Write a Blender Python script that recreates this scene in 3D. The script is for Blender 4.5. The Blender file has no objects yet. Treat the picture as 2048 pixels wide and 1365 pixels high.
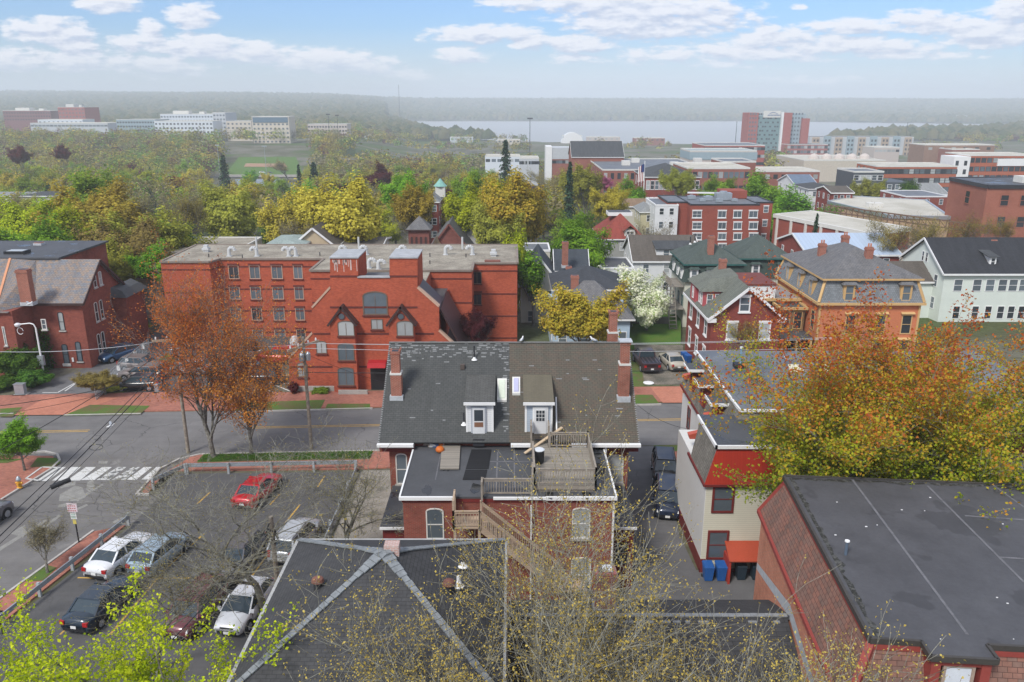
import bpy, math, random
import numpy as np
from mathutils import Vector, noise as mnoise
C = bpy.context.scene
COL = C.collection
R = math.radians
# ---------------------------------------------------------------- camera, sky, sun, exposure
H = 27.0; PITCH = R(16.7); FP = 1590.0
cd = bpy.data.cameras.new('camera'); cam = bpy.data.objects.new('camera', cd); COL.objects.link(cam)
cam.location = (0, 0, H); cam.rotation_euler = (math.pi/2 - PITCH, 0, 0)
cd.sensor_width = 36; cd.lens = FP/2048*36; cd.clip_start = 0.5; cd.clip_end = 30000
C.camera = cam
SUN_EL, SUN_AZ = 48, 215           # degrees; azimuth clockwise from +Y
W = bpy.data.worlds.new("World"); C.world = W; W.use_nodes = True
SUNP = bpy.data.lights.new('sun', 'SUN'); SUNO = bpy.data.objects.new('sun', SUNP); COL.objects.link(SUNO)
SUNP.energy = 2.0; SUNP.angle = R(14); SUNP.color = (1.0, 0.965, 0.91)
_sd = Vector((math.sin(R(SUN_AZ))*math.cos(R(SUN_EL)), math.cos(R(SUN_AZ))*math.cos(R(SUN_EL)), math.sin(R(SUN_EL))))
SUNO.rotation_euler = (-_sd).to_track_quat('-Z', 'Y').to_euler(); SUNO.location = (0, 0, 80)
C.view_settings.view_transform = 'Standard'; C.view_settings.look = 'None'; C.view_settings.gamma = 1
C.view_settings.exposure = EXPO = 0.80
C.cycles.max_bounces = 6; C.cycles.diffuse_bounces = 3; C.cycles.glossy_bounces = 2; C.cycles.transmission_bounces = 3
C.cycles.volume_bounces = 2; C.cycles.transparent_max_bounces = 8; C.cycles.use_denoising = True
SP, CP = math.sin(PITCH), math.cos(PITCH)
def ray(px, py):
    u = (px-1024)/FP; v = (py-682.5)/FP
    return u, CP - v*SP, SP + v*CP           # x, forward, down per unit depth
def g(px, py, z=0.0):                        # where that sight line meets the level z
    u, f, d = ray(px, py); t = (H-z)/d
    return (u*t, f*t)
def fy(px, py, Y):                           # where it meets the upright plane at Y
    u, f, d = ray(px, py); t = Y/f
    return (u*t, H-d*t)

class NT:
    def __init__(s, tree): s.t = tree; s.t.nodes.clear()
    def n(s, typ, ins=None, **kw):
        nd = s.t.nodes.new('ShaderNode'+typ)
        for k, v in kw.items(): setattr(nd, k, v)
        for k, v in (ins or {}).items():
            if isinstance(v, bpy.types.NodeSocket): s.t.links.new(v, nd.inputs[k])
            else: nd.inputs[k].default_value = v
        return nd
    def m(s, op, a, b=0.0, c=0.0, clamp=False):
        nd = s.n('Math', {0: a, 1: b, 2: c}, operation=op); nd.use_clamp = clamp
        return nd.outputs[0]
    def mix(s, f, a, b, bt='MIX'):
        nd = s.n('Mix', {0: f}, data_type='RGBA', blend_type=bt)
        for i, v in ((6, a), (7, b)):
            if isinstance(v, bpy.types.NodeSocket): s.t.links.new(v, nd.inputs[i])
            else: nd.inputs[i].default_value = (*v[:3], 1)
        return nd.outputs[2]
    def ramp(s, f, stops, interp='LINEAR'):
        nd = s.n('ValToRGB', {0: f}); cr = nd.color_ramp; cr.interpolation = interp
        while len(cr.elements) < len(stops): cr.elements.new(0.5)
        for e, (p, c) in zip(cr.elements, stops):
            e.position = p; e.color = (*c[:3], 1) if hasattr(c, '__len__') else (c, c, c, 1)
        return nd.outputs[0]
    def noise(s, vec, scale, detail=3, rough=.55, out=0):
        return s.n('TexNoise', {'Vector': vec, 'Scale': scale, 'Detail': detail, 'Roughness': rough}).outputs[out]

# ---- world: Nishita sky with a layer of broken cloud mixed in by direction
wt = NT(W.node_tree)
sky = wt.n('TexSky', sky_type='NISHITA'); sky.sun_disc = False; sky.sun_elevation = R(SUN_EL); sky.sun_rotation = R(SUN_AZ)
sky.air_density = 1.0; sky.dust_density = 1.2; sky.ozone_density = 2.0; sky.altitude = 60
tc = wt.n('TexCoord').outputs['Generated']
CLOUDS = [  # px, py, half width, half height, weight
 (90,62,95,20,1),(150,88,60,14,.9),(215,8,60,14,1),(378,30,48,18,.9),(300,62,30,16,.9),(285,84,80,12,.8),(400,92,90,18,1),(340,100,70,10,.8),(510,108,90,18,.95),
 (640,122,100,18,.9),(720,130,80,14,.8),(30,118,90,16,.7),(160,120,110,18,.75),(330,132,110,16,.6),(810,150,60,9,.6),(970,68,115,14,1),(1060,85,45,12,.9),(925,112,50,14,.9),
 (1150,88,75,13,1),(1190,6,190,16,1),(1310,38,190,30,1.1),(1380,22,100,20,1),(1150,118,60,8,.6),(1560,80,95,17,1),(1500,105,230,14,.8),(1700,92,160,14,.9),(1730,52,120,12,.9),
 (1850,45,110,18,.9),(1980,62,110,24,1.1),(2030,22,60,24,1.2),(1860,112,120,6,.6),(1450,130,70,6,.5),(1640,160,90,6,.35),(1320,112,80,10,.55),(1600,14,16,5,.7),(1030,4,60,8,.9),
 (700,-60,260,22,1),(1700,-80,300,30,1),(150,-70,200,25,1),(1100,-140,300,40,1),(-150,60,120,30,1),(2250,80,180,30,1)]
cg = bpy.data.node_groups.new('cloud_cover', 'ShaderNodeTree')
cg.interface.new_socket('Vector', in_out='INPUT', socket_type='NodeSocketVector')
cg.interface.new_socket('Cover', in_out='OUTPUT', socket_type='NodeSocketFloat')
ct = NT(cg); gi = ct.t.nodes.new('NodeGroupInput'); go = ct.t.nodes.new('NodeGroupOutput')
sx = ct.n('SeparateXYZ', {0: gi.outputs[0]})
cvec = ct.n('CombineXYZ', {0: ct.m('MULTIPLY', sx.outputs[0], 12.0), 1: ct.m('MULTIPLY', sx.outputs[1], 38.0), 2: 0.0}).outputs[0]
cn = ct.noise(cvec, 1.0, 2, .5, 0); cn2 = ct.noise(cvec, 3.2, 5, .6, 0)
acc = None
for (px, py, hw, hh, wgt) in CLOUDS:
    u, f, d = ray(px, py); a0, b0 = u/f, -d/f
    ra, rb = hw/FP/f*1.15, hh/FP/f*1.45
    ea = ct.m('MULTIPLY', ct.m('SUBTRACT', sx.outputs[0], a0), 1/ra); eb = ct.m('MULTIPLY', ct.m('SUBTRACT', sx.outputs[1], b0), 1/rb)
    q = ct.m('ADD', ct.m('MULTIPLY', ea, ea), ct.m('MULTIPLY', eb, eb))
    e = ct.m('MULTIPLY', ct.m('SUBTRACT', 1.0, q), .42*wgt)
    acc = e if acc is None else ct.m('MAXIMUM', acc, e)
acc = ct.m('MAXIMUM', acc, -.6)
hi = ct.m('MULTIPLY', ct.m('SUBTRACT', sx.outputs[1], .22), 3.0, clamp=True)     # higher up: broken cloud everywhere
acc = ct.m('MAXIMUM', acc, ct.m('SUBTRACT', ct.m('MULTIPLY', hi, .55), .35))
tot = ct.m('ADD', acc, ct.m('ADD', ct.m('MULTIPLY', ct.m('SUBTRACT', cn, .5), .5), ct.m('MULTIPLY', ct.m('SUBTRACT', cn2, .5), 1.25)))
ct.t.links.new(tot, go.inputs[0])
s3 = wt.n('SeparateXYZ', {0: tc})
fwd = wt.m('MAXIMUM', s3.outputs[1], .12)
A = wt.m('DIVIDE', s3.outputs[0], fwd); B = wt.m('DIVIDE', s3.outputs[2], fwd)
v1 = wt.n('CombineXYZ', {0: A, 1: B}).outputs[0]; v2 = wt.n('CombineXYZ', {0: wt.m('SUBTRACT', A, .006), 1: wt.m('ADD', B, .007)}).outputs[0]
def cover(v):
    nd = wt.t.nodes.new('ShaderNodeGroup'); nd.node_tree = cg; wt.t.links.new(v, nd.inputs[0]); return nd.outputs[0]
c1, c2 = cover(v1), cover(v2)
mask = wt.n('MapRange', {0: c1, 1: -.08, 2: .26}); mask.interpolation_type = 'SMOOTHSTEP'
lit = wt.m('ADD', wt.m('MULTIPLY', wt.m('SUBTRACT', c1, c2), 2.2), .62, clamp=True)
lit = wt.m('SUBTRACT', lit, wt.m('MULTIPLY', wt.m('MAXIMUM', c1, 0), .25), clamp=True)
cloudc = wt.mix(lit, (3.5, 3.95, 5.0), (5.9, 5.95, 6.3))
lowf = wt.n('MapRange', {0: B, 1: 0.0, 2: .085}).outputs[0]
skyc = wt.mix(1.0, sky.outputs[0], (SKYT := (0.58, 0.75, 1.02)), 'MULTIPLY')
skyc = wt.mix(wt.m('MULTIPLY', wt.m('SUBTRACT', 1.0, lowf), .75), skyc, (4.75, 5.2, 5.75))
mfac = wt.m('MULTIPLY', mask.outputs[0], wt.n('MapRange', {0: B, 1: .012, 2: .055, 3: .25, 4: .93}).outputs[0])
fin = wt.mix(mfac, skyc, cloudc)
bg = wt.n('Background', {0: fin, 1: 0.096}); wo = wt.n('OutputWorld', {0: bg.outputs[0]})

# ---------------------------------------------------------------- materials
MATS = {}
def mat(name, fn):
    if name in MATS: return MATS[name]
    m = bpy.data.materials.new(name); m.use_nodes = True; t = NT(m.node_tree)
    out = t.n('OutputMaterial'); sh = fn(t)
    t.t.links.new(sh, out.inputs[0]); MATS[name] = m; return m
def pbsdf(t, col, rough=.8, metal=0.0, spec=.3, coat=0.0, bump=None, bs=.3, bd=.02):
    ins = {'Base Color': col if isinstance(col, bpy.types.NodeSocket) else (*col, 1), 'Roughness': rough, 'Metallic': metal, 'Specular IOR Level': spec, 'Coat Weight': coat}
    if bump is not None: ins['Normal'] = t.n('Bump', {'Height': bump, 'Strength': bs, 'Distance': bd}).outputs[0]
    return t.n('BsdfPrincipled', ins).outputs[0]
def obj_co(t): return t.n('TexCoord').outputs['Object']
def uv_co(t): return t.n('UVMap').outputs[0]
def mul(c, k): return tuple(min(1, x*k) for x in c)
def plain(name, c, rough=.75, var=.25, sc=1.2, metal=0.0, spec=.3):
    def f(t):
        co = obj_co(t); a = t.noise(co, sc, 4, .6); b = t.noise(co, sc*9, 3, .6)
        k = t.m('ADD', t.m('MULTIPLY', a, .6), t.m('MULTIPLY', b, .4))
        return pbsdf(t, t.mix(t.ramp(k, [(.3, 0.0), (.7, 1.0)]), mul(c, 1-var), mul(c, 1+var)), rough, metal, spec, bump=b, bs=.15)
    return mat(name, f)
def brick(name, c1, c2, mortar, bw=.22, rh=.075, ms=.009, big=.35):
    def f(t):
        co = uv_co(t)
        b = t.n('TexBrick', {'Vector': co, 'Color1': (*c1, 1), 'Color2': (*c2, 1), 'Mortar': (*mortar, 1), 'Scale': 1.0, 'Mortar Size': ms, 'Bias': 0.0, 'Brick Width': bw, 'Row Height': rh})
        n1 = t.noise(co, .35, 4, .6); n2 = t.noise(co, 2.6, 3, .7)
        k = t.m('ADD', t.m('MULTIPLY', n1, .6), t.m('MULTIPLY', n2, .4))
        col = t.mix(1.0, b.outputs[0], t.ramp(k, [(.3, 1-big), (.5, 1.0), (.72, 1+big*.6)]), 'MULTIPLY')
        return pbsdf(t, col, .9, 0, .15, bump=b.outputs[1], bs=-.4, bd=.01)
    return mat(name, f)
def shingle(name, c1, c2, gap, bw=.33, rh=.145, streak=.35, rough=.9, patch=None, pscale=.9, pth=.68, spec=.2):
    def f(t):
        co = uv_co(t)
        b = t.n('TexBrick', {'Vector': co, 'Color1': (*c1, 1), 'Color2': (*c2, 1), 'Mortar': (*gap, 1), 'Scale': 1.0, 'Mortar Size': .011, 'Brick Width': bw, 'Row Height': rh})
        st = t.n('Mapping', {'Vector': co, 'Scale': (1.3, .22, 1)}).outputs[0]
        n1 = t.noise(st, 1.0, 4, .65); n2 = t.noise(co, 5.5, 4, .7)
        k = t.m('ADD', t.m('MULTIPLY', n1, .55), t.m('MULTIPLY', n2, .45))
        col = t.mix(1.0, b.outputs[0], t.ramp(k, [(.3, 1-streak), (.5, 1.0), (.72, 1+streak)]), 'MULTIPLY')
        if patch:
            sn = t.n('TexBrick', {'Vector': co, 'Color1': (0, 0, 0, 1), 'Color2': (1, 1, 1, 1), 'Mortar': (.5, .5, .5, 1), 'Scale': 1.0, 'Mortar Size': 0.0, 'Brick Width': bw, 'Row Height': rh}).outputs[0]
            pn = t.m('ADD', t.noise(co, pscale, 3, .6), t.m('MULTIPLY', sn, .12))
            col = t.mix(t.n('MapRange', {0: pn, 1: pth, 2: pth+.02}).outputs[0], col, patch)
        return pbsdf(t, col, rough, 0, spec, bump=b.outputs[1], bs=-.5, bd=.015)
    return mat(name, f)
def clap(name, c, pitch=.12, dark=.62, dirt=.12):
    def f(t):
        s = t.n('SeparateXYZ', {0: uv_co(t)})
        fr = t.m('FRACT', t.m('MULTIPLY', s.outputs[1], 1/pitch))
        line = t.n('MapRange', {0: fr, 1: .0, 2: .2, 3: dark, 4: 1.0}).outputs[0]
        n1 = t.noise(uv_co(t), .8, 4, .6)
        col = t.mix(1.0, t.mix(n1, mul(c, 1-dirt), mul(c, 1+dirt*.6)), line, 'MULTIPLY')
        return pbsdf(t, col, .6, 0, .3)
    return mat(name, f)
def boards(name, c, pitch=.14, dark=.35, var=.35, horiz=True, rough=.85):
    def f(t):
        co = uv_co(t); s = t.n('SeparateXYZ', {0: co}); ax = s.outputs[1 if horiz else 0]
        q = t.m('MULTIPLY', ax, 1/pitch); fr = t.m('FRACT', q); fl = t.m('FLOOR', q)
        rnd = t.n('TexWhiteNoise', {1: fl}, noise_dimensions='1D').outputs[0]
        st = t.n('Mapping', {'Vector': co, 'Scale': (.6, 7, 1) if horiz else (7, .6, 1)}).outputs[0]
        n1 = t.noise(st, 2.2, 4, .7)
        k = t.m('ADD', t.m('MULTIPLY', rnd, .35), t.m('MULTIPLY', n1, .65))
        col = t.mix(k, mul(c, 1-var), mul(c, 1+var))
        col = t.mix(t.n('MapRange', {0: fr, 1: .0, 2: .12, 3: 1.0, 4: 0.0}).outputs[0], col, mul(c, dark))
        return pbsdf(t, col, rough, 0, .2)
    return mat(name, f)
def asphalt(name, c, var=.34, crack=.6, light=None, rough=.85, wet=0.0):
    def f(t):
        co = obj_co(t)
        big = t.noise(co, .09, 4, .6); mid = t.noise(co, .7, 4, .65); fine = t.noise(co, 14, 2, .7)
        st = t.noise(t.n('Mapping', {'Vector': co, 'Scale': (.05, .9, 1)}).outputs[0], 1.4, 3, .6)
        k = t.m('ADD', t.m('ADD', t.m('MULTIPLY', big, .4), t.m('MULTIPLY', mid, .25)), t.m('ADD', t.m('MULTIPLY', fine, .15), t.m('MULTIPLY', st, .2)))
        col = t.mix(t.ramp(k, [(.36, 0.0), (.64, 1.0)]), mul(c, 1-var), mul(c, 1+var))
        wv = t.n('VectorMath', {0: co, 1: t.n('VectorMath', {0: t.noise(co, .6, 4, .6, 1), 'Scale': 1.6}, operation='SCALE').outputs[0]}, operation='ADD').outputs[0]
        vd = t.n('TexVoronoi', {'Vector': wv, 'Scale': .24}, feature='DISTANCE_TO_EDGE').outputs[0]
        cm = t.m('MULTIPLY', t.n('MapRange', {0: vd, 1: .004, 2: .014, 3: 1.0, 4: 0.0}).outputs[0], t.ramp(t.noise(co, .13, 2), [(.48, 0.0), (.6, 1.0)]))
        col = t.mix(t.m('MULTIPLY', cm, crack), col, mul(c, .35))
        if light:
            lm = t.ramp(t.noise(co, .22, 5, .7), [(.62, 0.0), (.66, 1.0)])
            col = t.mix(t.m('MULTIPLY', lm, .5), col, light)
        return pbsdf(t, col, rough, 0, .3, bump=fine, bs=.25)
    return mat(name, f)
def twotone(name, a, b, sc=.8, lo=.42, hi=.58, rough=.9, fine=30, fvar=.25, det=5):
    def f(t):
        co = obj_co(t)
        col = t.mix(t.ramp(t.noise(co, sc, det, .65), [(lo, 0.0), (hi, 1.0)]), a, b)
        fn = t.noise(co, fine, 2, .7)
        col = t.mix(1.0, col, t.ramp(fn, [(.3, 1-fvar), (.7, 1+fvar)]), 'MULTIPLY')
        return pbsdf(t, col, rough, 0, .15, bump=fn, bs=.4)
    return mat(name, f)
def leaf(name, cols, trans=.42, zgrad=None):
    def f(t):
        geo = t.n('NewGeometry'); oi = t.n('ObjectInfo')
        r = geo.outputs['Random Per Island']
        co = obj_co(t); cl = t.noise(co, .55, 3, .6)
        k = t.m('ADD', t.m('MULTIPLY', r, .55), t.m('MULTIPLY', cl, .45))
        if zgrad:
            z = t.n('SeparateXYZ', {0: co}).outputs[2]
            k = t.m('ADD', t.m('MULTIPLY', k, .6), t.n('MapRange', {0: z, 1: zgrad[0], 2: zgrad[1], 3: -.12, 4: .5}).outputs[0])
        n = len(cols); col = t.ramp(k, [(.2+.6*i/(n-1), c) for i, c in enumerate(cols)])
        hs = t.n('HueSaturation', {'Hue': t.m('ADD', .496, t.m('MULTIPLY', oi.outputs['Random'], .022)), 'Saturation': 1.0, 'Value': t.m('ADD', 1.10, t.m('MULTIPLY', oi.outputs['Random'], .4)), 'Color': col}).outputs[0]
        d = t.n('BsdfDiffuse', {'Color': hs}).outputs[0]; tr = t.n('BsdfTranslucent', {'Color': hs}).outputs[0]
        return t.n('MixShader', {0: trans, 1: d, 2: tr}).outputs[0]
    return mat(name, f)
def glassm(name, c, rough=.12, var=.6, spec=.7):
    def f(t):
        co = t.n('TexCoord').outputs['Object']; oi = t.n('ObjectInfo').outputs['Random']
        s = t.noise(co, 1.1, 2)
        col = t.mix(t.m('MULTIPLY', t.m('ADD', s, oi), .5), mul(c, 1-var), mul(c, 1+var))
        return pbsdf(t, col, rough, 0, spec)
    return mat(name, f)
def paint(name, c, rough=.28):
    return mat(name, lambda t: pbsdf(t, t.mix(t.noise(obj_co(t), 3, 3), mul(c, .88), mul(c, 1.1)), rough, .15, .5, .5))

# ---------------------------------------------------------------- mesh builder
class MB:
    def __init__(s): s.v = []; s.f = []; s.mi = []
    def poly(s, pts, m=0):
        i = len(s.v); s.v += [tuple(map(float, p)) for p in pts]; s.f.append(tuple(range(i, i+len(pts)))); s.mi.append(m); return s
    def hexa(s, b, t, m=0, bottom=True, tm=None):      # b and t: 4 points each, counter-clockwise from above
        i = len(s.v); s.v += [tuple(map(float, p)) for p in list(b)+list(t)]
        fs = [(i+4, i+5, i+6, i+7), (i, i+1, i+5, i+4), (i+1, i+2, i+6, i+5), (i+2, i+3, i+7, i+6), (i+3, i, i+4, i+7)]
        if bottom: fs.append((i+3, i+2, i+1, i))
        s.f += fs; s.mi += [m if tm is None else tm]+[m]*(len(fs)-1); return s
    def box(s, x0, x1, y0, y1, z0, z1, m=0, tm=None):
        if x0 > x1: x0, x1 = x1, x0
        if y0 > y1: y0, y1 = y1, y0
        if z0 > z1: z0, z1 = z1, z0
        return s.hexa([(x0, y0, z0), (x1, y0, z0), (x1, y1, z0), (x0, y1, z0)], [(x0, y0, z1), (x1, y0, z1), (x1, y1, z1), (x0, y1, z1)], m, tm=tm)
    def prism(s, pts, z0, z1, m=0, tm=None, top=True):  # pts: footprint, any winding
        a = sum(pts[i][0]*pts[(i+1) % len(pts)][1]-pts[(i+1) % len(pts)][0]*pts[i][1] for i in range(len(pts)))
        if a < 0: pts = pts[::-1]
        n = len(pts)
        z0f = z0 if callable(z0) else (lambda x, y: z0)
        z1f = z1 if callable(z1) else (lambda x, y: z1)
        for i in range(n):
            p, q = pts[i], pts[(i+1) % n]
            s.poly([(p[0], p[1], z0f(*p)), (q[0], q[1], z0f(*q)), (q[0], q[1], z1f(*q)), (p[0], p[1], z1f(*p))], m)
        if top: s.poly([(p[0], p[1], z1f(*p)) for p in pts], m if tm is None else tm)
        return s
    def plate(s, pts, th, m=0):                          # thick plate along its own normal, downward
        n = (Vector(pts[1])-Vector(pts[0])).cross(Vector(pts[2])-Vector(pts[0])).normalized()
        if n.z < 0: pts = pts[::-1]; n = -n
        lo = [tuple(Vector(p)-n*th) for p in pts]
        s.poly(pts, m); s.poly(lo[::-1], m); k = len(pts)
        for i in range(k): s.poly([lo[i], lo[(i+1) % k], pts[(i+1) % k], pts[i]], m)
        return s
    def tube(s, p, q, r0, r1=None, n=8, m=0, caps=True):
        r1 = r0 if r1 is None else r1
        p, q = Vector(p), Vector(q); d = (q-p)
        if d.length < 1e-6: return s
        d.normalize(); a = d.orthogonal().normalized(); b = d.cross(a)
        i = len(s.v)
        for c, r in ((p, r0), (q, r1)):
            for k in range(n):
                t = 2*math.pi*k/n; s.v.append(tuple(c+a*(r*math.cos(t))+b*(r*math.sin(t))))
        for k in range(n):
            j = (k+1) % n; s.f.append((i+k, i+j, i+n+j, i+n+k)); s.mi.append(m)
        if caps:
            s.f.append(tuple(i+k for k in range(n))[::-1]); s.mi.append(m)
            s.f.append(tuple(i+n+k for k in range(n))); s.mi.append(m)
        return s
    def path(s, pts, r, n=6, m=0):
        for a, b in zip(pts[:-1], pts[1:]): s.tube(a, b, r, r, n, m)
        return s
    def bar(s, p, q, w, h, m=0):                         # rectangular bar from p to q
        p, q = Vector(p), Vector(q); d = (q-p).normalized()
        sd = d.cross(Vector((0, 0, 1)))
        sd = sd.normalized() if sd.length > 1e-4 else Vector((1, 0, 0))
        up = sd.cross(d).normalized(); sd *= w/2; up *= h/2
        return s.hexa([p-sd-up, p+sd-up, q+sd-up, q-sd-up], [p-sd+up, p+sd+up, q+sd+up, q-sd+up], m)
    def lathe(s, prof, c=(0, 0, 0), n=12, m=0):
        i = len(s.v)
        for r, z in prof:
            for k in range(n):
                t = 2*math.pi*k/n; s.v.append((c[0]+r*math.cos(t), c[1]+r*math.sin(t), c[2]+z))
        for a in range(len(prof)-1):
            for k in range(n):
                j = (k+1) % n; s.f.append((i+a*n+k, i+a*n+j, i+(a+1)*n+j, i+(a+1)*n+k)); s.mi.append(m)
        s.f.append(tuple(i+(len(prof)-1)*n+k for k in range(n))); s.mi.append(m)
        return s
    def gable_wall(s, p, q, ze, zr, m=0, z0=None):       # triangle (or house-shaped) wall above p-q
        mx, my = (p[0]+q[0])/2, (p[1]+q[1])/2
        if z0 is None: s.poly([(p[0], p[1], ze), (q[0], q[1], ze), (mx, my, zr)], m)
        else: s.poly([(p[0], p[1], z0), (q[0], q[1], z0), (q[0], q[1], ze), (mx, my, zr), (p[0], p[1], ze)], m)
        return s
    def mesh(s, name, mats, off=(0, 0, 0), smooth=False, uv=True):
        me = bpy.data.meshes.new(name)
        ox, oy, oz = off
        me.from_pydata([(x-ox, y-oy, z-oz) for x, y, z in s.v], [], s.f)
        for m_ in (mats if isinstance(mats, (list, tuple)) else [mats]): me.materials.append(m_)
        me.polygons.foreach_set('material_index', s.mi)
        if smooth: me.polygons.foreach_set('use_smooth', [True]*len(s.f))
        me.update()
        if uv:
            ul = me.uv_layers.new(name='UVMap'); dat = []
            for p in me.polygons:
                n = p.normal
                if abs(n.z) > .995: t, b = Vector((1, 0, 0)), Vector((0, 1, 0))
                else:
                    t = Vector((-n.y, n.x, 0)).normalized(); b = n.cross(t)
                for vi in p.vertices:
                    c = me.vertices[vi].co; dat += [c.dot(t), c.dot(b)]
            ul.data.foreach_set('uv', dat)
        return me
def link(name, data, parent=None, loc=(0, 0, 0), rotz=0.0, scale=None):
    o = bpy.data.objects.new(name, data); COL.objects.link(o); o.location = loc; o.rotation_euler = (0, 0, rotz)
    if scale: o.scale = scale
    if parent is not None: o.parent = parent
    return o
def tag(o, label, cat, group=None, kind=None):
    o['label'] = label; o['category'] = cat
    if group: o['group'] = group
    if kind: o['kind'] = kind
    return o
class Thing:                        # an Empty at the base; parts authored in world coordinates unless local=True
    def __init__(s, name, label, cat, loc=(0, 0, 0), rotz=0.0, group=None, local=False):
        s.o = bpy.data.objects.new(name, None); COL.objects.link(s.o); s.o.location = loc; s.o.rotation_euler = (0, 0, rotz)
        s.o.empty_display_size = .3; tag(s.o, label, cat, group); s.off = (0, 0, 0) if local else loc
    def part(s, name, mb, mats, parent=None, smooth=False, label=None):
        o = link(name, mb.mesh(name, mats, s.off, smooth), parent or s.o)
        if label: o['label'] = label
        return o
    def place(s, name, me, loc, rotz=0.0, parent=None, scale=None):
        return link(name, me, parent or s.o, tuple(a-b for a, b in zip(loc, s.off)), rotz, scale)
def solo(name, mb, mats, label, cat, group=None, loc=(0, 0, 0), smooth=False, kind=None):
    o = link(name, mb.mesh(name, mats, loc, smooth), None, loc)
    if kind == 'structure': o['kind'] = kind
    else: tag(o, label, cat, group, kind)
    return o
def struct(name, mb, mats, smooth=False):
    o = link(name, mb.mesh(name, mats, (0, 0, 0), smooth)); o['kind'] = 'structure'; return o

# ---- shared materials
white = plain('white_paint', (.74, .74, .73), .5, .07)
offwhite = plain('aged_white_paint', (.62, .61, .57), .6, .12)
dkred = plain('dark_red_paint', (.16, .025, .022), .55, .2)
red = plain('red_paint', (.38, .045, .03), .5, .15)
steel = plain('galvanised_steel', (.42, .46, .49), .4, .15, 2, .6)
darkmetal = plain('dark_metal', (.035, .035, .04), .45, .3)
concrete = plain('concrete', (.36, .34, .31), .9, .2)
granite = plain('granite', (.42, .40, .37), .85, .2, 3)
oldwood = boards('weathered_wood', (.25, .225, .19), .14, .4, .4)
newwood = boards('pale_wood', (.42, .32, .23), .14, .5, .25)
rail_wood = plain('railing_wood', (.27, .235, .195), .85, .3, 4)
g_dark = glassm('dark_glass', (.035, .042, .05)); g_blind = glassm('glass_with_blind', (.36, .38, .38), .3, .35, .5); g_mid = glassm('grey_glass', (.11, .135, .155), .15, .5)
flash = plain('lead_flashing', (.42, .44, .46), .5, .25, 5)
# ---------------------------------------------------------------- windows, cars, trees
WC = {}
def window(th, x, y, z, w, h, rot=0.0, fm=None, glass=None, fw=.07, sash='h', lintel=None, sill=None, arch=0.0, deep=.05, hood=None, parent=None, name='window'):
    """a window whose sill centre stands at (x, y, z); rot turns its outward side (-y) about z"""
    fm = fm or offwhite; glass = glass or g_dark
    key = (round(w, 2), round(h, 2), fm.name, fw, sash, lintel and lintel.name, sill and sill.name, arch, deep, hood and hood.name)
    if key not in WC:
        f = MB(); W2 = w/2; d = deep
        f.box(-W2-fw, -W2, -d, .03, 0, h); f.box(W2, W2+fw, -d, .03, 0, h)
        f.box(-W2-fw, W2+fw, -d-.004, .03, -fw, 0)
        if arch: 
            n = 6
            for k in range(n):
                a0, a1 = math.pi*k/n, math.pi*(k+1)/n
                P = lambda a, r, e: (math.cos(a)*(W2+r), h-.02+math.sin(a)*(arch+e))
                (xa, za), (xb, zb), (xc, zc), (xd, zd) = P(a0, 0, 0), P(a1, 0, 0), P(a1, fw, fw), P(a0, fw, fw)
                f.hexa([(xa, -d, za), (xb, -d, zb), (xb, .03, zb), (xa, .03, za)], [(xd, -d, zd), (xc, -d, zc), (xc, .03, zc), (xd, .03, zd)])
        else: f.box(-W2-fw, W2+fw, -d-.004, .03, h, h+fw)
        if 'h' in sash: f.box(-W2, W2, -d*.75, 0, h*.5-.025, h*.5+.025)
        if 'v' in sash: f.box(-.022, .022, -d*.7, 0, 0, h)
        if 'g' in sash:
            for k in (1, 2): f.box(-W2+w*k/3-.012, -W2+w*k/3+.012, -d*.7, 0, 0, h)
            for k in (1, 2, 3): f.box(-W2, W2, -d*.72, 0, h*k/4-.012, h*k/4+.012)
        ms = [fm]
        if sill: f.box(-W2-fw-.08, W2+fw+.08, -d-.08, .03, -fw-.13, -fw-.002, 1)
        if lintel: f.box(-W2-fw-.07, W2+fw+.07, -d-.05, .03, h+fw+.002+arch, h+fw+.2+arch, 2)
        if hood:
            f.hexa([(-W2-fw-.15, -.3, h+fw+.1), (W2+fw+.15, -.3, h+fw+.1), (W2+fw+.15, .03, h+fw+.1), (-W2-fw-.15, .03, h+fw+.1)],
                   [(-W2-fw-.15, -.3, h+fw+.16), (W2+fw+.15, -.3, h+fw+.16), (W2+fw+.15, .03, h+fw+.32), (-W2-fw-.15, .03, h+fw+.32)], 3)
        ms = [fm, sill or fm, lintel or fm, hood or fm]
        p = MB()
        if arch: p.poly([(-W2, -.012, 0), (W2, -.012, 0)]+[(math.cos(math.pi*k/8)*W2, -.012, h-.02+math.sin(math.pi*k/8)*arch) for k in range(9)])
        else: p.box(-W2, W2, -.012, .02, 0, h)
        WC[key] = (f.mesh('window', ms), p.mesh('pane', g_dark))
    fme, pme = WC[key]
    o = th.place(name, fme, (x, y, z), rot, parent)
    po = link('pane', pme, o); po.material_slots[0].link = 'OBJECT'; po.material_slots[0].material = glass
    return o
def wpx(th, x0, y0, x1, y1, Y, **kw):        # a window on the upright plane Y, given its outline in the photograph
    (xa, zt), (xb, zb) = fy(x0, y0, Y), fy(x1, y1, Y)
    return window(th, (xa+xb)/2, Y, zb, xb-xa, zt-zb, **kw)
rng = random.Random(7)
def gl(): return rng.choice([g_dark, g_dark, g_mid, g_blind])

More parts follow.
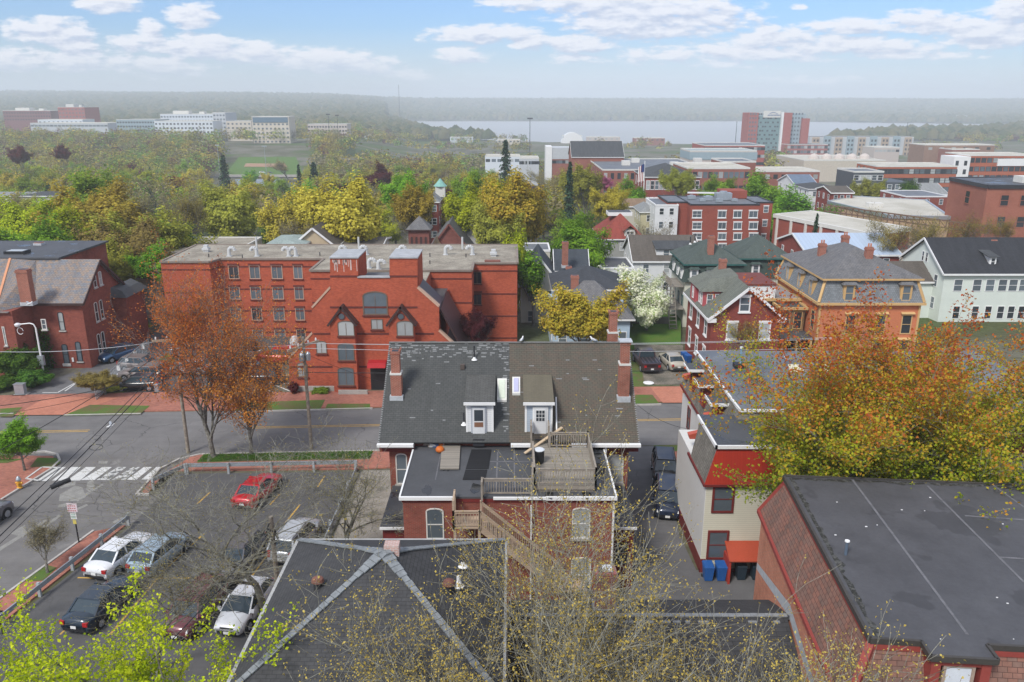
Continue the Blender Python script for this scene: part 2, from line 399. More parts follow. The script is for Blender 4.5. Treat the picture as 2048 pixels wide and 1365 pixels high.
# ---- cars -------------------------------------------------------
rubber = plain('tyre_rubber', (.02, .02, .02), .8, .2); rimm = plain('alloy_rim', (.45, .46, .48), .35, .1, 2, .7)
carglass = glassm('car_glass', (.03, .045, .055), .06, .3, .8); lampw = plain('clear_lamp', (.72, .74, .74), .2, .05); lampr = plain('red_lamp', (.38, .015, .015), .25, .1)
platem = plain('number_plate', (.7, .7, .68), .5, .05); trimk = plain('black_trim', (.02, .02, .022), .5, .2)
CARS = {
 # length, width, height, belt, hood z, tail z, [windscreen base, roof front, roof rear, backlight base] as x from the rear
 'sedan':  dict(L=4.75, W=1.82, H=1.46, belt=.95, hood=.86, tail=1.02, g=(3.35, 2.55, 1.35, .62)),
 'hatch':  dict(L=4.35, W=1.76, H=1.50, belt=.96, hood=.90, tail=1.05, g=(3.35, 2.50, .75, .12)),
 'wagon':  dict(L=4.75, W=1.80, H=1.55, belt=1.0, hood=.94, tail=1.08, g=(3.45, 2.75, .55, .10)),
 'suv':    dict(L=4.65, W=1.86, H=1.72, belt=1.08, hood=1.05, tail=1.12, g=(3.45, 2.80, .50, .10)),
 'box':    dict(L=4.20, W=1.78, H=1.68, belt=1.02, hood=1.02, tail=1.04, g=(3.30, 2.78, .22, .06)),
 'pickup': dict(L=5.60, W=1.98, H=1.85, belt=1.15, hood=1.12, tail=1.12, g=(4.30, 3.65, 2.55, 2.35))}
CM = {}
def car_meshes(kind):
    if kind in CM: return CM[kind]
    s = CARS[kind]; L, Wd, Hh, belt = s['L'], s['W']/2, s['H'], s['belt']; wb, rf, rr, bl = s['g']
    b = MB()
    def sec(x, zt, w, zb=.22, crown=.04):   # half cross sections
        return [(x, -w*.80, zb), (x, -w*.97, zb+.06), (x, -w, zb+.30), (x, -w*.985, zt-.16), (x, -w*.90, zt-.02), (x, -w*.45, zt+crown*.7), (x, 0, zt+crown),
                (x, w*.45, zt+crown*.7), (x, w*.90, zt-.02), (x, w*.985, zt-.16), (x, w, zt-.0-.0 if False else zb+.30), (x, w*.97, zb+.06), (x, w*.80, zb)]
    if kind == 'pickup':
        st = [(0.0, belt-.06, .90, .42), (.08, belt, .97, .32), (bl, belt, 1, .25), (wb, belt-.02, 1, .25), (L-.5, s['hood'], .98, .26), (L-.12, s['hood']-.10, .92, .30), (L, s['hood']-.28, .84, .38)]
    else:
        st = [(0.0, s['tail']-.36, .80, .40), (.05, s['tail']-.10, .90, .30), (.22, s['tail'], .96, .24), (bl+.35, belt+.03, 1, .22), ((bl+wb)/2, belt, 1.0, .20), (wb, belt-.01, .99, .21), (L-.75, s['hood'], .96, .23), (L-.28, s['hood']-.07, .90, .25), (L-.07, s['hood']-.18, .82, .28), (L, s['hood']-.34, .72, .34)]
    rows = [sec(x-L/2, zt, Wd*k, zb) for x, zt, k, zb in st]; n = len(rows[0])
    i0 = len(b.v)
    for r_ in rows: b.v += r_
    for a in range(len(rows)-1):
        for k in range(n):
            j = (k+1) % n; b.f.append((i0+a*n+k, i0+a*n+j, i0+(a+1)*n+j, i0+(a+1)*n+k)[::-1]); b.mi.append(0)
    b.f.append(tuple(i0+k for k in range(n))); b.mi.append(0); b.f.append(tuple(i0+(len(rows)-1)*n+k for k in range(n))[::-1]); b.mi.append(0)
    ax = (.19*L, .81*L); wr = .33 if kind not in ('suv', 'pickup') else .37
    for x in ax:
        for sd in (-1, 1): b.tube((x-L/2, sd*(Wd-.12), wr), (x-L/2, sd*(Wd+.006), wr), wr+.065, wr+.065, 16, 1)
    b.box(-L/2+.02, -L/2-.04, -.7*Wd, .7*Wd, .36, .52, 1); b.box(L/2-.04, L/2+.025, -.62*Wd, .62*Wd, .34, .52, 1)      # bumpers, grille
    b.box(L/2-.10, L/2-.015, -.42*Wd, .42*Wd, .60, .70, 1)
    if kind == 'pickup':
        b.box(-L/2+.14, bl-L/2-.06, -Wd+.12, Wd-.12, belt-.02, belt+.055, 1)
        for sd in (-1, 1): b.box(-L/2+.02, bl-L/2, sd*(Wd-.12), sd*(Wd-.02), belt-.05, belt+.085, 0)
        b.box(-L/2+.0, -L/2+.10, -Wd+.1, Wd-.1, belt-.3, belt+.085, 0)
        for k in range(4): b.bar((-L/2+.3+k*.02, -Wd+.35+k*.42, belt+.07), (bl-L/2-.15, -Wd+.35+k*.42, belt+.07), .12, .03, 0)
    # door lines
    for x in (wb-.25, (wb+bl)/2-.05): 
        for sd in (-1, 1): b.box(x-L/2-.008, x-L/2+.008, sd*(Wd-.01), sd*(Wd+.004), .3, belt-.15, 1)
    gz = belt-.02; tw = Wd*.74; bw = Wd*.93; zt = Hh-.05
    gm = MB(); B0 = [(bl-L/2, -bw*.93, gz), (wb-L/2, -bw, gz), (wb-L/2, bw, gz), (bl-L/2, bw*.93, gz)]; T0 = [(rr-L/2, -tw, zt), (rf-L/2, -tw, zt), (rf-L/2, tw, zt), (rr-L/2, tw, zt)]
    gm.hexa(B0, T0)
    r = MB()
    rt = [(rr-L/2-.05, -tw*.98, Hh-.045), (rf-L/2+.03, -tw*.98, Hh-.045), (rf-L/2+.03, tw*.98, Hh-.045), (rr-L/2-.05, tw*.98, Hh-.045)]
    r.hexa([(x, y*1.03, z-.03) for x, y, z in rt], [(x*.97, y*.9, Hh) for x, y, z in rt])
    e = .012
    for sd in (0, 3):
        sgn = -1 if sd == 0 else 1
        r.bar(Vector(B0[sd])+Vector((0, sgn*e, 0)), Vector(T0[sd])+Vector((0, sgn*e, 0)), .11, .07)
        q = 1 if sd == 0 else 2
        r.bar(Vector(B0[q])+Vector((0, sgn*e, 0)), Vector(T0[q])+Vector((0, sgn*e, 0)), .07, .05)
        if kind != 'pickup':
            for fr in ((.47,) if kind in ('sedan', 'hatch') else (.30, .58)):
                pb = Vector(B0[sd]).lerp(Vector(B0[q]), fr); pt = Vector(T0[sd]).lerp(Vector(T0[q]), fr+.02)
                r.bar(pb+Vector((0, sgn*e, 0)), pt+Vector((0, sgn*e, 0)), .07, .03)
        if kind in ('suv', 'wagon'): r.bar((rr-L/2+.1, sgn*tw*.86, Hh+.05), (rf-L/2-.2, sgn*tw*.86, Hh+.05), .05, .04)
    ty = MB(); ty.tube((0, -.11, 0), (0, .11, 0), wr, wr, 18)
    rm = MB(); rm.tube((0, -.122, 0), (0, -.10, 0), wr*.62, wr*.62, 14)
    for k in range(5):
        a = 2*math.pi*k/5; rm.bar((0, -.126, 0), (wr*.6*math.cos(a), -.126, wr*.6*math.sin(a)), .05, .02)
    hl = MB(); hl.hexa([(-.10, -.2, -.07), (.05, -.2, -.07), (.03, .2, -.07), (-.25, .2, -.07)][:4], [(-.12, -.18, .06), (0.0, -.18, .05), (-.02, .17, .07), (-.28, .2, .08)])
    tl = MB(); tl.box(-.04, .12, -.13, .13, -.10, .12) if kind != 'suv' and kind != 'wagon' else tl.box(-.03, .10, -.09, .09, -.2, .2)
    pl = MB(); pl.box(-.012, .012, -.155, .155, -.075, .075)
    mr = MB(); mr.hexa([(-.08, -.1, -.06), (.08, -.1, -.06), (.08, .1, -.06), (-.08, .1, -.06)], [(-.05, -.09, .08), (.05, -.09, .08), (.05, .09, .08), (-.05, .09, .08)])
    wp = MB(); wp.bar((wb-L/2+.02, -bw*.6, gz+.05), (wb-L/2-.05, -.05, gz+.08), .02, .02).bar((wb-L/2+.02, bw*.1, gz+.05), (wb-L/2-.05, bw*.62, gz+.08), .02, .02)
    CM[kind] = dict(body=b.mesh('body', [white, trimk], smooth=False), glass=gm.mesh('glass', carglass), roof=r.mesh('roof', white), tyre=ty.mesh('tyre', rubber, smooth=False),
        rim=rm.mesh('rim', rimm), head=hl.mesh('headlight', lampw), tail=tl.mesh('tail_light', lampr), plate=pl.mesh('number_plate', platem), mirror=mr.mesh('mirror', white), wiper=wp.mesh('wiper', trimk), spec=s, wr=wr, ax=ax)
    for k in (2,):
        me = CM[kind]['body']; 
        me.polygons.foreach_set('use_smooth', [i < (len(rows)-1)*n for i in range(len(me.polygons))])
    return CM[kind]
def slot(o, m): o.material_slots[0].link = 'OBJECT'; o.material_slots[0].material = m; return o
def car(kind, x, y, heading, pm, label, z=0.0, group=None, cat='car', small=False, name='parked_car'):
    """heading: direction the bonnet points, degrees anticlockwise from +x"""
    c = car_meshes(kind); s = c['spec']; L, Wd = s['L'], s['W']/2
    t = Thing(name, label, cat, (x, y, z), R(heading), group, local=True)
    slot(t.place('body', c['body'], (0, 0, 0)), pm); slot(t.place('roof', c['roof'], (0, 0, 0)), pm)
    t.place('glass', c['glass'], (0, 0, 0))
    for xx in c['ax']:
        for sd in (-1, 1):
            w = t.place('wheel', c['tyre'], (xx-L/2, sd*(Wd-.10), c['wr']), 0 if sd < 0 else math.pi)
            if not small: link('rim', c['rim'], w)
    if small: return t
    for sd in (-1, 1):
        t.place('headlight', c['head'], (L/2-.06 if sd else 0, sd*Wd*.60, s['hood']-.27), 0, scale=(1, sd, 1))
        t.place('tail_light', c['tail'], (-L/2+.015, sd*Wd*.74, s['tail']-.22))
        slot(t.place('mirror', c['mirror'], (s['g'][0]-L/2-.15, sd*(Wd+.08), s['belt']+.08)), pm)
    t.place('number_plate', c['plate'], (-L/2-.045, 0, .62)); t.place('number_plate', c['plate'], (L/2+.04, 0, .43))
    t.place('wiper', c['wiper'], (0, 0, 0))
    return t

# ---- trees ------------------------------------------------------
bark_grey = twotone('grey_bark', (.11, .10, .085), (.24, .23, .20), 3, .4, .6, .9, 22)
bark_brown = twotone('brown_bark', (.06, .047, .037), (.14, .115, .09), 3, .4, .6, .9, 22)
bark_pale = twotone('pale_lichen_bark', (.125, .115, .09), (.27, .265, .215), 2.2, .4, .62, .9, 22)
def skel(rn, height, spread, levels=4, flare=0.0, lowf=.5, stems=1, kids=(5, 5, 4, 4), trunk=.28, r0=.22, up=.25, gn=.13, fork=38, shape=.8):
    segs = []; tips = []
    def br(p, d, L, r, lv):
        n = 4 if lv < 2 else 3
        pts = [p]; rr = [r]
        for i in range(n):
            d = (d+Vector((rn.gauss(0, gn), rn.gauss(0, gn), rn.gauss(0, gn*.6)))+Vector((0, 0, up*.22))).normalized()
            p = p+d*(L/n); pts.append(p); rr.append(r*(1-.62*(i+1)/n))
            segs.append((pts[-2], pts[-1], rr[-2], rr[-1], lv))
        if lv >= levels-1:
            tips.append((pts[-1], d, lv)); tips.append((pts[-2], d, lv))
        if lv < levels:
            k = kids[min(lv, len(kids)-1)]
            for j in range(k):
                f = .25+.75*(j+rn.random()*.8)/k if lv else lowf+(1-lowf)*(j+rn.random()*.8)/k
                f = min(f, .99); q = f*n; i = int(q); pp = pts[i].lerp(pts[i+1], q-i)
                a = R(fork*(.6+.7*rn.random())); az = rn.random()*2*math.pi
                t1 = d.orthogonal().normalized(); t2 = d.cross(t1)
                nd = (d*math.cos(a)+(t1*math.cos(az)+t2*math.sin(az))*math.sin(a)).normalized()
                br(pp, nd, L*(shape*(.55+.3*rn.random()))*(1.15-.45*f if lv else 1.25), rr[i]*.58, lv+1)
            br(pts[-1], d, L*.62, rr[-1]*.95, lv+1)
    for sidx in range(stems):
        a = 2*math.pi*sidx/stems+rn.random(); tilt = 0 if stems == 1 else R(12+10*rn.random())
        br(Vector((0, 0, 0)), Vector((math.sin(tilt)*math.cos(a), math.sin(tilt)*math.sin(a), math.cos(tilt))), height*trunk, r0, 0)
    zs = max(t[0].z for t in tips); xs = sorted(math.hypot(t[0].x, t[0].y) for t in tips)[int(len(tips)*.96)]
    kz, kx = height/zs, spread/xs
    def S(v):
        q = v.z*kz/height; f = kx*(1+flare*q)*(min(1, .35+q*1.3) if q < .5 else 1); return Vector((v.x*f, v.y*f, v.z*kz))
    return [(S(a), S(b), ra, rb, lv) for a, b, ra, rb, lv in segs], [(S(p), d, lv) for p, d, lv in tips]
def tubes_mesh(name, segs, m, sides=(8, 6, 4, 3, 3, 3), rmin=.008):
    V = []; F = []
    for a, b, ra, rb, lv in segs:
        n = sides[min(lv, len(sides)-1)]; ra = max(ra, rmin); rb = max(rb, rmin*.8)
        d = (b-a)
        if d.length < 1e-5: continue
        d.normalize(); u = d.orthogonal().normalized(); w = d.cross(u); i = len(V); b2 = b+d*(rb*.5)
        for c, r in ((a, ra), (b2, rb)):
            for k in range(n):
                t = 2*math.pi*k/n; V.append((c.x+(u.x*math.cos(t)+w.x*math.sin(t))*r, c.y+(u.y*math.cos(t)+w.y*math.sin(t))*r, c.z+(u.z*math.cos(t)+w.z*math.sin(t))*r))
        for k in range(n): j = (k+1) % n; F.append((i+k, i+j, i+n+j, i+n+k))
    me = bpy.data.meshes.new(name); me.from_pydata(V, [], F); me.materials.append(m); me.update(); return me
def leaves_mesh(name, centers, size, m, seed=0, flat=.35, asp=.7, out=None, ow=1.4):
    """one bent four-sided leaf (or leaf tuft) at every centre"""
    r = np.random.default_rng(seed); Cn = np.asarray(centers, dtype=float); n = len(Cn)
    nrm = r.normal(size=(n, 3)); nrm[:, 2] = np.abs(nrm[:, 2])+flat; nrm /= np.linalg.norm(nrm, axis=1)[:, None]
    if out is not None:
        o_ = Cn-np.asarray(out); o_ /= np.maximum(1e-6, np.linalg.norm(o_, axis=1))[:, None]; nrm = nrm*.6+o_*ow; nrm /= np.maximum(1e-6, np.linalg.norm(nrm, axis=1))[:, None]
    a = np.cross(nrm, r.normal(size=(n, 3))); a /= np.linalg.norm(a, axis=1)[:, None]; b = np.cross(nrm, a)
    s = size*(.6+.8*r.random(n))[:, None]; bend = nrm*s*.25
    P = np.stack([Cn-a*s*.5-bend*.0, Cn-b*s*asp*.5+bend, Cn+a*s*.5, Cn+b*s*asp*.5+bend], axis=1).reshape(-1, 3)
    me = bpy.data.meshes.new(name); me.vertices.add(4*n); me.vertices.foreach_set('co', P.ravel())
    me.loops.add(4*n); me.loops.foreach_set('vertex_index', np.arange(4*n, dtype=np.int32))
    me.polygons.add(n); me.polygons.foreach_set('loop_start', np.arange(0, 4*n, 4, dtype=np.int32)); me.polygons.foreach_set('loop_total', np.full(n, 4, dtype=np.int32))
    me.materials.append(m); me.update(); return me
def around(tips, per, rad, seed, flat=1.0, drop=0.0):
    r = np.random.default_rng(seed); P = np.array([[t[0].x, t[0].y, t[0].z] for t in tips])
    if drop: P = P[r.random(len(P)) > drop]
    q = r.normal(size=(len(P)*per, 3)); q /= np.maximum(.35, np.linalg.norm(q, axis=1))[:, None]; q *= (r.random(len(q))**.5)[:, None]*rad; q[:, 2] *= flat
    return np.repeat(P, per, axis=0)+q
LV = dict(
 olive=leaf('olive_leaves', [(.19, .185, .035), (.31, .31, .05), (.42, .41, .07)]),
 gold=leaf('golden_olive_leaves', [(.24, .185, .03), (.40, .31, .045), (.53, .43, .08)]),
 yellow=leaf('yellow_green_leaves', [(.19, .22, .015), (.34, .38, .02), (.46, .48, .03)]),
 green=leaf('fresh_green_leaves', [(.08, .17, .015), (.17, .33, .025), (.28, .46, .04)]),
 deep=leaf('mid_green_leaves', [(.10, .15, .02), (.19, .27, .03), (.29, .37, .04)]),
 maroon=leaf('maroon_leaves', [(.045, .012, .016), (.09, .022, .03), (.14, .04, .045)]),
 rust=leaf('rust_leaves', [(.32, .09, .03), (.50, .15, .04), (.58, .24, .05)]),
 orange=leaf('orange_olive_leaves', [(.24, .21, .03), (.41, .32, .04), (.52, .34, .05)]),
 bud=leaf('sparse_bud_leaves', [(.15, .115, .05), (.24, .19, .06), (.33, .26, .07)]),
 grey=leaf('grey_brown_twig_haze', [(.15, .13, .08), (.24, .205, .12), (.32, .28, .16)]),
 conifer=leaf('conifer_needles', [(.02, .05, .03), (.045, .085, .05), (.08, .13, .07)], .1),
 white=leaf('white_blossom', [(.26, .35, .09), (.68, .68, .52), (.82, .80, .70)]),
 pink=leaf('pink_blossom', [(.20, .04, .10), (.38, .10, .22), (.45, .2, .3)]),
 bush=leaf('dark_hedge_leaves', [(.03, .07, .012), (.07, .14, .02), (.12, .2, .03)]),
)
TM = {}
def tree_variant(kind, k):
    key = (kind, k)
    if key in TM: return TM[key]
    rn = random.Random(hash_(kind)*31+k)
    if kind == 'vase':
        sg, tp = skel(rn, 10, 4.2, 4, kids=(6, 5, 4, 3), trunk=.24, r0=.26, up=.3, fork=40)
        cr = around(tp, 17, .62, k); sz = .23
    elif kind == 'dense':
        sg, tp = skel(rn, 9.6, 3.9, 3, kids=(9, 6, 4, 3), trunk=.34, r0=.26, up=.1, fork=52)
        cr = around(tp, 40, .9, k, .8); sz = .27
        cr = cr[cr[:, 2] > 1.8]
    elif kind == 'bare':
        sg, tp = skel(rn, 10, 4.0, 4, kids=(6, 5, 5, 3), trunk=.30, r0=.22, up=.4, fork=33)
        cr = around(tp, 3, .5, k, 1, .1); sz = .13
    elif kind == 'conifer':
        sg = [(Vector((0, 0, 0)), Vector((0, 0, 10)), .2, .03, 0)]; cs = []
        for i in range(420):
            z = .8+9.1*(i/420); rmax = 2.6*(1-z/10.2)**.7; a = rn.random()*6.283; r_ = rmax*(.35+.65*rn.random()**.5)
            for q in range(5): f = r_*(q+1)/5; cs.append((math.cos(a)*f+rn.gauss(0, .12), math.sin(a)*f+rn.gauss(0, .12), z-f*.28+rn.gauss(0, .08)))
            if i % 4 == 0: sg.append((Vector((0, 0, z)), Vector((math.cos(a)*r_, math.sin(a)*r_, z-r_*.28)), .04, .01, 3))
        cr = np.array(cs); sz = .42
    elif kind == 'column':
        sg, tp = skel(rn, 10, 2.0, 4, kids=(6, 5, 3, 3), trunk=.35, r0=.2, up=.8, fork=24)
        cr = around(tp, 5, .4, k); sz = .26
    elif kind == 'shrub':
        sg, tp = skel(rn, 9.5, 5.0, 3, stems=4, kids=(5, 5, 4, 3), trunk=.34, r0=.12, up=.0, fork=50)
        cr = around(tp, 14, 1.0, k, .9); sz = .5
    TM[key] = (tubes_mesh('trunk', sg, bark_grey, rmin=.012), leaves_mesh('crown', cr, sz, LV['olive'], k, out=(0, 0, float(cr[:, 2].mean())-1.0), ow=.9 if kind in ('dense', 'shrub') else .45)); return TM[key]
def hash_(s): return sum((i+1)*ord(c) for i, c in enumerate(s))
NVAR = dict(vase=5, dense=5, bare=4, conifer=3, column=2, shrub=3)
tcount = [0]
def tree(kind, col, x, y, z, h, w, label, name='tree', group=None, bark=None, cat='tree'):
    tcount[0] += 1; k = (tcount[0]*7) % NVAR[kind]; tm, cm = tree_variant(kind, k)
    o = bpy.data.objects.new(name, None); COL.objects.link(o); o.location = (x, y, z-.1); o.rotation_euler = (0, 0, (tcount[0]*2.399) % 6.283)
    bw = dict(vase=3.7, dense=3.9, bare=3.7, conifer=2.2, column=2.2, shrub=5.3)[kind]
    tag(o, label, cat, group)
    sc = (w/2/bw, w/2/bw, h/10.2)
    a = link('trunk', tm, o, scale=sc)
    if bark: slot(a, bark)
    hc = min(h, 1.22*w) if kind in ('vase', 'dense', 'bare') else h
    slot(link('crown', cm, o, (0, 0, h-hc), 0, (sc[0], sc[1], hc/10.2)), LV[col]); return o
# ---------------------------------------------------------------- terrain and water
def interp(x, pts):
    if x <= pts[0][0]: return pts[0][1]
    for (a, b), (c, d) in zip(pts[:-1], pts[1:]):
        if x <= c: return b+(d-b)*(x-a)/(c-a)
    return pts[-1][1]
ZP = [(0, 0), (84, 0), (110, -1.2), (150, -4.5), (250, -12), (400, -20), (600, -27), (900, -32), (1200, -33.5), (99999, -33.5)]
YN = [(-.154, 2900), (-.118, 1880), (-.08, 1560), (-.015, 1368), (.1, 1290), (.215, 1255), (.33, 1270), (.49, 1700), (.59, 1880), (.62, 2050), (.70, 2400), (.78, 2900)]
YF = [(-.154, 2830), (.3, 2830), (.45, 2600), (.6, 2420), (.78, 2450)]
HILL = [(-1.2, 92), (-.62, 86), (-.36, 82), (-.25, 72), (-.15, 62), (0, 61), (.3, 61), (.6, 58), (1.2, 60)]
def ZT(x, y):
    z = interp(y, ZP)
    if y < 560: return z
    a = x/max(y, 1.0)
    wa = max(0, min(1, (-.10-a)/.12)); q = max(0, min(1, (y-560)/340)); z += 16*wa*wa*(3-2*wa)*q*q*(3-2*q)
    if -.154 < a < .78:
        yn, yf = interp(a, YN), interp(a, YF)
        if yn < y < yf: return z-5*min(1, (y-yn)/30, (yf-y)/30)
    if y > 1700:
        y0 = 2830 if -.154 < a else 1500
        f = max(0, min(1, (y-y0)/(5200-y0))); f = f*f*(3-2*f)
        z += f*interp(a, HILL)+f*6*mnoise.noise(Vector((x*.0012, y*.0012, 0)))
    return z
def gt(px, py):                          # sight line meets the terrain
    u, f, d = ray(px, py); t = 20.0
    while t < 9000:
        if H-d*t <= ZT(u*t, f*t): break
        t *= 1.004
    return (u*t, f*t, ZT(u*t, f*t))
rows = [-42, -20]+[i*6 for i in range(0, 15)]+[84*1.032**i for i in range(1, 139)]
cols = [-1+2*i/120 for i in range(121)]
tv = []; tf = []
for y in rows:
    for a in cols:
        x = a*min(1.7*(y+90), 5200); tv.append((x, y, ZT(x, y)))
nc = len(cols)
for i in range(len(rows)-1):
    for j in range(nc-1): tf.append((i*nc+j, i*nc+j+1, (i+1)*nc+j+1, (i+1)*nc+j))
me = bpy.data.meshes.new('ground'); me.from_pydata(tv, [], tf); me.polygons.foreach_set('use_smooth', [True]*len(tf)); me.update()
def gmat(t):
    co = obj_co(t)
    n = t.ramp(t.noise(co, .035, 5, .65), [(.40, 0.0), (.6, 1.0)])
    c = t.mix(n, (.085, .085, .045), (.16, .15, .12))
    c = t.mix(t.ramp(t.noise(co, .01, 3), [(.5, 0.0), (.56, 1.0)]), c, (.07, .10, .03))
    fn = t.noise(co, 1.3, 4, .7)
    return pbsdf(t, t.mix(1.0, c, t.ramp(fn, [(.3, .7), (.7, 1.3)]), 'MULTIPLY'), .95, 0, .1)
me.materials.append(mat('park_ground', gmat))
go_ = link('ground', me); go_['kind'] = 'structure'
wb_ = MB(); wb_.poly([(-900, 1150, -35), (2900, 1150, -35), (2900, 3300, -35), (-900, 3300, -35)])
struct('water', wb_, mat('bay_water', lambda t: pbsdf(t, (.33, .34, .335), .45, 0, .5, bump=t.noise(t.n('Mapping', {'Vector': obj_co(t), 'Scale': (.15, .4, 1)}).outputs[0], 1, 4), bs=.3, bd=.4)))

# ---------------------------------------------------------------- street, pavements, lots
asph = asphalt('street_asphalt', (.155, .150, .147), .28, .7)
asph_old = asphalt('worn_side_street_asphalt', (.155, .148, .142), .3, .75, (.26, .25, .235))
asph_lot = asphalt('parking_lot_asphalt', (.092, .09, .09), .28, .35)
asph_dr = asphalt('driveway_asphalt', (.125, .123, .125), .3, .5)
pink = brick('pavement_brick', (.40, .155, .105), (.30, .115, .085), (.24, .15, .12), .22, .11, .008, .4)
pink2 = brick('fresh_pavement_brick', (.50, .20, .13), (.43, .165, .11), (.33, .18, .13), .22, .11, .008, .25)
grass = twotone('grass', (.13, .105, .05), (.085, .145, .03), .55, .38, .58, .95, 26, .35)
lawn = twotone('lawn_grass', (.10, .15, .03), (.07, .15, .022), .5, .35, .6, .95, 20, .3)
gravel = twotone('gravel_and_dirt', (.21, .185, .15), (.11, .105, .085), .7, .38, .62, .95, 9, .35)
pathm = twotone('worn_path_concrete', (.29, .27, .235), (.18, .16, .13), .5, .4, .7, .95, 12, .2)
yel = plain('yellow_road_paint', (.50, .31, .07), .7, .25, 3); wht = plain('white_road_paint', (.56, .56, .54), .7, .22, 4); wornw = mat('worn_white_paint', lambda t: pbsdf(t, t.mix(t.ramp(t.noise(obj_co(t), 2.2, 5, .7), [(.44, 0.0), (.52, 1.0)]), (.13, .13, .13), (.50, .50, .48)), .8))
def sheet(name, pts, z, m):
    b = MB(); P = [(p[0], p[1], z) for p in pts]
    a = sum(P[i][0]*P[(i+1) % len(P)][1]-P[(i+1) % len(P)][0]*P[i][1] for i in range(len(P)))
    b.poly(P if a > 0 else P[::-1]); return struct(name, b, m)
def slab(name, pts, z1, m, z0=-.05):
    b = MB(); b.prism(pts, z0, z1); return struct(name, b, m)
def kerb(pts, w=.16, h=.15, name='kerb'):
    b = MB()
    for p, q in zip(pts[:-1], pts[1:]): b.bar((p[0], p[1], h/2-.03), (q[0], q[1], h/2-.03), w, h+.06)
    return struct(name, b, granite)
SL = .0497
def yc(x): return 64.94+SL*x
def far(x, o=0): return yc(x)+4.05+o
def near(x, o=0): return yc(x)-5.4-o
sheet('street', [(-170, near(-170)), (170, near(170)), (170, far(170)), (-170, far(-170))], .02, asph)
# side street running towards the camera on the left
sheet('side_street', [(-36.6, 58.6), (-24.5, near(-24.5)+.3), (-26.9, 51.5), (-27.4, 46.1), (-29, 39), (-31.5, 22), (-32, -10), (-42, -10), (-41, 22), (-38.3, 38), (-36.2, 50.2), (-35.4, 56.5)], .016, asph_old)
sheet('lot_entrance', [(-26.9, 51.5), (-25.2, 51.6), (-25.4, 47.2), (-27.4, 46.1)], .012, asph_old)
sheet('parking_lot', [(-25.7, 54.9), (-11.8, 55.3), (-11.8, 22), (-29.5, 22), (-27.4, 36), (-25.4, 47.2), (-25.2, 51.6), (-25.6, 52)], .008, asph_lot)
# far pavements and lots
slab('pavement', [(-170, far(-170, .2)), (-26, far(-26, .2)), (-26, far(-26, 5.3)), (-50, far(-50, 5.0)), (-170, far(-170, 5))], .10, pink)
slab('pavement', [(-26, far(-26, .2)), (17.6, far(17.6, .2)), (17.6, far(17.6, 4.3)), (-26, far(-26, 4.6))], .10, pink)
slab('pavement', [(17.6, far(17.6, .2)), (170, far(170, .2)), (170, far(170, 3.6)), (17.6, far(17.6, 4.0))], .10, pink)
P_ = [g(*p) for p in ((28, 833), (135, 832), (240, 797), (95, 797))]; sheet('driveway_apron', P_, .108, pink2)
P_ = [g(*p) for p in ((1300, 776), (1370, 776), (1376, 808), (1325, 808))]; sheet('driveway_apron', P_, .108, pink2)
for nm, px in (('verge', ((125, 832), (280, 829), (300, 812), (180, 810))), ('verge', ((0, 834), (25, 834), (45, 815), (0, 818))), ('verge', ((1270, 808), (1318, 807), (1305, 790), (1270, 790))),
               ('verge', ((470, 824), (640, 820), (650, 800), (480, 806))), ('verge', ((650, 820), (740, 818), (740, 808), (655, 808)))):
    sheet(nm, [g(*p, .11) for p in px], .116, grass)
kerb([(-170, far(-170, .1)), (-45, far(-45, .1))]); kerb([g(128, 833), g(282, 830)]); kerb([g(470, 826), g(745, 819)]); kerb([g(1266, 812), g(1322, 811)]); kerb([(20, far(20, .1)), (170, far(170, .1))])
# far lots: brick house lot and apartment lot
sheet('apartment_lot', [(-37.5, far(-37, 5.2)), (-24.6, far(-24, 4.9)), (-25, 80), (-14, 96), (-40, 97), (-38.5, 83), (-37, 75)], .012, asph_lot)
sheet('house_lot', [(-47.5, far(-47, 5.1)), (-39.4, far(-39, 5.2)), (-38.6, 82), (-30, 101), (-44, 103), (-43.5, 84), (-46.5, 77)], .016, asph_dr)
slab('planting_strip', [(-39.4, far(-39, 5.2)), (-37.8, far(-38, 5.2)), (-37, 78), (-36.4, 86), (-38.5, 86), (-38.8, 78)], .10, grass)
# near pavements
slab('pavement', [(-25.4, near(-25, .2)), (-11.0, near(-11, .2)), (-11.0, 55.6), (-25.6, 55.3), (-26.9, 54), (-26.7, 51.9), (-26.2, 51.6), (-26.3, 55)], .10, pink)
slab('pavement', [(-11, near(-11, .2)), (-8.6, near(-9, .2)), (-8.6, 55.9), (-11, 55.7)], .10, pink)
slab('verge', [(-24.6, near(-24.6, .25)), (-11.2, near(-11, .25)), (-11.2, near(-11, 1.7)), (-24.6, near(-24.6, 1.6))], .125, grass)
kerb([(-24.9, near(-25, .1)), (-8.6, near(-8.6, .1))]); kerb([(-24.9, near(-25, .1)), (-26.2, near(-26, .9)), (-27.0, 55.6), (-26.95, 51.5), (-26.0, 51.45)])
slab('side_pavement', [(-27.35, 46.3), (-25.7, 47.1), (-27.5, 37), (-29.6, 22), (-31.3, 22), (-28.9, 39)], .10, pink)
kerb([(-27.45, 46.4), (-29.0, 39), (-31.4, 22)])
sheet('verge', [g(50, 1164, .1), g(86, 1162, .1), g(114, 1136, .1), g(92, 1130, .1), g(60, 1150, .1)], .118, grass)
slab('side_pavement', [(-36.1, 50.2), (-35.3, 56.3), (-36.5, 57.9), (-41, 58.0), (-48, 58), (-75, 56.5), (-75, 50), (-46, 46), (-44, 38), (-44, 22), (-41, 22), (-38.2, 38)], .10, pink)
kerb([(-41, 22), (-38.3, 38), (-36.2, 50.2), (-35.35, 55.6), (-35.5, 57.1), (-36.3, 58.2), (-37.6, 58.75), (-45, near(-45, .1)), (-90, near(-90, .1))])
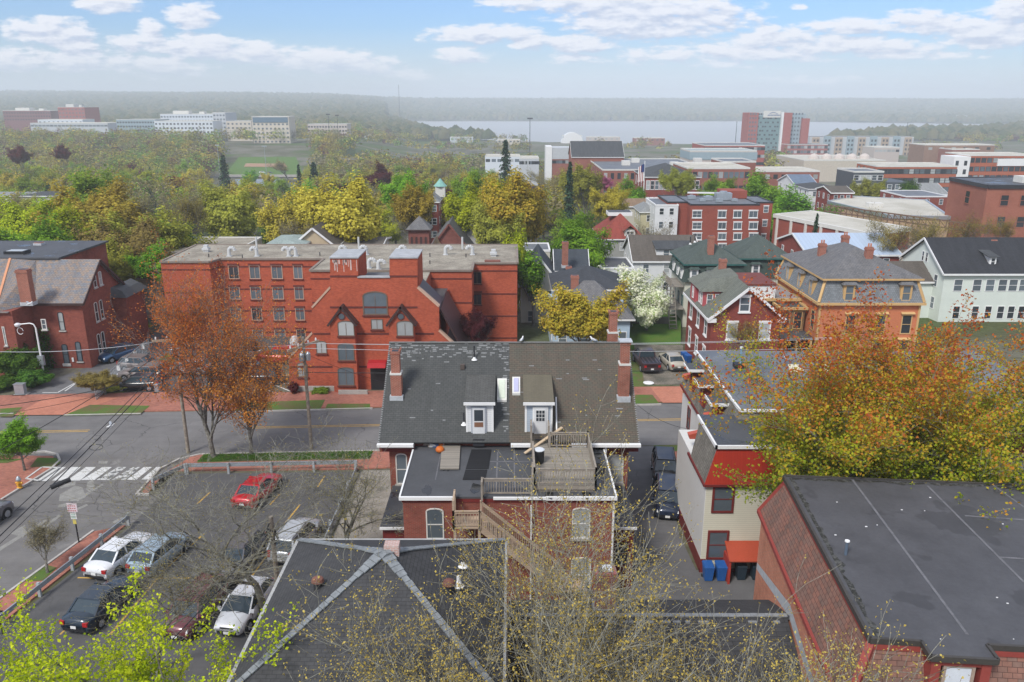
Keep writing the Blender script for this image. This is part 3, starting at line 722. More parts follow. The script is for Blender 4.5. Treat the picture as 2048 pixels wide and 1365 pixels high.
sheet('verge', [g(60, 935, .1), g(108, 934, .1), g(122, 925, .1), g(112, 917, .1), g(75, 916, .1)], .118, grass)
slab('verge', [(-90, near(-90, .3)), (-38.5, near(-38.5, .3)), (-39.3, 56.6), (-90, 54.4)], .13, grass)
bx = MB()                                # white outlined brick square beside the crossing
q = [g(*p, .1) for p in ((84, 935), (117, 936), (78, 962), (52, 958))]
for a, b in zip(q, q[1:]+q[:1]): bx.bar((*a, .125), (*b, .125), .14, .02)
struct('painted_square', bx, wht)
# crossing: bars of the zebra, and the road markings
zb = [((112, 935), (132, 935), (95, 963), (72, 963)), ((140, 935), (162, 935), (130, 962), (104, 962)), ((172, 935), (192, 935), (160, 962), (134, 962)), ((205, 935), (224, 935), (189, 961), (162, 961)),
      ((236, 935), (253, 935), (218, 961), (193, 961)), ((265, 935), (280, 935), (250, 961), (223, 961)), ((288, 935), (304, 935), (272, 961), (253, 961)), ((313, 935), (326, 935), (297, 960), (283, 960))]
for i, q in enumerate(zb): sheet('crossing_stripe', [g(*p) for p in q], .024, wornw if i in (4, 5) else wht)
def line(name, p, q, w, m, z=.026):
    p, q = Vector((*p, 0)), Vector((*q, 0)); d = (q-p).normalized(); s = Vector((-d.y, d.x, 0))*w/2
    return sheet(name, [p-s, q-s, q+s, p+s], z, m)
for o in (-.15, .15):
    line('centre_line', (-170, yc(-170)+o), (-36.3, yc(-36.3)+o), .11, yel); line('centre_line', (-22.5, yc(-22.5)+o), (170, yc(170)+o), .11, yel)
patch = twotone('pale_road_patch', (.27, .265, .245), (.22, .215, .20), 2, .4, .6, .9, 12, .12)
for px in (((120, 990), (150, 972), (165, 976), (172, 995), (155, 1003), (118, 1003)), ((175, 965), (186, 958), (190, 975), (180, 985), (172, 980)), ((130, 970), (152, 963), (150, 972), (118, 978)),
           ((198, 923), (216, 923), (214, 928), (196, 928)), ((118, 1010), (138, 1006), (130, 1015), (115, 1016)), ((20, 1068), (50, 1050), (52, 1066), (46, 1076))):
    sheet('road_patch', [g(*p) for p in px], .0205, patch)
for px in (((0, 1095), (90, 1040), (94, 1043), (0, 1103)), ((150, 1000), (205, 968), (207, 971), (155, 1004)), ((60, 1072), (118, 1030), (122, 1033), (64, 1077)), ((150, 1018), (174, 1009), (176, 1012), (154, 1022)), ((225, 1045), (245, 1033), (247, 1036), (229, 1049))):
    sheet('road_patch', [g(*p) for p in px], .0207, patch)
# parking bay lines (yellow) in the near lot, white in the far lots
for a, b in (((220, 1270), (330, 1140)), ((330, 1140), (408, 1068)), ((320, 1262), (375, 1205)), ((120, 1270), (165, 1228)), ((262, 1135), (280, 1118)), ((428, 1140), (440, 1125)), ((520, 1130), (548, 1092)), ((470, 1200), (520, 1130)),
             ((155, 1156), (190, 1157)), ((305, 1157), (400, 1157)), ((395, 1008), (420, 985)), ((470, 1006), (490, 985)), ((560, 1060), (600, 1010)), ((540, 1010), (560, 988)), ((635, 975), (650, 952)), ((455, 1240), (440, 1262))):
    line('bay_line', g(*a), g(*b), .12, yel, .014)
for a, b in (((64, 1271), (70, 1265)), ((75, 1271), (81, 1265)), ((268, 1270), (274, 1264)), ((281, 1268), (290, 1262)), ((281, 1268), (286, 1269))):
    line('bay_number', g(*a), g(*b), .13, yel, .014)
for a, b in (((470, 768), (590, 768)), ((472, 772), (515, 788)), ((515, 772), (552, 788)), ((548, 770), (580, 783)), ((565, 751), (590, 751)), ((130, 783), (162, 760)), ((85, 786), (115, 786)), ((115, 786), (162, 760)),
             ((460, 705), (468, 697)), ((490, 705), (500, 695)), ((515, 706), (527, 695)), ((350, 733), (370, 733)), ((303, 772), (330, 772)), ((308, 752), (325, 752)), ((455, 710), (540, 712))):
    line('bay_line', g(*a), g(*b), .14, wht, .02)
blue = plain('blue_road_paint', (.10, .28, .42), .7, .2)
for px in (((518, 722), (536, 722), (530, 732), (510, 732)), ((472, 762), (490, 755), (486, 764), (474, 768))): sheet('accessible_bay_mark', [g(*p) for p in px], .024, blue)
# yards
sheet('side_path', [(-11.6, 55.5), (-8.3, 55.5), (-8.3, 30), (-11.6, 30)], .010, pathm)
sheet('rear_yard', [(-12, 38.1), (12, 38.1), (12, 20), (-12, 20)], .006, gravel)
sheet('driveway', [(8.0, near(8)-.1), (12.3, near(12)-.1), (11.9, 56.4), (10.9, 46), (11.1, 41.9), (17, 41.9), (17, 29), (6.2, 29), (6.6, 40)], .014, asph_dr)
sheet('verge', [g(1340, 950), g(1370, 950), g(1370, 930), g(1330, 930)], .022, grass)
slab('pavement', [(11.7, near(12)-.4), (34, near(34)-.4), (34, 57.6), (11.9, 57.2)], .10, pink); slab('verge', [(11.6, near(12)-.3), (20, near(20)-.3), (20, near(20)-1.5), (11.7, near(12)-1.4)], .12, grass)
sheet('gravel_drive', [g(*p) for p in ((1275, 770), (1372, 770), (1366, 690), (1268, 690))], .02, gravel)
sheet('lawn', [g(*p) for p in ((1255, 700), (1362, 690), (1362, 628), (1255, 636))], .014, lawn); sheet('lawn', [g(*p) for p in ((1264, 800), (1290, 770), (1274, 700), (1260, 700))], .024, grass)
sheet('yard', [(-8, far(0, 4.6)), (60, far(60, 4.3)), (75, 130), (-6, 130)], .004 , gravel) if False else None
# ---------------------------------------------------------------- the near buildings
brk_red = brick('red_house_brick', (.27, .065, .045), (.21, .05, .036), (.20, .13, .10))
brk_or = brick('orange_red_brick', (.56, .23, .14), (.48, .18, .11), (.33, .2, .15))
brk_chim = brick('chimney_brick', (.34, .085, .05), (.26, .065, .04), (.34, .24, .19), .21, .075, .012)
sh_l = shingle('grey_green_shingles', (.078, .08, .078), (.066, .069, .067), (.042, .044, .043), .30, .15, .22, .85)
sh_r = shingle('brown_shingles', (.115, .09, .07), (.092, .088, .07), (.05, .045, .038), .32, .15, .2, .9, (.17, .16, .15), .8, .80)
sh_d = shingle('dark_asphalt_shingles', (.062, .062, .064), (.052, .052, .054), (.035, .035, .036), .33, .145, .35, .85, (.17, .18, .185), 1.1, .79)
sh_c = shingle('ribbed_dark_shingles', (.055, .055, .058), (.047, .047, .05), (.022, .022, .023), .9, .20, .25, .85)
sh_m = shingle('mottled_red_grey_shingles', (.24, .115, .085), (.17, .11, .09), (.09, .05, .04), .30, .17, .32, .9)
def membrane(name, c, wet=.35):
    def f(t):
        co = obj_co(t); n1 = t.noise(co, .5, 5, .65); n2 = t.noise(co, 6, 3, .7)
        k = t.m('ADD', t.m('MULTIPLY', n1, .7), t.m('MULTIPLY', n2, .3))
        w = t.ramp(t.noise(co, .33, 4, .55), [(.58, 0.0), (.60, 1.0)])
        col = t.mix(t.ramp(k, [(.35, 0.0), (.65, 1.0)]), mul(c, .8), mul(c, 1.25))
        col = t.mix(t.m('MULTIPLY', w, .5), col, mul(c, .5))
        ro = t.m('SUBTRACT', .62, t.m('MULTIPLY', w, wet))
        return pbsdf(t, col, ro if wet else .6, 0, .4)
    return mat(name, f)
mb_dark = membrane('black_roof_membrane', (.065, .067, .072)); mb_grey = membrane('grey_roof_membrane', (.13, .14, .155), .2); mb_d = membrane('charcoal_roof_membrane', (.066, .066, .072), 0)
seam = plain('roof_seam', (.14, .14, .15), .7, .35, 3); puddle = mat('roof_puddle', lambda t: pbsdf(t, (.02, .02, .02), .08, 0, .6))
def chimney(th, x, y, z0, z1, w=.6, d=.6, m=None, cap=True, pots=0, parent=None, fl=True):
    b = MB(); b.box(x-w/2, x+w/2, y-d/2, y+d/2, z0, z1-.32); b.box(x-w/2-.05, x+w/2+.05, y-d/2-.05, y+d/2+.05, z1-.32, z1-.12); b.box(x-w/2, x+w/2, y-d/2, y+d/2, z1-.12, z1)
    b.box(x-w/2+.13, x+w/2-.13, y-d/2+.13, y+d/2-.13, z1, z1+.012, 1)
    if fl: b.box(x-w/2-.06, x+w/2+.06, y-d/2-.06, y+d/2+.06, z0, z0+.35, 2)
    o = th.part('chimney', b, [m or brk_chim, darkmetal, flash], parent)
    for k in range(pots):
        p = MB(); px_ = x+(k-(pots-1)/2)*.25; p.tube((px_, y, z1), (px_, y, z1+.4), .1, .085, 8); th.part('chimney_pot', p, brk_or, o)
    return o
def pipe(th, x, y, z0, z1, r=.05, m=None, base=True, parent=None):
    b = MB(); b.tube((x, y, z0-.1), (x, y, z1), r)
    if base: b.lathe([(.2, 0), (.12, .08), (r+.01, .2)], (x, y, z0-.02), 8, 1)
    return th.part('vent_pipe', b, [m or darkmetal, white], parent)

# ======== the double house in the middle
th = Thing('double_house', 'red brick double house, big roof half grey and half brown, with two small door dormers', 'house', (0, 50, 0))
HX0, HX1, YE, YR, ZE, ZR = -8.1, 7.72, 44.3, 50.3, 7.3, 11.8; YF_ = 2*YR-YE
def rz(y): return ZE+(ZR-ZE)*(y-YE)/(YR-YE)
b = MB(); x0, x1, ya, yb = HX0+.55, HX1-.55, YE+.55, YF_-.55
b.poly([(x0, ya, 0), (x1, ya, 0), (x1, ya, rz(ya)-.2), (x0, ya, rz(ya)-.2)]); b.poly([(x1, yb, 0), (x0, yb, 0), (x0, yb, rz(ya)-.2), (x1, yb, rz(ya)-.2)])
for x in (x0, x1):
    P = [(x, ya, 0), (x, yb, 0), (x, yb, rz(ya)-.2), (x, YR, ZR-.25), (x, ya, rz(ya)-.2)]; b.poly(P if x > 0 else P[::-1])
wall = th.part('wall', b, brk_red)
XM = -.17
for xa, xb, m in ((HX0, XM, sh_l), (XM, HX1, sh_r)):
    b = MB(); b.plate([(xa, YE, ZE), (xb, YE, ZE), (xb, YR, ZR), (xa, YR, ZR)], .14); b.plate([(xb, YF_, ZE), (xa, YF_, ZE), (xa, YR, ZR-.004), (xb, YR, ZR-.004)], .14)
    th.part('roof', b, m)
fl = MB(); rr = random.Random(3)                       # pale torn shingle scraps along the ridge and the party line
for i in range(150):
    x = HX0+.1+rr.random()*7.7; k = abs(rr.gauss(0, .5)); y = YR-.12-k*1.0
    if rr.random() < .22: x = XM-.12-abs(rr.gauss(0, .13)); y = YE+.3+rr.random()*5.5
    w = .1+.28*rr.random(); y = YE+round((y-YE)/.12)*.12; fl.poly([(x-w/2, y, rz(y)+.012), (x+w/2, y, rz(y)+.012), (x+w/2, y+.07, rz(y+.07)+.012), (x-w/2, y+.07, rz(y+.07)+.012)])
for i in range(26):
    x = HX0+.3+rr.random()*15; y = YE+1+rr.random()*4.4; w = .12+.35*rr.random(); fl.poly([(x-w/2, y, rz(y)+.012), (x+w/2, y, rz(y)+.012), (x+w/2, y+.06, rz(y+.06)+.012), (x-w/2, y+.06, rz(y+.06)+.012)])
for s_ in (HX0+.03, HX1-.03):
    for i in range(46): y = YE+i*.13; fl.poly([(s_-.05, y, rz(y)+.011), (s_+.05, y, rz(y)+.011), (s_+.05, y+.06, rz(y+.06)+.011), (s_-.05, y+.06, rz(y+.06)+.011)])
th.part('worn_shingle_flecks', fl, plain('bare_shingle_felt', (.20, .205, .205), .85, .3, 6))['kind'] = 'stuff'
b = MB(); b.bar((HX0-.02, YR, ZR+.02), (HX1+.02, YR, ZR+.02), .2, .05); th.part('ridge_cap', b, plain('ridge_shingle', (.16, .16, .15), .85, .3, 5))
b = MB()                                                 # white eave boards, either side of the rear wing
for xa, xb in ((HX0-.05, -5.95), (XM+.1, 2.2), (3.6, HX1+.05)):
    b.box(xa, xb, YE-.28, YE+.02, ZE-.20, ZE-.04); 
for xa, xb in ((HX0-.02, -5.95), (5.55, HX1+.02)): b.box(xa, xb, YE-.02, YE+.55, ZE-.36, ZE-.2, 1); b.box(xa, xb, YE+.42, YE+.53, ZE-.8, ZE-.36, 2)
th.part('eave', b, [white, offwhite, dkred])
def dormer(xc, w, sid, roofm, doorx):
    yf = 44.9; zt = 9.73; z0 = rz(yf)-.02
    b = MB(); b.box(xc-w/2+.06, xc+w/2-.06, yf, 48.0, z0-.1, zt-.02); b.box(xc-w/2+.02, xc-w/2+.14, yf-.02, yf+.1, z0, zt-.05, 1); b.box(xc+w/2-.14, xc+w/2-.02, yf-.02, yf+.1, z0, zt-.05, 1)
    d = th.part('dormer', b, [sid, white])
    b = MB(); b.plate([(xc-w/2-.06, yf-.22, zt-.02), (xc+w/2+.06, yf-.22, zt-.02), (xc+w/2+.06, 48.3, 10.28), (xc-w/2-.06, 48.3, 10.28)], .1); th.part('dormer_roof', b, roofm, d)
    b = MB(); b.box(xc-w/2-.09, xc+w/2+.09, yf-.27, yf-.2, zt-.16, zt+.01); th.part('dormer_gutter', b, white, d)
    b = MB(); b.box(doorx-.47, doorx+.47, yf-.07, yf+.02, rz(yf-.4)-.4, zt-.33); th.part('door_frame', b, white if sid is not clapw else plain('grey_trim', (.36, .38, .42), .6, .15), d)
    b = MB(); b.box(doorx-.37, doorx+.37, yf-.11, yf, rz(yf-.4)-.4, zt-.42); b.box(doorx-.34, doorx+.34, yf-.5, yf, 7.0, 7.45, 1)
    o = th.part('door', b, [plain('storm_door', (.62, .63, .64), .5, .1), darkmetal], d)
    b = MB(); b.box(doorx-.27, doorx+.27, yf-.125, yf-.05, zt-1.25, zt-.52); th.part('door_pane', b, g_dark, o)
    b = MB()
    if sid is clapw: b.box(doorx-.27, doorx+.27, yf-.13, yf-.06, zt-1.28, zt-1.24); b.box(doorx-.27, doorx+.27, yf-.128, yf-.05, zt-1.62, zt-1.32, 1)
    else:
        for k in range(4): b.box(doorx-.27+k*.18-.012, doorx-.27+k*.18+.012, yf-.135, yf-.06, zt-1.25, zt-.52)
        for k in range(4): b.box(doorx-.27, doorx+.27, yf-.133, yf-.06, zt-1.25+k*.24-.012, zt-1.25+k*.24+.012)
    th.part('door_bars', b, [white, plain('brown_panel', (.2, .1, .06), .6)], o)
clapw = clap('white_siding', (.70, .71, .71)); clapb = clap('pale_blue_grey_siding', (.40, .46, .53))
dormer(-1.96, 1.72, clapw, shingle('dormer_shingles', (.10, .10, .095), (.085, .085, .08), (.05, .05, .048)), -2.02)
dormer(1.62, 1.72, clapb, shingle('olive_brown_shingles', (.135, .12, .085), (.125, .11, .08), (.11, .1, .075), .3, .15, .15), 1.72)
for (xa, xb, ya_, yb_, m) in ((-.93, -.33, 46.6, 47.9, plain('cloudy_skylight', (.55, .60, .50), .3, .15)), (.02, .52, 47.0, 48.0, plain('lilac_skylight', (.42, .42, .58), .3, .1))):
    b = MB(); b.hexa([(xa, ya_, rz(ya_)-.02), (xb, ya_, rz(ya_)-.02), (xb, yb_, rz(yb_)-.02), (xa, yb_, rz(yb_)-.02)], [(xa, ya_, rz(ya_)+.14), (xb, ya_, rz(ya_)+.14), (xb, yb_, rz(yb_)+.14), (xa, yb_, rz(yb_)+.14)], 0)
    b.hexa([(xa+.06, ya_+.06, rz(ya_+.06)+.1), (xb-.06, ya_+.06, rz(ya_+.06)+.1), (xb-.06, yb_-.06, rz(yb_-.06)+.1), (xa+.06, yb_-.06, rz(yb_-.06)+.1)], [(xa+.12, ya_+.12, rz(ya_+.12)+.19), (xb-.12, ya_+.12, rz(ya_+.12)+.19), (xb-.12, yb_-.12, rz(yb_-.12)+.19), (xa+.12, yb_-.12, rz(yb_-.12)+.19)], 1)
    th.part('skylight', b, [offwhite, m])
def chim2(x, y, z0, z1, sp=False):
    b = MB(); b.box(x-.33, x+.33, y-.33, y+.33, z0-.3, z1-1.5); b.box(x-.36, x+.36, y-.36, y+.36, z1-1.5, z1-1.38, 1); b.box(x-.27, x+.27, y-.27, y+.27, z1-1.38, z1-.16); b.box(x-.32, x+.32, y-.32, y+.32, z1-.16, z1)
    b.box(x-.2, x+.2, y-.2, y+.2, z1, z1+.01, 2); b.box(x-.42, x+.42, y-.42, y+.36, z0-.3, z0+.12, 3)
    if sp:
        for k, (dx, dy) in enumerate(((-.3, -.3), (.3, -.3), (-.3, .3), (.3, .3))): b.box(x+dx-.05, x+dx+.05, y+dy-.05, y+dy+.05, z1, z1+.06+.05*(k % 2))
    else: b.box(x-.40, x+.40, y-.40, y+.40, z1+.012, z1+.07, 3)
    th.part('chimney', b, [brk_chim, offwhite, darkmetal, flash])
chim2(-7.25, 47.1, 9.25, 12.25, True); chim2(7.0, 47.0, 9.25, 12.9); chim2(6.9, 52.4, 9.9, 13.4, True)
pipe(th, -2.45, 49.2, rz(49.2), rz(49.2)+.95); pipe(th, -2.95, 45.3, rz(45.3), rz(45.3)+.8)
b = MB(); b.box(-3.32, -3.06, 48.5, 48.8, rz(48.6), rz(48.6)+.3); th.part('vent_box', b, plain('brown_vent', (.09, .07, .06), .6))
b = MB(); b.tube((2.72, 44.5, 7.5), (2.75, 46.6, 9.35), .05).bar((2.70, 44.35, 7.5), (2.70, 44.35, 6.9), .1, .08); b.box(5.62, 5.74, 44.2, 44.3, 5.9, 7.1); b.box(5.38, 5.48, 38.05, 38.15, .2, 6.6); b.box(1.0-2.9, 0, 0, 0, 0, 0) if False else None
b.box(.98+.0, 1.06, 38.07, 38.14, .3, 6.4); th.part('downpipe', b, white)
# the flat-roofed rear wing
WX0, WX1, WY = -5.97, 5.55, 38.2; WZ = 6.85
b = MB(); b.box(WX0+.12, WX1-.12, WY+.1, 44.85, 0, WZ-.35); th.part('rear_wing_wall', b, brk_red)
b = MB(); b.box(WX0+.08, WX1-.08, WY+.06, 44.8, WZ-.35, WZ-.12); th.part('painted_band', b, dkred)
b = MB(); b.box(WX0+.04, WX1-.04, WY+.05, 44.84, WZ-.12, WZ, 0); th.part('rear_wing_roof', b, mb_dark)
b = MB(); b.box(WX0-.06, -3.1, WY-.08, WY+.05, WZ-.16, WZ+.03); b.box(1.9-.1, WX1+.06, WY-.08, WY+.05, WZ-.16, WZ+.03); b.box(-1.0, 1.8, WY-.06, WY+.05, WZ-.14, WZ)
b.box(WX0-.06, WX0+.03, WY+.05, 44.2, WZ-.16, WZ+.06); b.box(WX1-.03, WX1+.06, WY+.05, 44.2, WZ-.16, WZ+.06); th.part('gutter', b, white)
b = MB()
for (xa, xb, ya_, yb_) in ((-2.6, 2.2, 42.55, 42.62), (-.9, -.82, 38.6, 43.9), (.1, .17, 39.2, 44.2), (-4.3, -4.24, 40.2, 43.9), (1.2, 1.3, 38.4, 38.9)): b.box(xa, xb, ya_, yb_, WZ, WZ+.012)
th.part('roof_seams', b, seam)
for pts in (((-2.65, 41.6), (-1.35, 41.6), (-1.25, 44.2), (-2.45, 44.2)), ((-2.75, 40.2), (-1.5, 40.2), (-1.42, 41.45), (-2.65, 41.45))):
    b = MB(); b.prism(list(pts), WZ+.013, WZ+.04); th.part('rubber_mat', b, boards('black_ribbed_mat', (.018, .018, .02), .3, .4, .3))
b = MB()
for c, s_ in (((5.0, 41.7), 1), ((-2.0, 39.2), .8), ((4.0, 38.55), .7), ((5.15, 43.4), .7), ((-4.6, 39.0), .8), ((2.0, 38.5), .6), ((4.9, 39.9), .7)):
    b = MB(); b.poly([(c[0]+math.cos(a*.5)*s_*(.25+.2*rr.random()), c[1]+math.sin(a*.5)*s_*(.5+.4*rr.random()), WZ+.008) for a in range(12)]); th.part('puddle', b, puddle)
# rear windows and side porches
wk = dict(fm=offwhite, lintel=None, sill=concrete, arch=.12)
wpx(th, 854, 1022, 886, 1076, WY+.1, **wk, glass=g_mid); wpx(th, 1147, 1021, 1177, 1074, WY+.1, **wk, glass=g_blind)
wpx(th, 1145, 1120, 1178, 1180, WY+.1, **wk, glass=g_blind); wpx(th, 852, 1120, 884, 1180, WY+.1, **wk, glass=g_mid)
wpx(th, 1217, 914, 1243, 964, YE+.55, **wk, glass=g_blind); wpx(th, 793, 912, 814, 966, YE+.55, **wk, glass=g_mid)
for sx_ in (-1, 1):
    xa, xb = (WX1+.02, WX1+1.35) if sx_ > 0 else (WX0-1.35, WX0-.02)
    b = MB(); b.box(xa, xb, 40.0, 44.3, 0, 4.0); o = th.part('side_porch', b, dkred)
    b = MB(); b.box(xa-.1*(sx_ < 0), xb+.1*(sx_ > 0), 39.85, 44.8, 4.0, 4.18); b.box(xa-.12*(sx_ < 0), xb+.12*(sx_ > 0), 39.72, 39.85, 4.0, 4.12, 1); th.part('porch_roof', b, [mb_dark, white], o)
    window(th, (xa+xb)/2, 40.0, 1.6, .7, 1.5, fm=dkred, glass=g_dark, parent=o)
for x, s_ in ((x0, -1), (x1, 1)):
    for y in (46.5, 53.5):
        for z in (1.3, 4.4): window(th, x, y, z, .9, 1.7, rot=math.pi/2*s_, fm=offwhite, glass=gl(), sill=concrete)
# sun deck on the rear wing
dk = Thing('roof_deck', 'weathered wooden deck with railings standing on the flat black roof of the rear wing', 'deck', (2.9, 41, WZ))
DX0, DX1, DY0, DY1, DZ = 1.2, 4.5, 38.75, 43.6, 7.3
b = MB(); b.box(DX0, DX1, DY0, DY1, DZ-.05, DZ); b.box(DX0+.05, DX1-.05, DY0+.02, DY0+.07, DZ-.3, DZ-.05, 1); b.box(DX0+.1, DX1-.1, DY0+.1, DY0+.2, WZ, WZ+.12, 1); b.box(1.2, 2.15, 43.6, 44.6, DZ-.05, DZ)
for x in (DX0+.2, 2.9, DX1-.2):
    for y in (DY0+.3, 41.2, DY1-.2): b.box(x-.06, x+.06, y-.06, y+.06, WZ, DZ-.05, 1)
dk.part('deck_floor', b, [oldwood, rail_wood])
def railing(t_, p, q, h=.95, gap=.14, name='railing', mt=None, post=True, parent=None):
    p, q = Vector(p), Vector(q); L = (q-p).length; b = MB(); up = Vector((0, 0, h))
    b.bar(p+up, q+up, .10, .05); b.bar(p+up*.88, q+up*.88, .04, .08); b.bar(p+Vector((0, 0, .12)), q+Vector((0, 0, .12)), .04, .08)
    n = max(1, int(L/gap))
    for i in range(1, n): c = p.lerp(q, i/n); b.bar(c+Vector((0, 0, .1)), c+up*.9, .035, .035)
    if post:
        for c in (p, q): b.box(c.x-.05, c.x+.05, c.y-.05, c.y+.05, c.z-.1, c.z+h+.06)
    return t_.part(name, b, mt or rail_wood, parent)
railing(dk, (DX0, DY0, DZ), (DX1, DY0, DZ)); railing(dk, (DX1, DY0, DZ), (DX1, DY1, DZ)); railing(dk, (2.25, DY1, DZ), (DX1, DY1, DZ)); railing(dk, (DX0, DY0, DZ), (DX0, 42.2, DZ)); railing(dk, (1.15, 43.7, DZ), (1.15, 44.6, DZ), h=1.3); railing(dk, (2.2, 43.7, DZ), (2.2, 44.5, DZ), h=1.3)
es = Thing('fire_stair', 'pale wooden landing and outside stair running down the rear brick wall', 'stairs', (-1, 37.5, 0))
LX0, LX1, LZ = -3.05, -1.65, 5.75
b = MB(); b.box(LX0, LX1, 36.9, WY, LZ-.06, LZ)
for x in (LX0+.06, LX1-.06): b.box(x-.07, x+.07, 36.95, 37.09, 0, LZ+.0)
es.part('landing', b, newwood)
railing(es, (LX0, 36.95, LZ), (LX1-.05, 36.95, LZ), mt=newwood); railing(es, (LX0, 36.95, LZ), (LX0, WY-.05, LZ), mt=newwood, h=1.5)
b = MB(); p0, p1 = Vector((LX1, 0, LZ)), Vector((2.7, 0, 1.9))
for y in (36.98, 37.98): b.bar(p0+Vector((0, y, -.1)), p1+Vector((0, y, -.1)), .06, .28)
for i in range(1, 19): c = p0.lerp(p1, i/19); b.box(c.x-.14, c.x+.14, 37.0, 37.96, c.z-.02, c.z+.02)
es.part('stair_flight', b, newwood); railing(es, p0+Vector((0, 36.95, 0)), p1+Vector((0, 36.95, 0)), mt=newwood); railing(es, p0+Vector((0, 38.0, 0)), p1+Vector((0, 38.0, 0)), mt=newwood)
b = MB(); b.box(2.7, 4.0, 36.95, WY, 1.84, 1.9)
for x in (2.8, 3.9): b.box(x-.06, x+.06, 37.0, 37.1, 0, 1.9)
es.part('lower_landing', b, newwood)
rl = Thing('roof_railing', 'grey wooden railing along the rear edge of the flat roof left of the deck', 'railing', (0, 38.5, WZ))
railing(rl, (-1.55, 38.45, WZ), (1.05, 38.45, WZ), mt=rail_wood); railing(rl, (-1.6, 38.5, WZ), (-1.6, 38.0, WZ)); railing(rl, (1.1, 38.5, WZ), (1.12, 39.7, WZ+.3))
b = MB(); b.prism([g(*p, WZ) for p in ((880, 941), (918, 941), (921, 893), (884, 893))], WZ+.05, WZ+.13); b.prism([g(*p, WZ) for p in ((884, 935), (889, 935), (890, 898), (886, 898))], WZ+.01, WZ+.05)
solo('wood_pallet', b, oldwood, 'grey plank platform lying flat on the black roof beside the rubber mats', 'pallet', loc=(-3.5, 41, WZ))
bt = Thing('barrel', 'black barrel with a white lid standing in the corner of the roof deck', 'barrel', (1.55, 41.5, DZ)); b = MB(); b.lathe([(.24, 0), (.28, .1), (.29, .7), (.27, .78)], (1.55, 41.5, DZ), 16); bt.part('drum', b, trimk)
b = MB(); b.lathe([(.30, .78), (.31, .82), (.24, .86)], (1.55, 41.5, DZ), 16); bt.part('lid', b, plain('white_lid', (.6, .63, .66), .4, .1))
b = MB(); p_, q_ = (.75, 43.4, WZ+.15), (3.05, 44.75, 8.1); b.bar(p_, q_, .2, .05); solo('loose_board', b, plain('fresh_board', (.52, .40, .27), .6, .15), 'long pale board leaning from the black roof up to the deck railing', 'board', loc=(1.9, 44, WZ))
for i, (px_, py_, c_, s_, lb) in enumerate(((880, 905, (.52, .13, .02), .26, 'orange pumpkin, nearer of two at the junk heap by the eave'), (883, 893, (.50, .14, .03), .2, 'orange pumpkin lying just behind the bigger pumpkin'))):
    x, y = g(px_, py_, WZ); b = MB(); b.lathe([(s_*.4, 0), (s_, s_*.45), (s_*1.02, s_*.8), (s_*.75, s_*1.3), (s_*.2, s_*1.4)], (x, y, WZ), 12); solo('pumpkin', b, plain('pumpkin_skin', c_, .5, .2), lb, 'pumpkin', loc=(x, y, WZ), smooth=True)
x, y = g(868, 892, WZ); b = MB()
for i in range(14):
    a = Vector((x+rr.gauss(0, .4), y+rr.gauss(0, .3), WZ+.02)); b.hexa([a+Vector(v) for v in ((-.2, -.12, 0), (.22, -.15, 0), (.18, .2, 0), (-.16, .14, 0))], [a+Vector((v[0]+rr.gauss(0, .06), v[1]+rr.gauss(0, .06), .1+.35*rr.random())) for v in ((-.15, -.1, 0), (.17, -.11, 0), (.12, .15, 0), (-.1, .1, 0))], i % 3)
solo('tarp_heap', b, [plain('grey_white_tarp', (.46, .46, .46), .7, .2), plain('blue_rag', (.05, .08, .16), .8), plain('beige_cloth', (.38, .32, .27), .8)], 'crumpled grey and blue tarps heaped on the roof by the eave', 'tarp', loc=(x, y, WZ))
# gulls on roofs
def gull(x, y, z, a, label, fly=False):
    t_ = Thing('gull', label, 'bird', (x, y, z), a, 'gulls on the roofs', local=True); b = MB()
    prof = [(-.26, .02, .16), (-.18, .05, .17), (-.05, .085, .18), (.08, .08, .20), (.15, .05, .27), (.19, .05, .33), (.24, .035, .34), (.27, .012, .33)]
    for (xa, ra, za), (xb, rb, zb_) in zip(prof[:-1], prof[1:]): b.tube((xa, 0, za), (xb, 0, zb_), ra, rb, 8)
    t_.part('body', b, white, smooth=True); b = MB()
    if fly: b.hexa([(-.06, .05, .2), (.1, .05, .2), (.02, .6, .3), (-.12, .62, .3)], [(-.06, .05, .22), (.1, .05, .22), (.02, .6, .315), (-.12, .62, .315)]); b.hexa([(-.12, -.62, .3), (.02, -.6, .3), (.1, -.05, .2), (-.06, -.05, .2)], [(-.12, -.62, .315), (.02, -.6, .315), (.1, -.05, .22), (-.06, -.05, .22)])
    else:
        b.hexa([(-.3, -.09, .17), (.06, -.1, .16), (.06, -.07, .16), (-.3, -.04, .17)], [(-.28, -.08, .2), (.06, -.08, .26), (.06, -.05, .27), (-.28, -.04, .2)]); b.hexa([(-.3, .04, .17), (.06, .07, .16), (.06, .1, .16), (-.3, .09, .17)], [(-.28, .04, .2), (.06, .05, .27), (.06, .08, .26), (-.28, .08, .2)])
    t_.part('wing', b, plain('grey_feathers', (.32, .34, .37), .7, .1)); b = MB(); b.tube((.27, 0, .33), (.33, 0, .31), .012, .004, 5)
    if not fly: b.tube((0, .03, 0), (0, .03, .14), .008, .008, 4).tube((0, -.03, 0), (0, -.03, .14), .008, .008, 4)
    t_.part('beak_and_legs', b, plain('yellow_beak', (.5, .35, .05), .5))
gull(.65, YR, ZR+.03, 1.2, 'white gull on the roof ridge nearest its middle'); gull(5.35, YR, ZR+.03, 2.4, 'white gull on the ridge of the brown roof, nearer the right chimney')

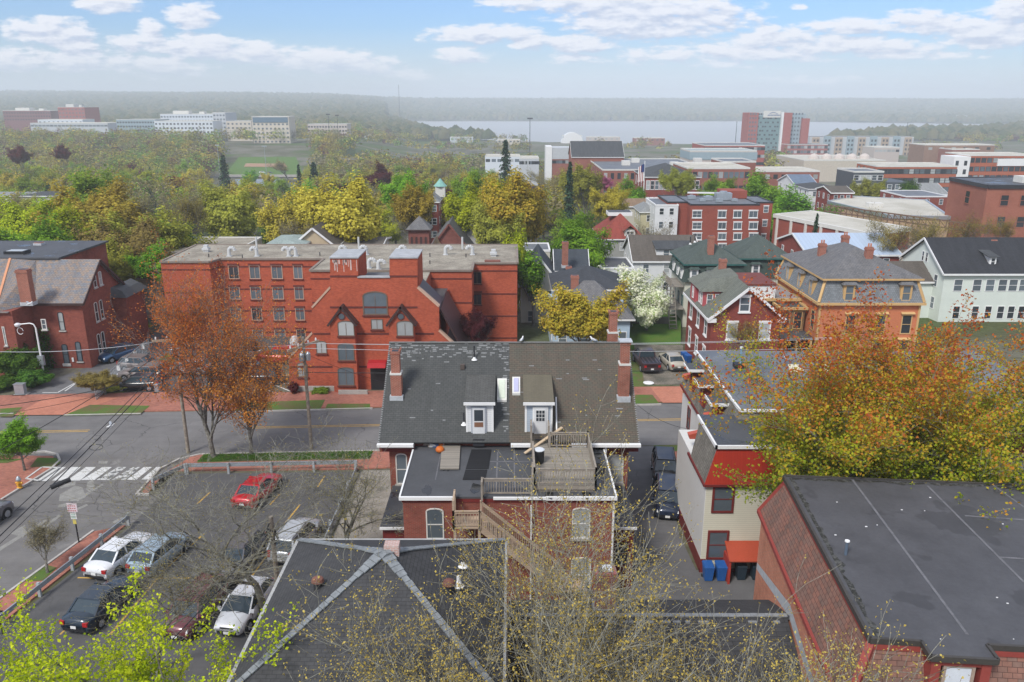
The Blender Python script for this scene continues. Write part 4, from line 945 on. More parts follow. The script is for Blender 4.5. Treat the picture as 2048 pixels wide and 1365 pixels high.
# ======== pyramid-roofed building at the bottom
tb = Thing('hip_roofed_house', 'nearest house under a dark pyramid roof with pale worn hips meeting at a vent', 'house', (-4.7, 26, 0))
bx0, bx1, by0, by1, bz = -9.25, -.3, 21.0, 30.6, 8.8; ap = (-4.75, 25.9, 11.1)
b = MB(); b.box(bx0+.4, bx1-.4, by0+.4, by1-.4, 0, bz-.1); tb.part('wall', b, brk_red)
b = MB(); cs = [(bx0, by0, bz), (bx1, by0, bz), (bx1, by1, bz), (bx0, by1, bz)]
for i in range(4): b.poly([cs[i], cs[(i+1) % 4], ap])
b.box(bx0, bx1, by0, by1, bz-.15, bz-.005); tb.part('roof', b, sh_d)
b = MB()
for c in cs: 
    p_, q_ = Vector(c)+Vector((0, 0, .03)), Vector(ap)+Vector((0, 0, .02)); n_ = 26
    for k in range(n_):
        w_ = .22+.06*rr.random()+(.3*max(0, (k-20)/6)); b.bar(p_.lerp(q_, k/n_), p_.lerp(q_, (k+.93)/n_), w_, .05)
tb.part('hip_caps', b, plain('pale_hip_shingles', (.20, .215, .225), .8, .4, 4))
b = MB(); b.box(bx0-.12, bx0, by0, by1, bz-.14, bz); b.box(bx0, bx1, by1, by1+.1, bz-.12, bz+.01); b.box(bx1, bx1+.1, by0, by1, bz-.14, bz)
for k in range(32): b.box(bx0-.1, bx0+.02, by0+.3*k+.1, by0+.3*k+.14, bz, bz+.02)
tb.part('gutter', b, plain('dull_gutter', (.36, .36, .35), .6, .2))
b = MB(); b.box(ap[0]+.0, ap[0]+.55, ap[1]+.1, ap[1]+.5, ap[2]-.35, ap[2]+.18); tb.part('vent_box', b, brick('pink_vent_brick', (.5, .28, .24), (.45, .24, .2), (.5, .45, .42), .2, .07, .015))
for k, (px_, py_) in enumerate(((636, 1170), (898, 1175))):
    x, y = g(px_, py_, 10.0); z_ = 10.0
    b = MB(); b.tube((x, y, 9.6), (x, y, 10.15), .17, .17, 12); b.lathe([(.24, 0), (.2, .12), (.06, .2)], (x, y, 10.15), 12, 1); tb.part('roof_vent', b, [darkmetal, plain('rusty_cap', (.16, .07, .05), .7, .3)])
pipe(tb, -1.9, 27.0, 9.8, 10.6, .05); pipe(tb, -1.95, 25.4, 10.0, 10.4, .08, white)
# ======== long ribbed roof to its right
tcx = Thing('long_shingled_house', 'long low house under dark ribbed shingles between the pyramid roof and mansard block', 'house', (5, 25, 0))
b = MB(); b.box(-.1, 10.95, 20.4, 29.8, 0, 5.4); tcx.part('wall', b, brk_red)
b = MB(); yr_, zr_ = 27.35, 7.3; sl = .44
b.plate([(-.15, 20, zr_-sl*(yr_-20)), (11.0, 20, zr_-sl*(yr_-20)), (11.0, yr_, zr_), (-.15, yr_, zr_)], .15); tcx.part('roof', b, sh_c)
b = MB(); b.plate([(11.3, 30.3, zr_-sl*(30.3-yr_)), (-.15, 30.3, zr_-sl*(30.3-yr_)), (-.15, yr_, zr_-.003), (11.3, yr_, zr_-.003)], .15); tcx.part('rear_roof_slope', b, sh_d)
b = MB()
for k in range(38): b.box(-.15+k*.294, -.15+k*.294+.28, yr_-.1, yr_+.1, zr_+.0, zr_+.045+.02*rr.random())
for k in range(22): b.box(.4+k*.5, .4+k*.5+.3*rr.random()+.12, yr_-.32, yr_-.2, zr_-.13, zr_-.075) if rr.random() < .6 else None
tcx.part('ridge_cap', b, plain('grey_ridge_cap', (.21, .22, .23), .8, .35, 3))
chimney(tcx, 3.85, 28.6, 6.6, 8.6, .85, .65, brick('faded_red_brick', (.36, .10, .09), (.30, .09, .08), (.35, .22, .2)))
b = MB(); b.box(3.7, 4.1, 28.4, 28.8, 8.62, 8.72); tcx.part('chimney_cap', b, white)

# ======== mansard block bottom right
DZt = 10.9; A1 = g(1573, 955, DZt); A2 = g(1745, 1275, DZt)
dvx, dvy = (Vector((A1[0]-A2[0], A1[1]-A2[1], 0))).normalized().to_2d(); px2 = (dvy, -dvx)
Ld = math.hypot(A1[0]-A2[0], A1[1]-A2[1]); ang = math.atan2(px2[1], px2[0])
td = Thing('mansard_block', 'big block with charcoal flat roof and red brown shingled mansard at the lower right', 'building', (A2[0], A2[1], 0), ang, local=True)
# local frame: x along the near face to the right, y away from the camera; origin at the near left roof corner
LX, LY = 20.0, Ld
def Dbox(b, *a, **k): return b.box(*a, **k)
bo, bzm = .85, 8.75
b = MB(); b.box(-bo+.12, LX, -bo+.12, LY+bo-.12, 0, bzm); td.part('wall', b, brk_or)
b = MB(); q0 = [(-bo, -bo, bzm), (LX, -bo, bzm), (LX, LY+bo, bzm), (-bo, LY+bo, bzm)]; q1 = [(0, 0, DZt-.15), (LX, 0, DZt-.15), (LX, LY, DZt-.15), (0, LY, DZt-.15)]
b.hexa(q0, q1); td.part('mansard', b, sh_m)
b = MB(); b.prism([(-.05, -.05), (1.5, -.05), (1.5, -.75), (3.35, -.75), (3.35, -.05), (LX, -.05), (LX, LY+.05), (-.05, LY+.05)], DZt-.1, DZt); td.part('roof', b, mb_d)
edge = plain('bronze_roof_edge', (.055, .05, .045), .5, .2); rtrim = plain('red_trim_paint', (.27, .055, .045), .5, .15, 4)
b = MB()
for p_, q_ in (((-.1, LY+.1), (-.1, -.1)), ((-.1, -.1), (1.45, -.1)), ((1.45, -.1), (1.45, -.8)), ((1.45, -.8), (3.4, -.8)), ((3.4, -.8), (3.4, -.1)), ((3.4, -.1), (LX, -.1)), ((-.1, LY+.1), (LX, LY+.1))): b.bar((*p_, DZt-.04), (*q_, DZt-.04), .1, .2)
td.part('roof_edge', b, edge)
b = MB(); b.bar((-.06, -.06, DZt-.22), (-.06, LY, DZt-.22), .12, .14); b.bar((0, -.08, DZt-.25), (LX, -.08, DZt-.25), .12, .2); b.bar((-bo, -bo, bzm), (-.02, -.02, DZt-.2), .24, .2); b.bar((-bo, LY+bo, bzm), (-.02, LY, DZt-.2), .16, .14)
b.bar((-bo-.02, -bo, bzm-.03), (-bo-.02, LY+bo, bzm-.03), .14, .18); b.bar((-bo, -bo-.02, bzm-.03), (LX, -bo-.02, bzm-.03), .16, .3); b.box(1.55, 1.83, -.72, -.1, bzm, DZt-.16); b.box(3.02, 3.3, -.72, -.1, bzm, DZt-.16); b.box(1.83, 3.02, -.70, -.1, DZt-.36, DZt-.15); b.box(1.83, 3.02, -.66, -.1, bzm, bzm+.2)
td.part('red_trim', b, rtrim)
window(td, 2.42, -.6, bzm+.3, .76, 1.4, fm=plain('tan_sash', (.33, .25, .2), .6), glass=plain('white_blind', (.60, .63, .68), .5, .12, 3), fw=.09, parent=None)
b = MB()
def dl(px, py): # photo -> local point on the roof
    x, y = g(px, py, DZt); x -= A2[0]; y -= A2[1]; c, s = math.cos(-ang), math.sin(-ang); return (x*c-y*s, x*s+y*c)
for pa, pb, w_ in (((1705, 960), (1935, 1270), .09), ((1855, 972), (2048, 1165), .08), ((1985, 970), (2048, 1015), .07), ((1930, 1032), (2048, 1040), .08), ((2000, 1115), (2048, 1118), .08)):
    p_, q_ = dl(*pa), dl(*pb); mid_ = ((p_[0]+q_[0])/2, (p_[1]+q_[1])/2); b.bar((*p_, DZt+.004), (*q_, DZt+.004), w_, .012)
p_, q_ = dl(1930, 1032), dl(2048, 1040); 
td.part('roof_seams', b, seam)
moss = twotone('damp_moss_strip', (.03, .03, .026), (.085, .085, .08), 3.5, .45, .6, .5, 14, .4)
b = MB(); yy = [LY*k/60 for k in range(61)]; edge_ = [.28+.22*mnoise.noise(Vector((y_*1.3, 4, 0)))+.12*mnoise.noise(Vector((y_*5, 1, 0))) for y_ in yy]
for k in range(60):
    if edge_[k] > .12: b.poly([(.1, yy[k], DZt+.006), (max(.12, edge_[k]), yy[k], DZt+.006), (max(.12, edge_[k+1]), yy[k+1], DZt+.006), (.1, yy[k+1], DZt+.006)])
td.part('moss_strip', b, moss)
b = MB(); xx = [.15+17*k/110 for k in range(111)]; edge_ = [.22+.24*mnoise.noise(Vector((x_*1.1, 9, 0)))+.16*mnoise.noise(Vector((x_*4, 2, 0))) for x_ in xx]
for k in range(110): b.poly([(xx[k], LY-max(.02, edge_[k]), DZt+.008), (xx[k+1], LY-max(.02, edge_[k+1]), DZt+.008), (xx[k+1], LY-.01, DZt+.008), (xx[k], LY-.01, DZt+.008)])
td.part('damp_strip', b, moss)
b = MB(); 
for i in range(34):
    x, y, s_ = rr.random()*15, rr.random()*LY, .015+.03*rr.random(); b.box(x, x+s_*2, y, y+s_, DZt, DZt+.02)
td.part('roof_litter', b, white)['kind'] = 'stuff'
x, y = dl(1691, 1110); b = MB(); b.tube((x, y, DZt), (x, y, DZt+.55), .055, n=10); b.tube((x, y, DZt+.55), (x, y, DZt+.6), .09, n=10, m=1); td.part('vent_pipe', b, [plain('blue_grey_pipe', (.09, .12, .16), .5), white])
b = MB(); b.poly([(-bo+.105, -bo+.2, 6.3), (-bo+.105, LY*.55, 7.2), (-bo+.105, LY+bo-.2, 5.75), (-bo+.105, LY+bo-.2, 6.1), (-bo+.105, LY*.55, 7.75), (-bo+.105, -bo+.2, 6.7)]); 
for k in range(1): pass
td.part('flashing', b, flash)

# ======== cream house with the red panel and grey mansard
te = Thing('cream_mansard_house', 'cream and white clapboard house with grey mansard, red panelled end and wide grey flat roof', 'house', (16, 48, 0))
cream = clap('cream_siding', (.66, .64, .52), .13, .6); whitew = plain('white_side_wall', (.66, .66, .64), .6, .06, .5)
sh_g = shingle('lichen_grey_shingles', (.20, .185, .16), (.155, .145, .125), (.1, .095, .085), .3, .16, .5)
EX0, EX1 = 13.4, 36.0; eY0, eY1 = 45.4, 58.6; EZ = 8.75; eZ = 5.85
def ex(px, py, X): u, f, d = ray(px, py); t = X/u; return (f*t, H-d*t)
b = MB(); b.box(EX0, EX1, eY0, eY1, 0, eZ); te.part('wall', b, [whitew])
b = MB(); b.hexa([(EX0-.15, eY0-.15, eZ), (EX1, eY0-.15, eZ), (EX1, eY1+.15, eZ), (EX0-.15, eY1+.15, eZ)], [(EX0+.75, eY0+.5, EZ), (EX1-.7, eY0+.5, EZ), (EX1-.7, eY1-.75, EZ), (EX0+.75, eY1-.75, EZ)]); te.part('mansard', b, sh_g)
b = MB(); b.box(EX0+.72, EX1-.68, eY0+.45, eY1-.72, EZ, EZ+.1); te.part('roof', b, mb_grey)
b = MB(); b.box(EX0+.62, EX0+.74, eY0+.4, eY1-.6, EZ-.05, EZ+.12); b.box(EX0+.62, EX1, eY0+.3, eY0+.44, EZ-.05, EZ+.11); th_ = te.part('roof_edge', b, white)
b = MB(); b.box(EX0-.22, EX0-.1, eY0-.2, eY1+.2, eZ-.16, eZ+.02); b.box(EX0-.1, EX1, eY0-.26, eY0-.14, eZ-.16, eZ+.02); te.part('red_eave', b, dkred)
b = MB(); b.box(EX0+2.2, EX1-2, eY0-.1, eY0+.5, eZ+.1, EZ-.1); te.part('red_rear_panel', b, dkred)
for xx in (18.2, 22.2, 26.5, 30): window(te, xx, eY0-.1, eZ+.7, .9, 1.5, fm=white, glass=g_dark)
for xx in (18.2, 22.2, 26.5, 30):
    for z_ in (3.4, .9): window(te, xx, eY0, z_, .9, 1.6, fm=dkred, glass=g_dark)
# rear extension
RX0, RX1, RY0, RY1 = 11.25, 15.9, 41.7, 45.4
b = MB(); b.box(RX0+.02, RX1, RY0+.02, RY1+.1, 0, eZ); te.part('rear_extension_wall', b, [cream])
b = MB(); b.box(RX0, EX0+.2, RY0+.04, RY1+4.3, 0, eZ-.01); te.part('side_wall', b, whitew)
b = MB(); b.box(RX0-.02, RX0+.3, RY0-.02, RY1+4, 0, .9); b.box(RX0-.02, RX1, RY0-.03, RY0+.1, 0, .25); te.part('red_base', b, dkred)
b = MB(); b.hexa([(RX0-.12, RY0-.1, eZ), (RX1-.1, RY0-.1, eZ), (RX1-.1, RY1, eZ), (RX0-.12, RY1, eZ)], [(RX0+.6, RY0+.35, 8.05), (RX1-.9, RY0+.35, 8.05), (RX1-.9, RY1+1, 8.05), (RX0+.6, RY1+1, 8.05)]); te.part('extension_mansard', b, sh_g)
rpan = boards('red_vertical_boards', (.36, .035, .02), .16, .7, .12, False, .5)
b = MB(); b.hexa([(RX0-.13, RY0-.16, eZ), (RX1-.1, RY0-.16, eZ), (RX1-.1, RY0-.05, eZ), (RX0-.13, RY0-.05, eZ)], [(RX0+.6, RY0+.28, 8.05), (RX1-.9, RY0+.28, 8.05), (RX1-.9, RY0+.4, 8.05), (RX0+.6, RY0+.4, 8.05)]); te.part('red_end_panel', b, rpan)
b = MB(); b.box(RX0+.5, RX1-.7, RY0+.2, RY1+1.2, 8.05, 8.18); te.part('extension_roof', b, mb_dark); b = MB(); b.box(RX0+.4, RX1-.6, RY0+.1, RY0+.22, 8.0, 8.2); b.box(RX0+.4, RX0+.52, RY0+.1, RY1+1.2, 8.0, 8.2); te.part('extension_roof_edge', b, white)
b = MB(); b.bar((RX0-.14, RY0-.15, eZ-.03), (RX0-.14, RY1+.6, eZ-.03), .12, .16); b.bar((RX0-.14, RY0-.15, eZ-.03), (RX1-.1, RY0-.15, eZ-.03), .12, .14); te.part('extension_eave', b, dkred)
for (a_, b_) in (((1430, 975), (1462, 1022)), ((1420, 1065), (1450, 1115))): wpx(te, *a_, *b_, RY0, fm=dkred, glass=g_mid, fw=.12)
for y_, z_ in ((48.2, 3.2), (52.3, 3.2), (56, 3.2), (52.3, .8)): window(te, EX0, y_, z_, .85, 1.7, rot=-math.pi/2, fm=dkred, glass=g_dark)
for k, (y_, s_) in enumerate(((55.7, 1), (52.4, 1), (48.9, .9))):
    b = MB(); b.box(EX0-.05, EX0+.9, y_-.5, y_+.5, eZ+.7, eZ+2.4); d_ = te.part('dormer', b, dkred)
    b = MB(); b.box(EX0-.5, EX0+1.0, y_-.85, y_+.75, eZ+2.4, eZ+2.5); b.box(EX0-.57, EX0-.5, y_-.92, y_+.82, eZ+2.33, eZ+2.52, 1); b.box(EX0-.5, EX0+1.0, y_-.92, y_-.85, eZ+2.33, eZ+2.52, 1); te.part('dormer_roof', b, [mb_dark, white], d_)
    window(te, EX0-.05, y_, eZ+.85, .6, 1.35, rot=-math.pi/2, fm=red, glass=g_dark, parent=d_)
for y_, z_ in ((57.6, 6.7), (50.6, 6.3), (46.6, 6.6)):
    b = MB(); b.hexa([(EX0-.2 if y_ > 47 else RX0, y_-.2, z_), (EX0+.4 if y_ > 47 else RX0+.6, y_-.2, z_), (EX0+.4 if y_ > 47 else RX0+.6, y_+.2, z_), (EX0-.2 if y_ > 47 else RX0, y_+.2, z_)], [(EX0-.3 if y_ > 47 else RX0-.1, y_-.22, z_+.3), (EX0+.5 if y_ > 47 else RX0+.7, y_-.22, z_+.5), (EX0+.5 if y_ > 47 else RX0+.7, y_+.22, z_+.5), (EX0-.3 if y_ > 47 else RX0-.1, y_+.22, z_+.3)]); te.part('red_vent_hood', b, plain('orange_red_hood', (.5, .10, .06), .5))
x, y = g(1480, 735, EZ+.1); b = MB(); b.tube((x, y, EZ+.1), (x, y, EZ+1.5), .08, n=8); b.tube((x, y, EZ+1.5), (x, y, EZ+1.62), .13, n=8, m=1); b.box(x-.45, x+.45, y-.35, y+.35, EZ+.1, EZ+.4, 2); te.part('vent_pipe', b, [plain('blue_pipe', (.2, .33, .45), .5), white, trimk])
for px_ in (((1580, 745), (1610, 745), (1598, 730), (1576, 730)), ((1655, 752), (1672, 750), (1660, 730), (1640, 731)), ((1655, 810), (1690, 812), (1685, 800), (1650, 798))):
    b = MB(); b.prism([g(*p, EZ+.1) for p in px_], EZ+.1, EZ+.14); te.part('cream_patch', b, plain('bare_insulation', (.62, .58, .42), .8, .1))
# red shelter with bins
tr = Thing('bin_shelter', 'red sloped lean-to roof sheltering dark bins beside the cream clapboard wall', 'shelter', (13.9, 40.6, 0))
sx0, sx1 = 12.6, 15.6
b = MB(); b.plate([(sx0, 40.4, 1.55), (sx1, 40.4, 1.55), (sx1, RY0, 2.15), (sx0, RY0, 2.15)], .1); tr.part('roof', b, plain('red_metal_roof', (.40, .07, .035), .4, .12))
b = MB(); b.box(sx0, sx0+.12, 40.45, RY0, 0, 1.5); b.box(sx1-.12, sx1, 40.45, RY0, 0, 1.5); tr.part('side_wall', b, red)
def bin_(x, y, m, label, rot=0.0, grp='wheeled bins', z=0.0, nm='wheeled_bin'):
    t_ = Thing(nm, label, 'bin', (x, y, z), rot, grp, local=True); b = MB(); b.hexa([(-.22, -.28, .06), (.22, -.28, .06), (.22, .22, .06), (-.22, .22, .06)], [(-.29, -.36, .95), (.29, -.36, .95), (.29, .32, .95), (-.29, .32, .95)]); t_.part('body', b, m)
    b = MB(); b.hexa([(-.31, -.38, .955), (.31, -.38, .955), (.31, .36, .955), (-.31, .36, .955)], [(-.27, -.34, 1.02), (.27, -.34, 1.02), (.27, .34, 1.06), (-.27, .34, 1.06)]); b.bar((-.25, .40, .98), (.25, .40, .98), .04, .04); t_.part('lid', b, m)
    for s_ in (-1, 1): b = MB(); b.tube((s_*.25, .26, .1), (s_*.29, .26, .1), .1, n=12); t_.part('wheel', b, rubber)
binb = plain('blue_bin_plastic', (.02, .10, .33), .4, .15); bink = plain('dark_green_bin_plastic', (.02, .035, .05), .5, .2)
bin_(11.55, 41.0, binb, 'blue bin against the cream wall, left of the pair by the red shelter'); bin_(12.3, 41.0, binb, 'blue bin against the cream wall, right beside the red shelter')
bin_(13.5, 41.1, bink, 'dark bin under the red shelter, left of the two', grp='bins in the shelter'); bin_(14.4, 41.1, bink, 'dark bin under the red shelter, right of the two', grp='bins in the shelter')
x, y = g(1375, 728); bin_(x, y, binb, 'blue bin lying close to the red brick house, nearer the street', .3); bin_(x-.2, y+1.0, binb, 'blue bin lying close to the red brick house, behind another blue bin', .2)
# ---------------------------------------------------------------- across the street
def sh(n, a, k=.85, gap=.55, **kw): return shingle(n, a, mul(a, k), mul(a, gap), **kw)
ubox = MB(); ubox.box(-.5, .5, -.5, .5, 0, 1); UB = ubox.mesh('window', g_dark)
uf = MB()
for a in ((-.5, -.42, 0, 1), (.42, .5, 0, 1), (-.42, .42, 0, .06), (-.42, .42, .94, 1), (-.42, .42, .48, .52)): uf.box(a[0], a[1], -.5, .5, a[2], a[3])
UF = uf.mesh('frame', white)
def swin(th, x, y, z, w, h, rot=0.0, glass=None, frame=None):   # plain far-off window: pane with a frame round it
    o = th.place('window', UB, (x, y, z), rot, scale=(w, .08, h)); slot(o, glass or gl())
    if frame: slot(link('frame', UF, o, scale=(1.18, 1.6, 1.08)), frame)
    return o
def grid(th, x0, x1, Y, z0, zh, rows, n, w=.9, h=1.4, rot=0.0, frame=white, fixed=None, glass=None, detail=False, **kw):
    for r_ in range(rows):
        for i in range(n):
            f = (i+.5)/n
            if rot == 0: x, y = x0+(x1-x0)*f, Y
            else: x, y = fixed, x0+(x1-x0)*f
            z = z0+r_*zh
            if detail: window(th, x, y, z, w, h, rot=rot, glass=glass or gl(), fm=frame or offwhite, **kw)
            else: swin(th, x, y, z, w, h, rot, glass, frame)
def gable(th, x0, x1, y0, y1, zb, ze, zr, axis, wm, rm, ov=.35, trim=None, th_=.16, part='roof'):
    b = MB(); P4 = [(x0, y0), (x1, y0), (x1, y1), (x0, y1)]
    b.prism(P4, zb, ze-.02, top=False)
    if axis == 'x':
        ym = (y0+y1)/2; b.poly([(x0, y1, ze-.02), (x0, y0, ze-.02), (x0, ym, zr-.1)]); b.poly([(x1, y0, ze-.02), (x1, y1, ze-.02), (x1, ym, zr-.1)])
    else:
        xm = (x0+x1)/2; b.poly([(x0, y0, ze-.02), (x1, y0, ze-.02), (xm, y0, zr-.1)]); b.poly([(x1, y1, ze-.02), (x0, y1, ze-.02), (xm, y1, zr-.1)])
    w = th.part('wall', b, wm); b = MB()
    if axis == 'x':
        s_ = (zr-ze)/(ym-y0); e = ze-s_*ov
        b.plate([(x0-ov, y0-ov, e), (x1+ov, y0-ov, e), (x1+ov, ym, zr), (x0-ov, ym, zr)], th_); b.plate([(x1+ov, y1+ov, e), (x0-ov, y1+ov, e), (x0-ov, ym, zr-.003), (x1+ov, ym, zr-.003)], th_)
    else:
        s_ = (zr-ze)/(xm-x0); e = ze-s_*ov
        b.plate([(x0-ov, y1+ov, e), (x0-ov, y0-ov, e), (xm, y0-ov, zr), (xm, y1+ov, zr)], th_); b.plate([(x1+ov, y0-ov, e), (x1+ov, y1+ov, e), (xm, y1+ov, zr-.003), (xm, y0-ov, zr-.003)], th_)
    r_ = th.part(part, b, rm)
    if trim:
        b = MB()
        if axis == 'x':
            for xx in (x0-ov-.02, x1+ov+.02): b.bar((xx, y0-ov, e-.12), (xx, ym, zr-.12), .08, .26); b.bar((xx, y1+ov, e-.12), (xx, ym, zr-.12), .08, .26)
            b.bar((x0-ov, y0-ov-.03, e-.13), (x1+ov, y0-ov-.03, e-.13), .08, .24)
        else:
            for yy in (y0-ov-.02,): b.bar((x0-ov, yy, e-.12), (xm, yy, zr-.12), .08, .26); b.bar((x1+ov, yy, e-.12), (xm, yy, zr-.12), .08, .26)
            for xx in (x0-ov-.03, x1+ov+.03): b.bar((xx, y0-ov, e-.13), (xx, y1+ov, e-.13), .08, .24)
        th.part('trim', b, trim, r_)
    return r_
def hip(th, x0, x1, y0, y1, ze, zr, rm, ov=.35, ridge=None, part='roof', under=None):
    b = MB(); X0, X1, Y0, Y1 = x0-ov, x1+ov, y0-ov, y1+ov; w, d = X1-X0, Y1-Y0
    if ridge is None: ridge = max(0, abs(w-d))
    xm, ym = (X0+X1)/2, (Y0+Y1)/2
    a, c = ((xm-ridge/2, ym, zr), (xm+ridge/2, ym, zr)) if w >= d else ((xm, ym-ridge/2, zr), (xm, ym+ridge/2, zr))
    c0, c1, c2, c3 = (X0, Y0, ze), (X1, Y0, ze), (X1, Y1, ze), (X0, Y1, ze)
    if w >= d: b.poly([c0, c1, c, a] if ridge > .01 else [c0, c1, a]); b.poly([c1, c2, c]); b.poly([c2, c3, a, c] if ridge > .01 else [c2, c3, a]); b.poly([c3, c0, a])
    else: b.poly([c0, c1, a]); b.poly([c1, c2, c, a]); b.poly([c2, c3, c]); b.poly([c3, c0, a, c])
    b.box(X0, X1, Y0, Y1, ze-.2, ze-.005, 1)
    return th.part(part, b, [rm, under or white])
def walls(th, x0, x1, y0, y1, zb, zt, wm, name='wall'): b = MB(); b.box(x0, x1, y0, y1, zb, zt); return th.part(name, b, wm)
def flat(th, x0, x1, y0, y1, zt, rm, ed=None, par=.18, name='roof'):
    b = MB(); b.box(x0+.15, x1-.15, y0+.15, y1-.15, zt-.1, zt+.02); r_ = th.part(name, b, rm); b = MB()
    for q in ((x0-.06, x1+.06, y0-.06, y0+.15), (x0-.06, x1+.06, y1-.15, y1+.06), (x0-.06, x0+.15, y0+.15, y1-.15), (x1-.15, x1+.06, y0+.15, y1-.15)): b.box(*q, zt-.12, zt+par)
    th.part('roof_edge', b, ed or dkred, r_); return r_

# ======== red brick apartments with the stepped gable front
brk_apt = brick('apartment_brick', (.50, .10, .045), (.38, .07, .034), (.30, .11, .075), .24, .1, .014, .3)
band = plain('dark_brick_band', (.13, .035, .028), .9, .25, 3); grv = twotone('gravel_roof', (.33, .30, .245), (.22, .195, .16), .5, .38, .62, .95, 5, .25)
cop = plain('tan_coping', (.50, .34, .25), .8, .15); brown = plain('brown_metal', (.06, .035, .032), .5, .2); win_b = plain('bronze_window_frame', (.16, .11, .08), .5, .2)
ta = Thing('apartment_block', 'long red brick apartment block with gravel roof, curved white vents and stepped gabled front', 'apartments', (-17, 85, 0))
AZ = 9.4
fp = [(-40.4, 90.1), (-34.8, 90.1), (-34.2, 91.9), (-22.0, 91.9), (-22.0, 85.2), (-4.4, 85.2), (-4.4, 89.4), (.6, 89.4), (.6, 101.5), (-40.6, 101.5)]
b = MB(); b.prism(fp, -3, AZ-.1); b2 = MB()
ta.part('wall', b, brk_apt)
b = MB(); b.prism(fp, AZ-.1, AZ+.06, tm=0); ta.part('roof', b, [grv])
b = MB(); e2 = MB()
for i in range(len(fp)):
    p_, q_ = fp[i], fp[(i+1) % len(fp)]; e2.bar((*p_, AZ+.05), (*q_, AZ+.05), .3, .2)
    for z_ in (8.55, 5.85, 3.2, .55): b.bar((*p_, z_), (*q_, z_), .07, .16)
ta.part('brick_band', b, band); ta.part('roof_edge', e2, plain('grey_brown_coping', (.22, .18, .15), .8))
for yy, zz in (((532, 557), 0), ((575, 598), 0), ((617, 640), 0), ((660, 685), 0)):
    for xx in ((457, 478), (499, 520), (543, 565), (587, 605)):
        (xa, zt), (xb, zb) = fy(xx[0]+ (yy[0]-532)*.05, yy[0], 91.9), fy(xx[1]+(yy[0]-532)*.05, yy[1], 91.9)
        if xb > -22.2: xb = -22.3
        window(ta, (xa+xb)/2, 91.9, zb, xb-xa, zt-zb, fm=cop, glass=rng.choice((g_mid, g_mid, g_dark)), sash='v', lintel=band, sill=band)
for yy in ((545, 567), (587, 609), (630, 650)): wpx(ta, 946, yy[0], 962, yy[1], 89.4, fm=win_b, glass=g_dark, sash='v', lintel=band, sill=band)
# stepped front
FY = 73.4
def F(px, py): return fy(px, py, FY)
ol = [F(578, 780), F(578, 718), F(624, 668), F(624, 617), F(660, 577), F(660, 517), F(716, 517), F(716, 556), F(779, 556), F(779, 517), F(835, 517), F(835, 577), F(878, 615), F(878, 663), F(935, 716), F(935, 782)]
ol[0] = (ol[0][0], -.2); ol[-1] = (ol[-1][0], -.2)
b = MB(); n = len(ol)
b.poly([(x, FY, z) for x, z in ol]); b.poly([(x, FY+.5, z) for x, z in ol][::-1])
for i in range(n):
    (xa, za), (xb, zb) = ol[i], ol[(i+1) % n]; b.poly([(xb, FY, zb), (xa, FY, za), (xa, FY+.5, za), (xb, FY+.5, zb)])
def xo(i): return ol[i][0]
zlo = ol[1][1]; zmid = ol[3][1]; zhi = ol[7][1]
b.box(xo(5)+.02, xo(6), FY+.5, FY+4.2, 2, ol[5][1]); b.box(xo(9), xo(10)-.02, FY+.5, FY+4.2, 2, ol[9][1])       # towers
b.box(xo(0)+.1, xo(15)-.1, FY+.5, 85.3, -.3, zlo-.3); b.box(xo(4)-.0, xo(12)+0, FY+.5, 85.3, zlo-.3, zmid-.8); b.box(xo(5)+.05, xo(10)-.05, FY+4.2, 85.3, zmid-.8, AZ-.2); b.box(xo(6), xo(9), FY+.5, FY+4.2, zmid-.8, zhi-.5)
ta.part('front_wall', b, brk_apt)
b = MB(); b.box(xo(6)+.0, xo(9), FY+.5, FY+4.5, zhi-.5, zhi-.42, 0); b.box(xo(5)+.1, xo(10)-.1, FY+4.2, 85.4, AZ-.2, AZ-.1, 1); b.box(xo(4)+.1, xo(12)-.1, FY+.55, FY+11.7, zmid-.8, zmid-.74, 2); b.box(xo(0)+.2, xo(15)-.2, FY+.55, FY+11.6, zlo-.3, zlo-.24, 2)
ta.part('front_roof', b, [plain('grey_flat_roof', (.15, .155, .16), .7, .2), grv, mb_dark])
seamm = boards('brown_standing_seam', (.055, .03, .03), .4, .5, .15, False, .4)
for P_ in ([(xo(12)+.1, FY+.5, zmid-.2), (xo(14), FY+.5, zlo), (xo(14), 82, zlo), (xo(12)+.1, 82, zmid-.2)], [(xo(10), FY+.6, ol[11][1]), (xo(12), FY+.6, zmid), (xo(12), FY+4.2, zmid), (xo(10), FY+4.2, ol[11][1])], [(xo(4), FY+.6, ol[4][1]), (xo(3), FY+.6, zmid), (xo(3), FY+4.2, zmid), (xo(4), FY+4.2, ol[4][1])]):
    b = MB(); b.plate(P_, .15); ta.part('brown_roof_slope', b, seamm)
gcop = plain('grey_coping', (.36, .37, .38), .6)
for i, j in ((1, 2), (3, 4), (11, 12), (13, 14)): b = MB(); b.bar((xo(i), FY+.25, ol[i][1]+.08), (xo(j), FY+.25, ol[j][1]+.08), .62, .18); ta.part('coping', b, cop)
for i, j in ((5, 6), (7, 8), (9, 10)): b = MB(); b.bar((xo(i)-.05, FY+.2, ol[i][1]+.06), (xo(j)+.05, FY+.2, ol[j][1]+.06), .6, .12); (b.box(xo(i)-.05, xo(i+1)+.05, FY+.5, FY+4.25, ol[i][1], ol[i][1]+.12) if i != 7 else 0); ta.part('coping', b, gcop)
b = MB()
for py, x0_, x1_ in ((553, 660, 716), (553, 779, 835), (615, 660, 835), (668, 627, 868), (734, 582, 925)):
    (xa, z_), (xb, _) = F(x0_, py), F(x1_, py); b.box(xa, xb, FY-.035, FY+.02, z_-.09, z_+.09)
ta.part('front_band', b, band)
b = MB()
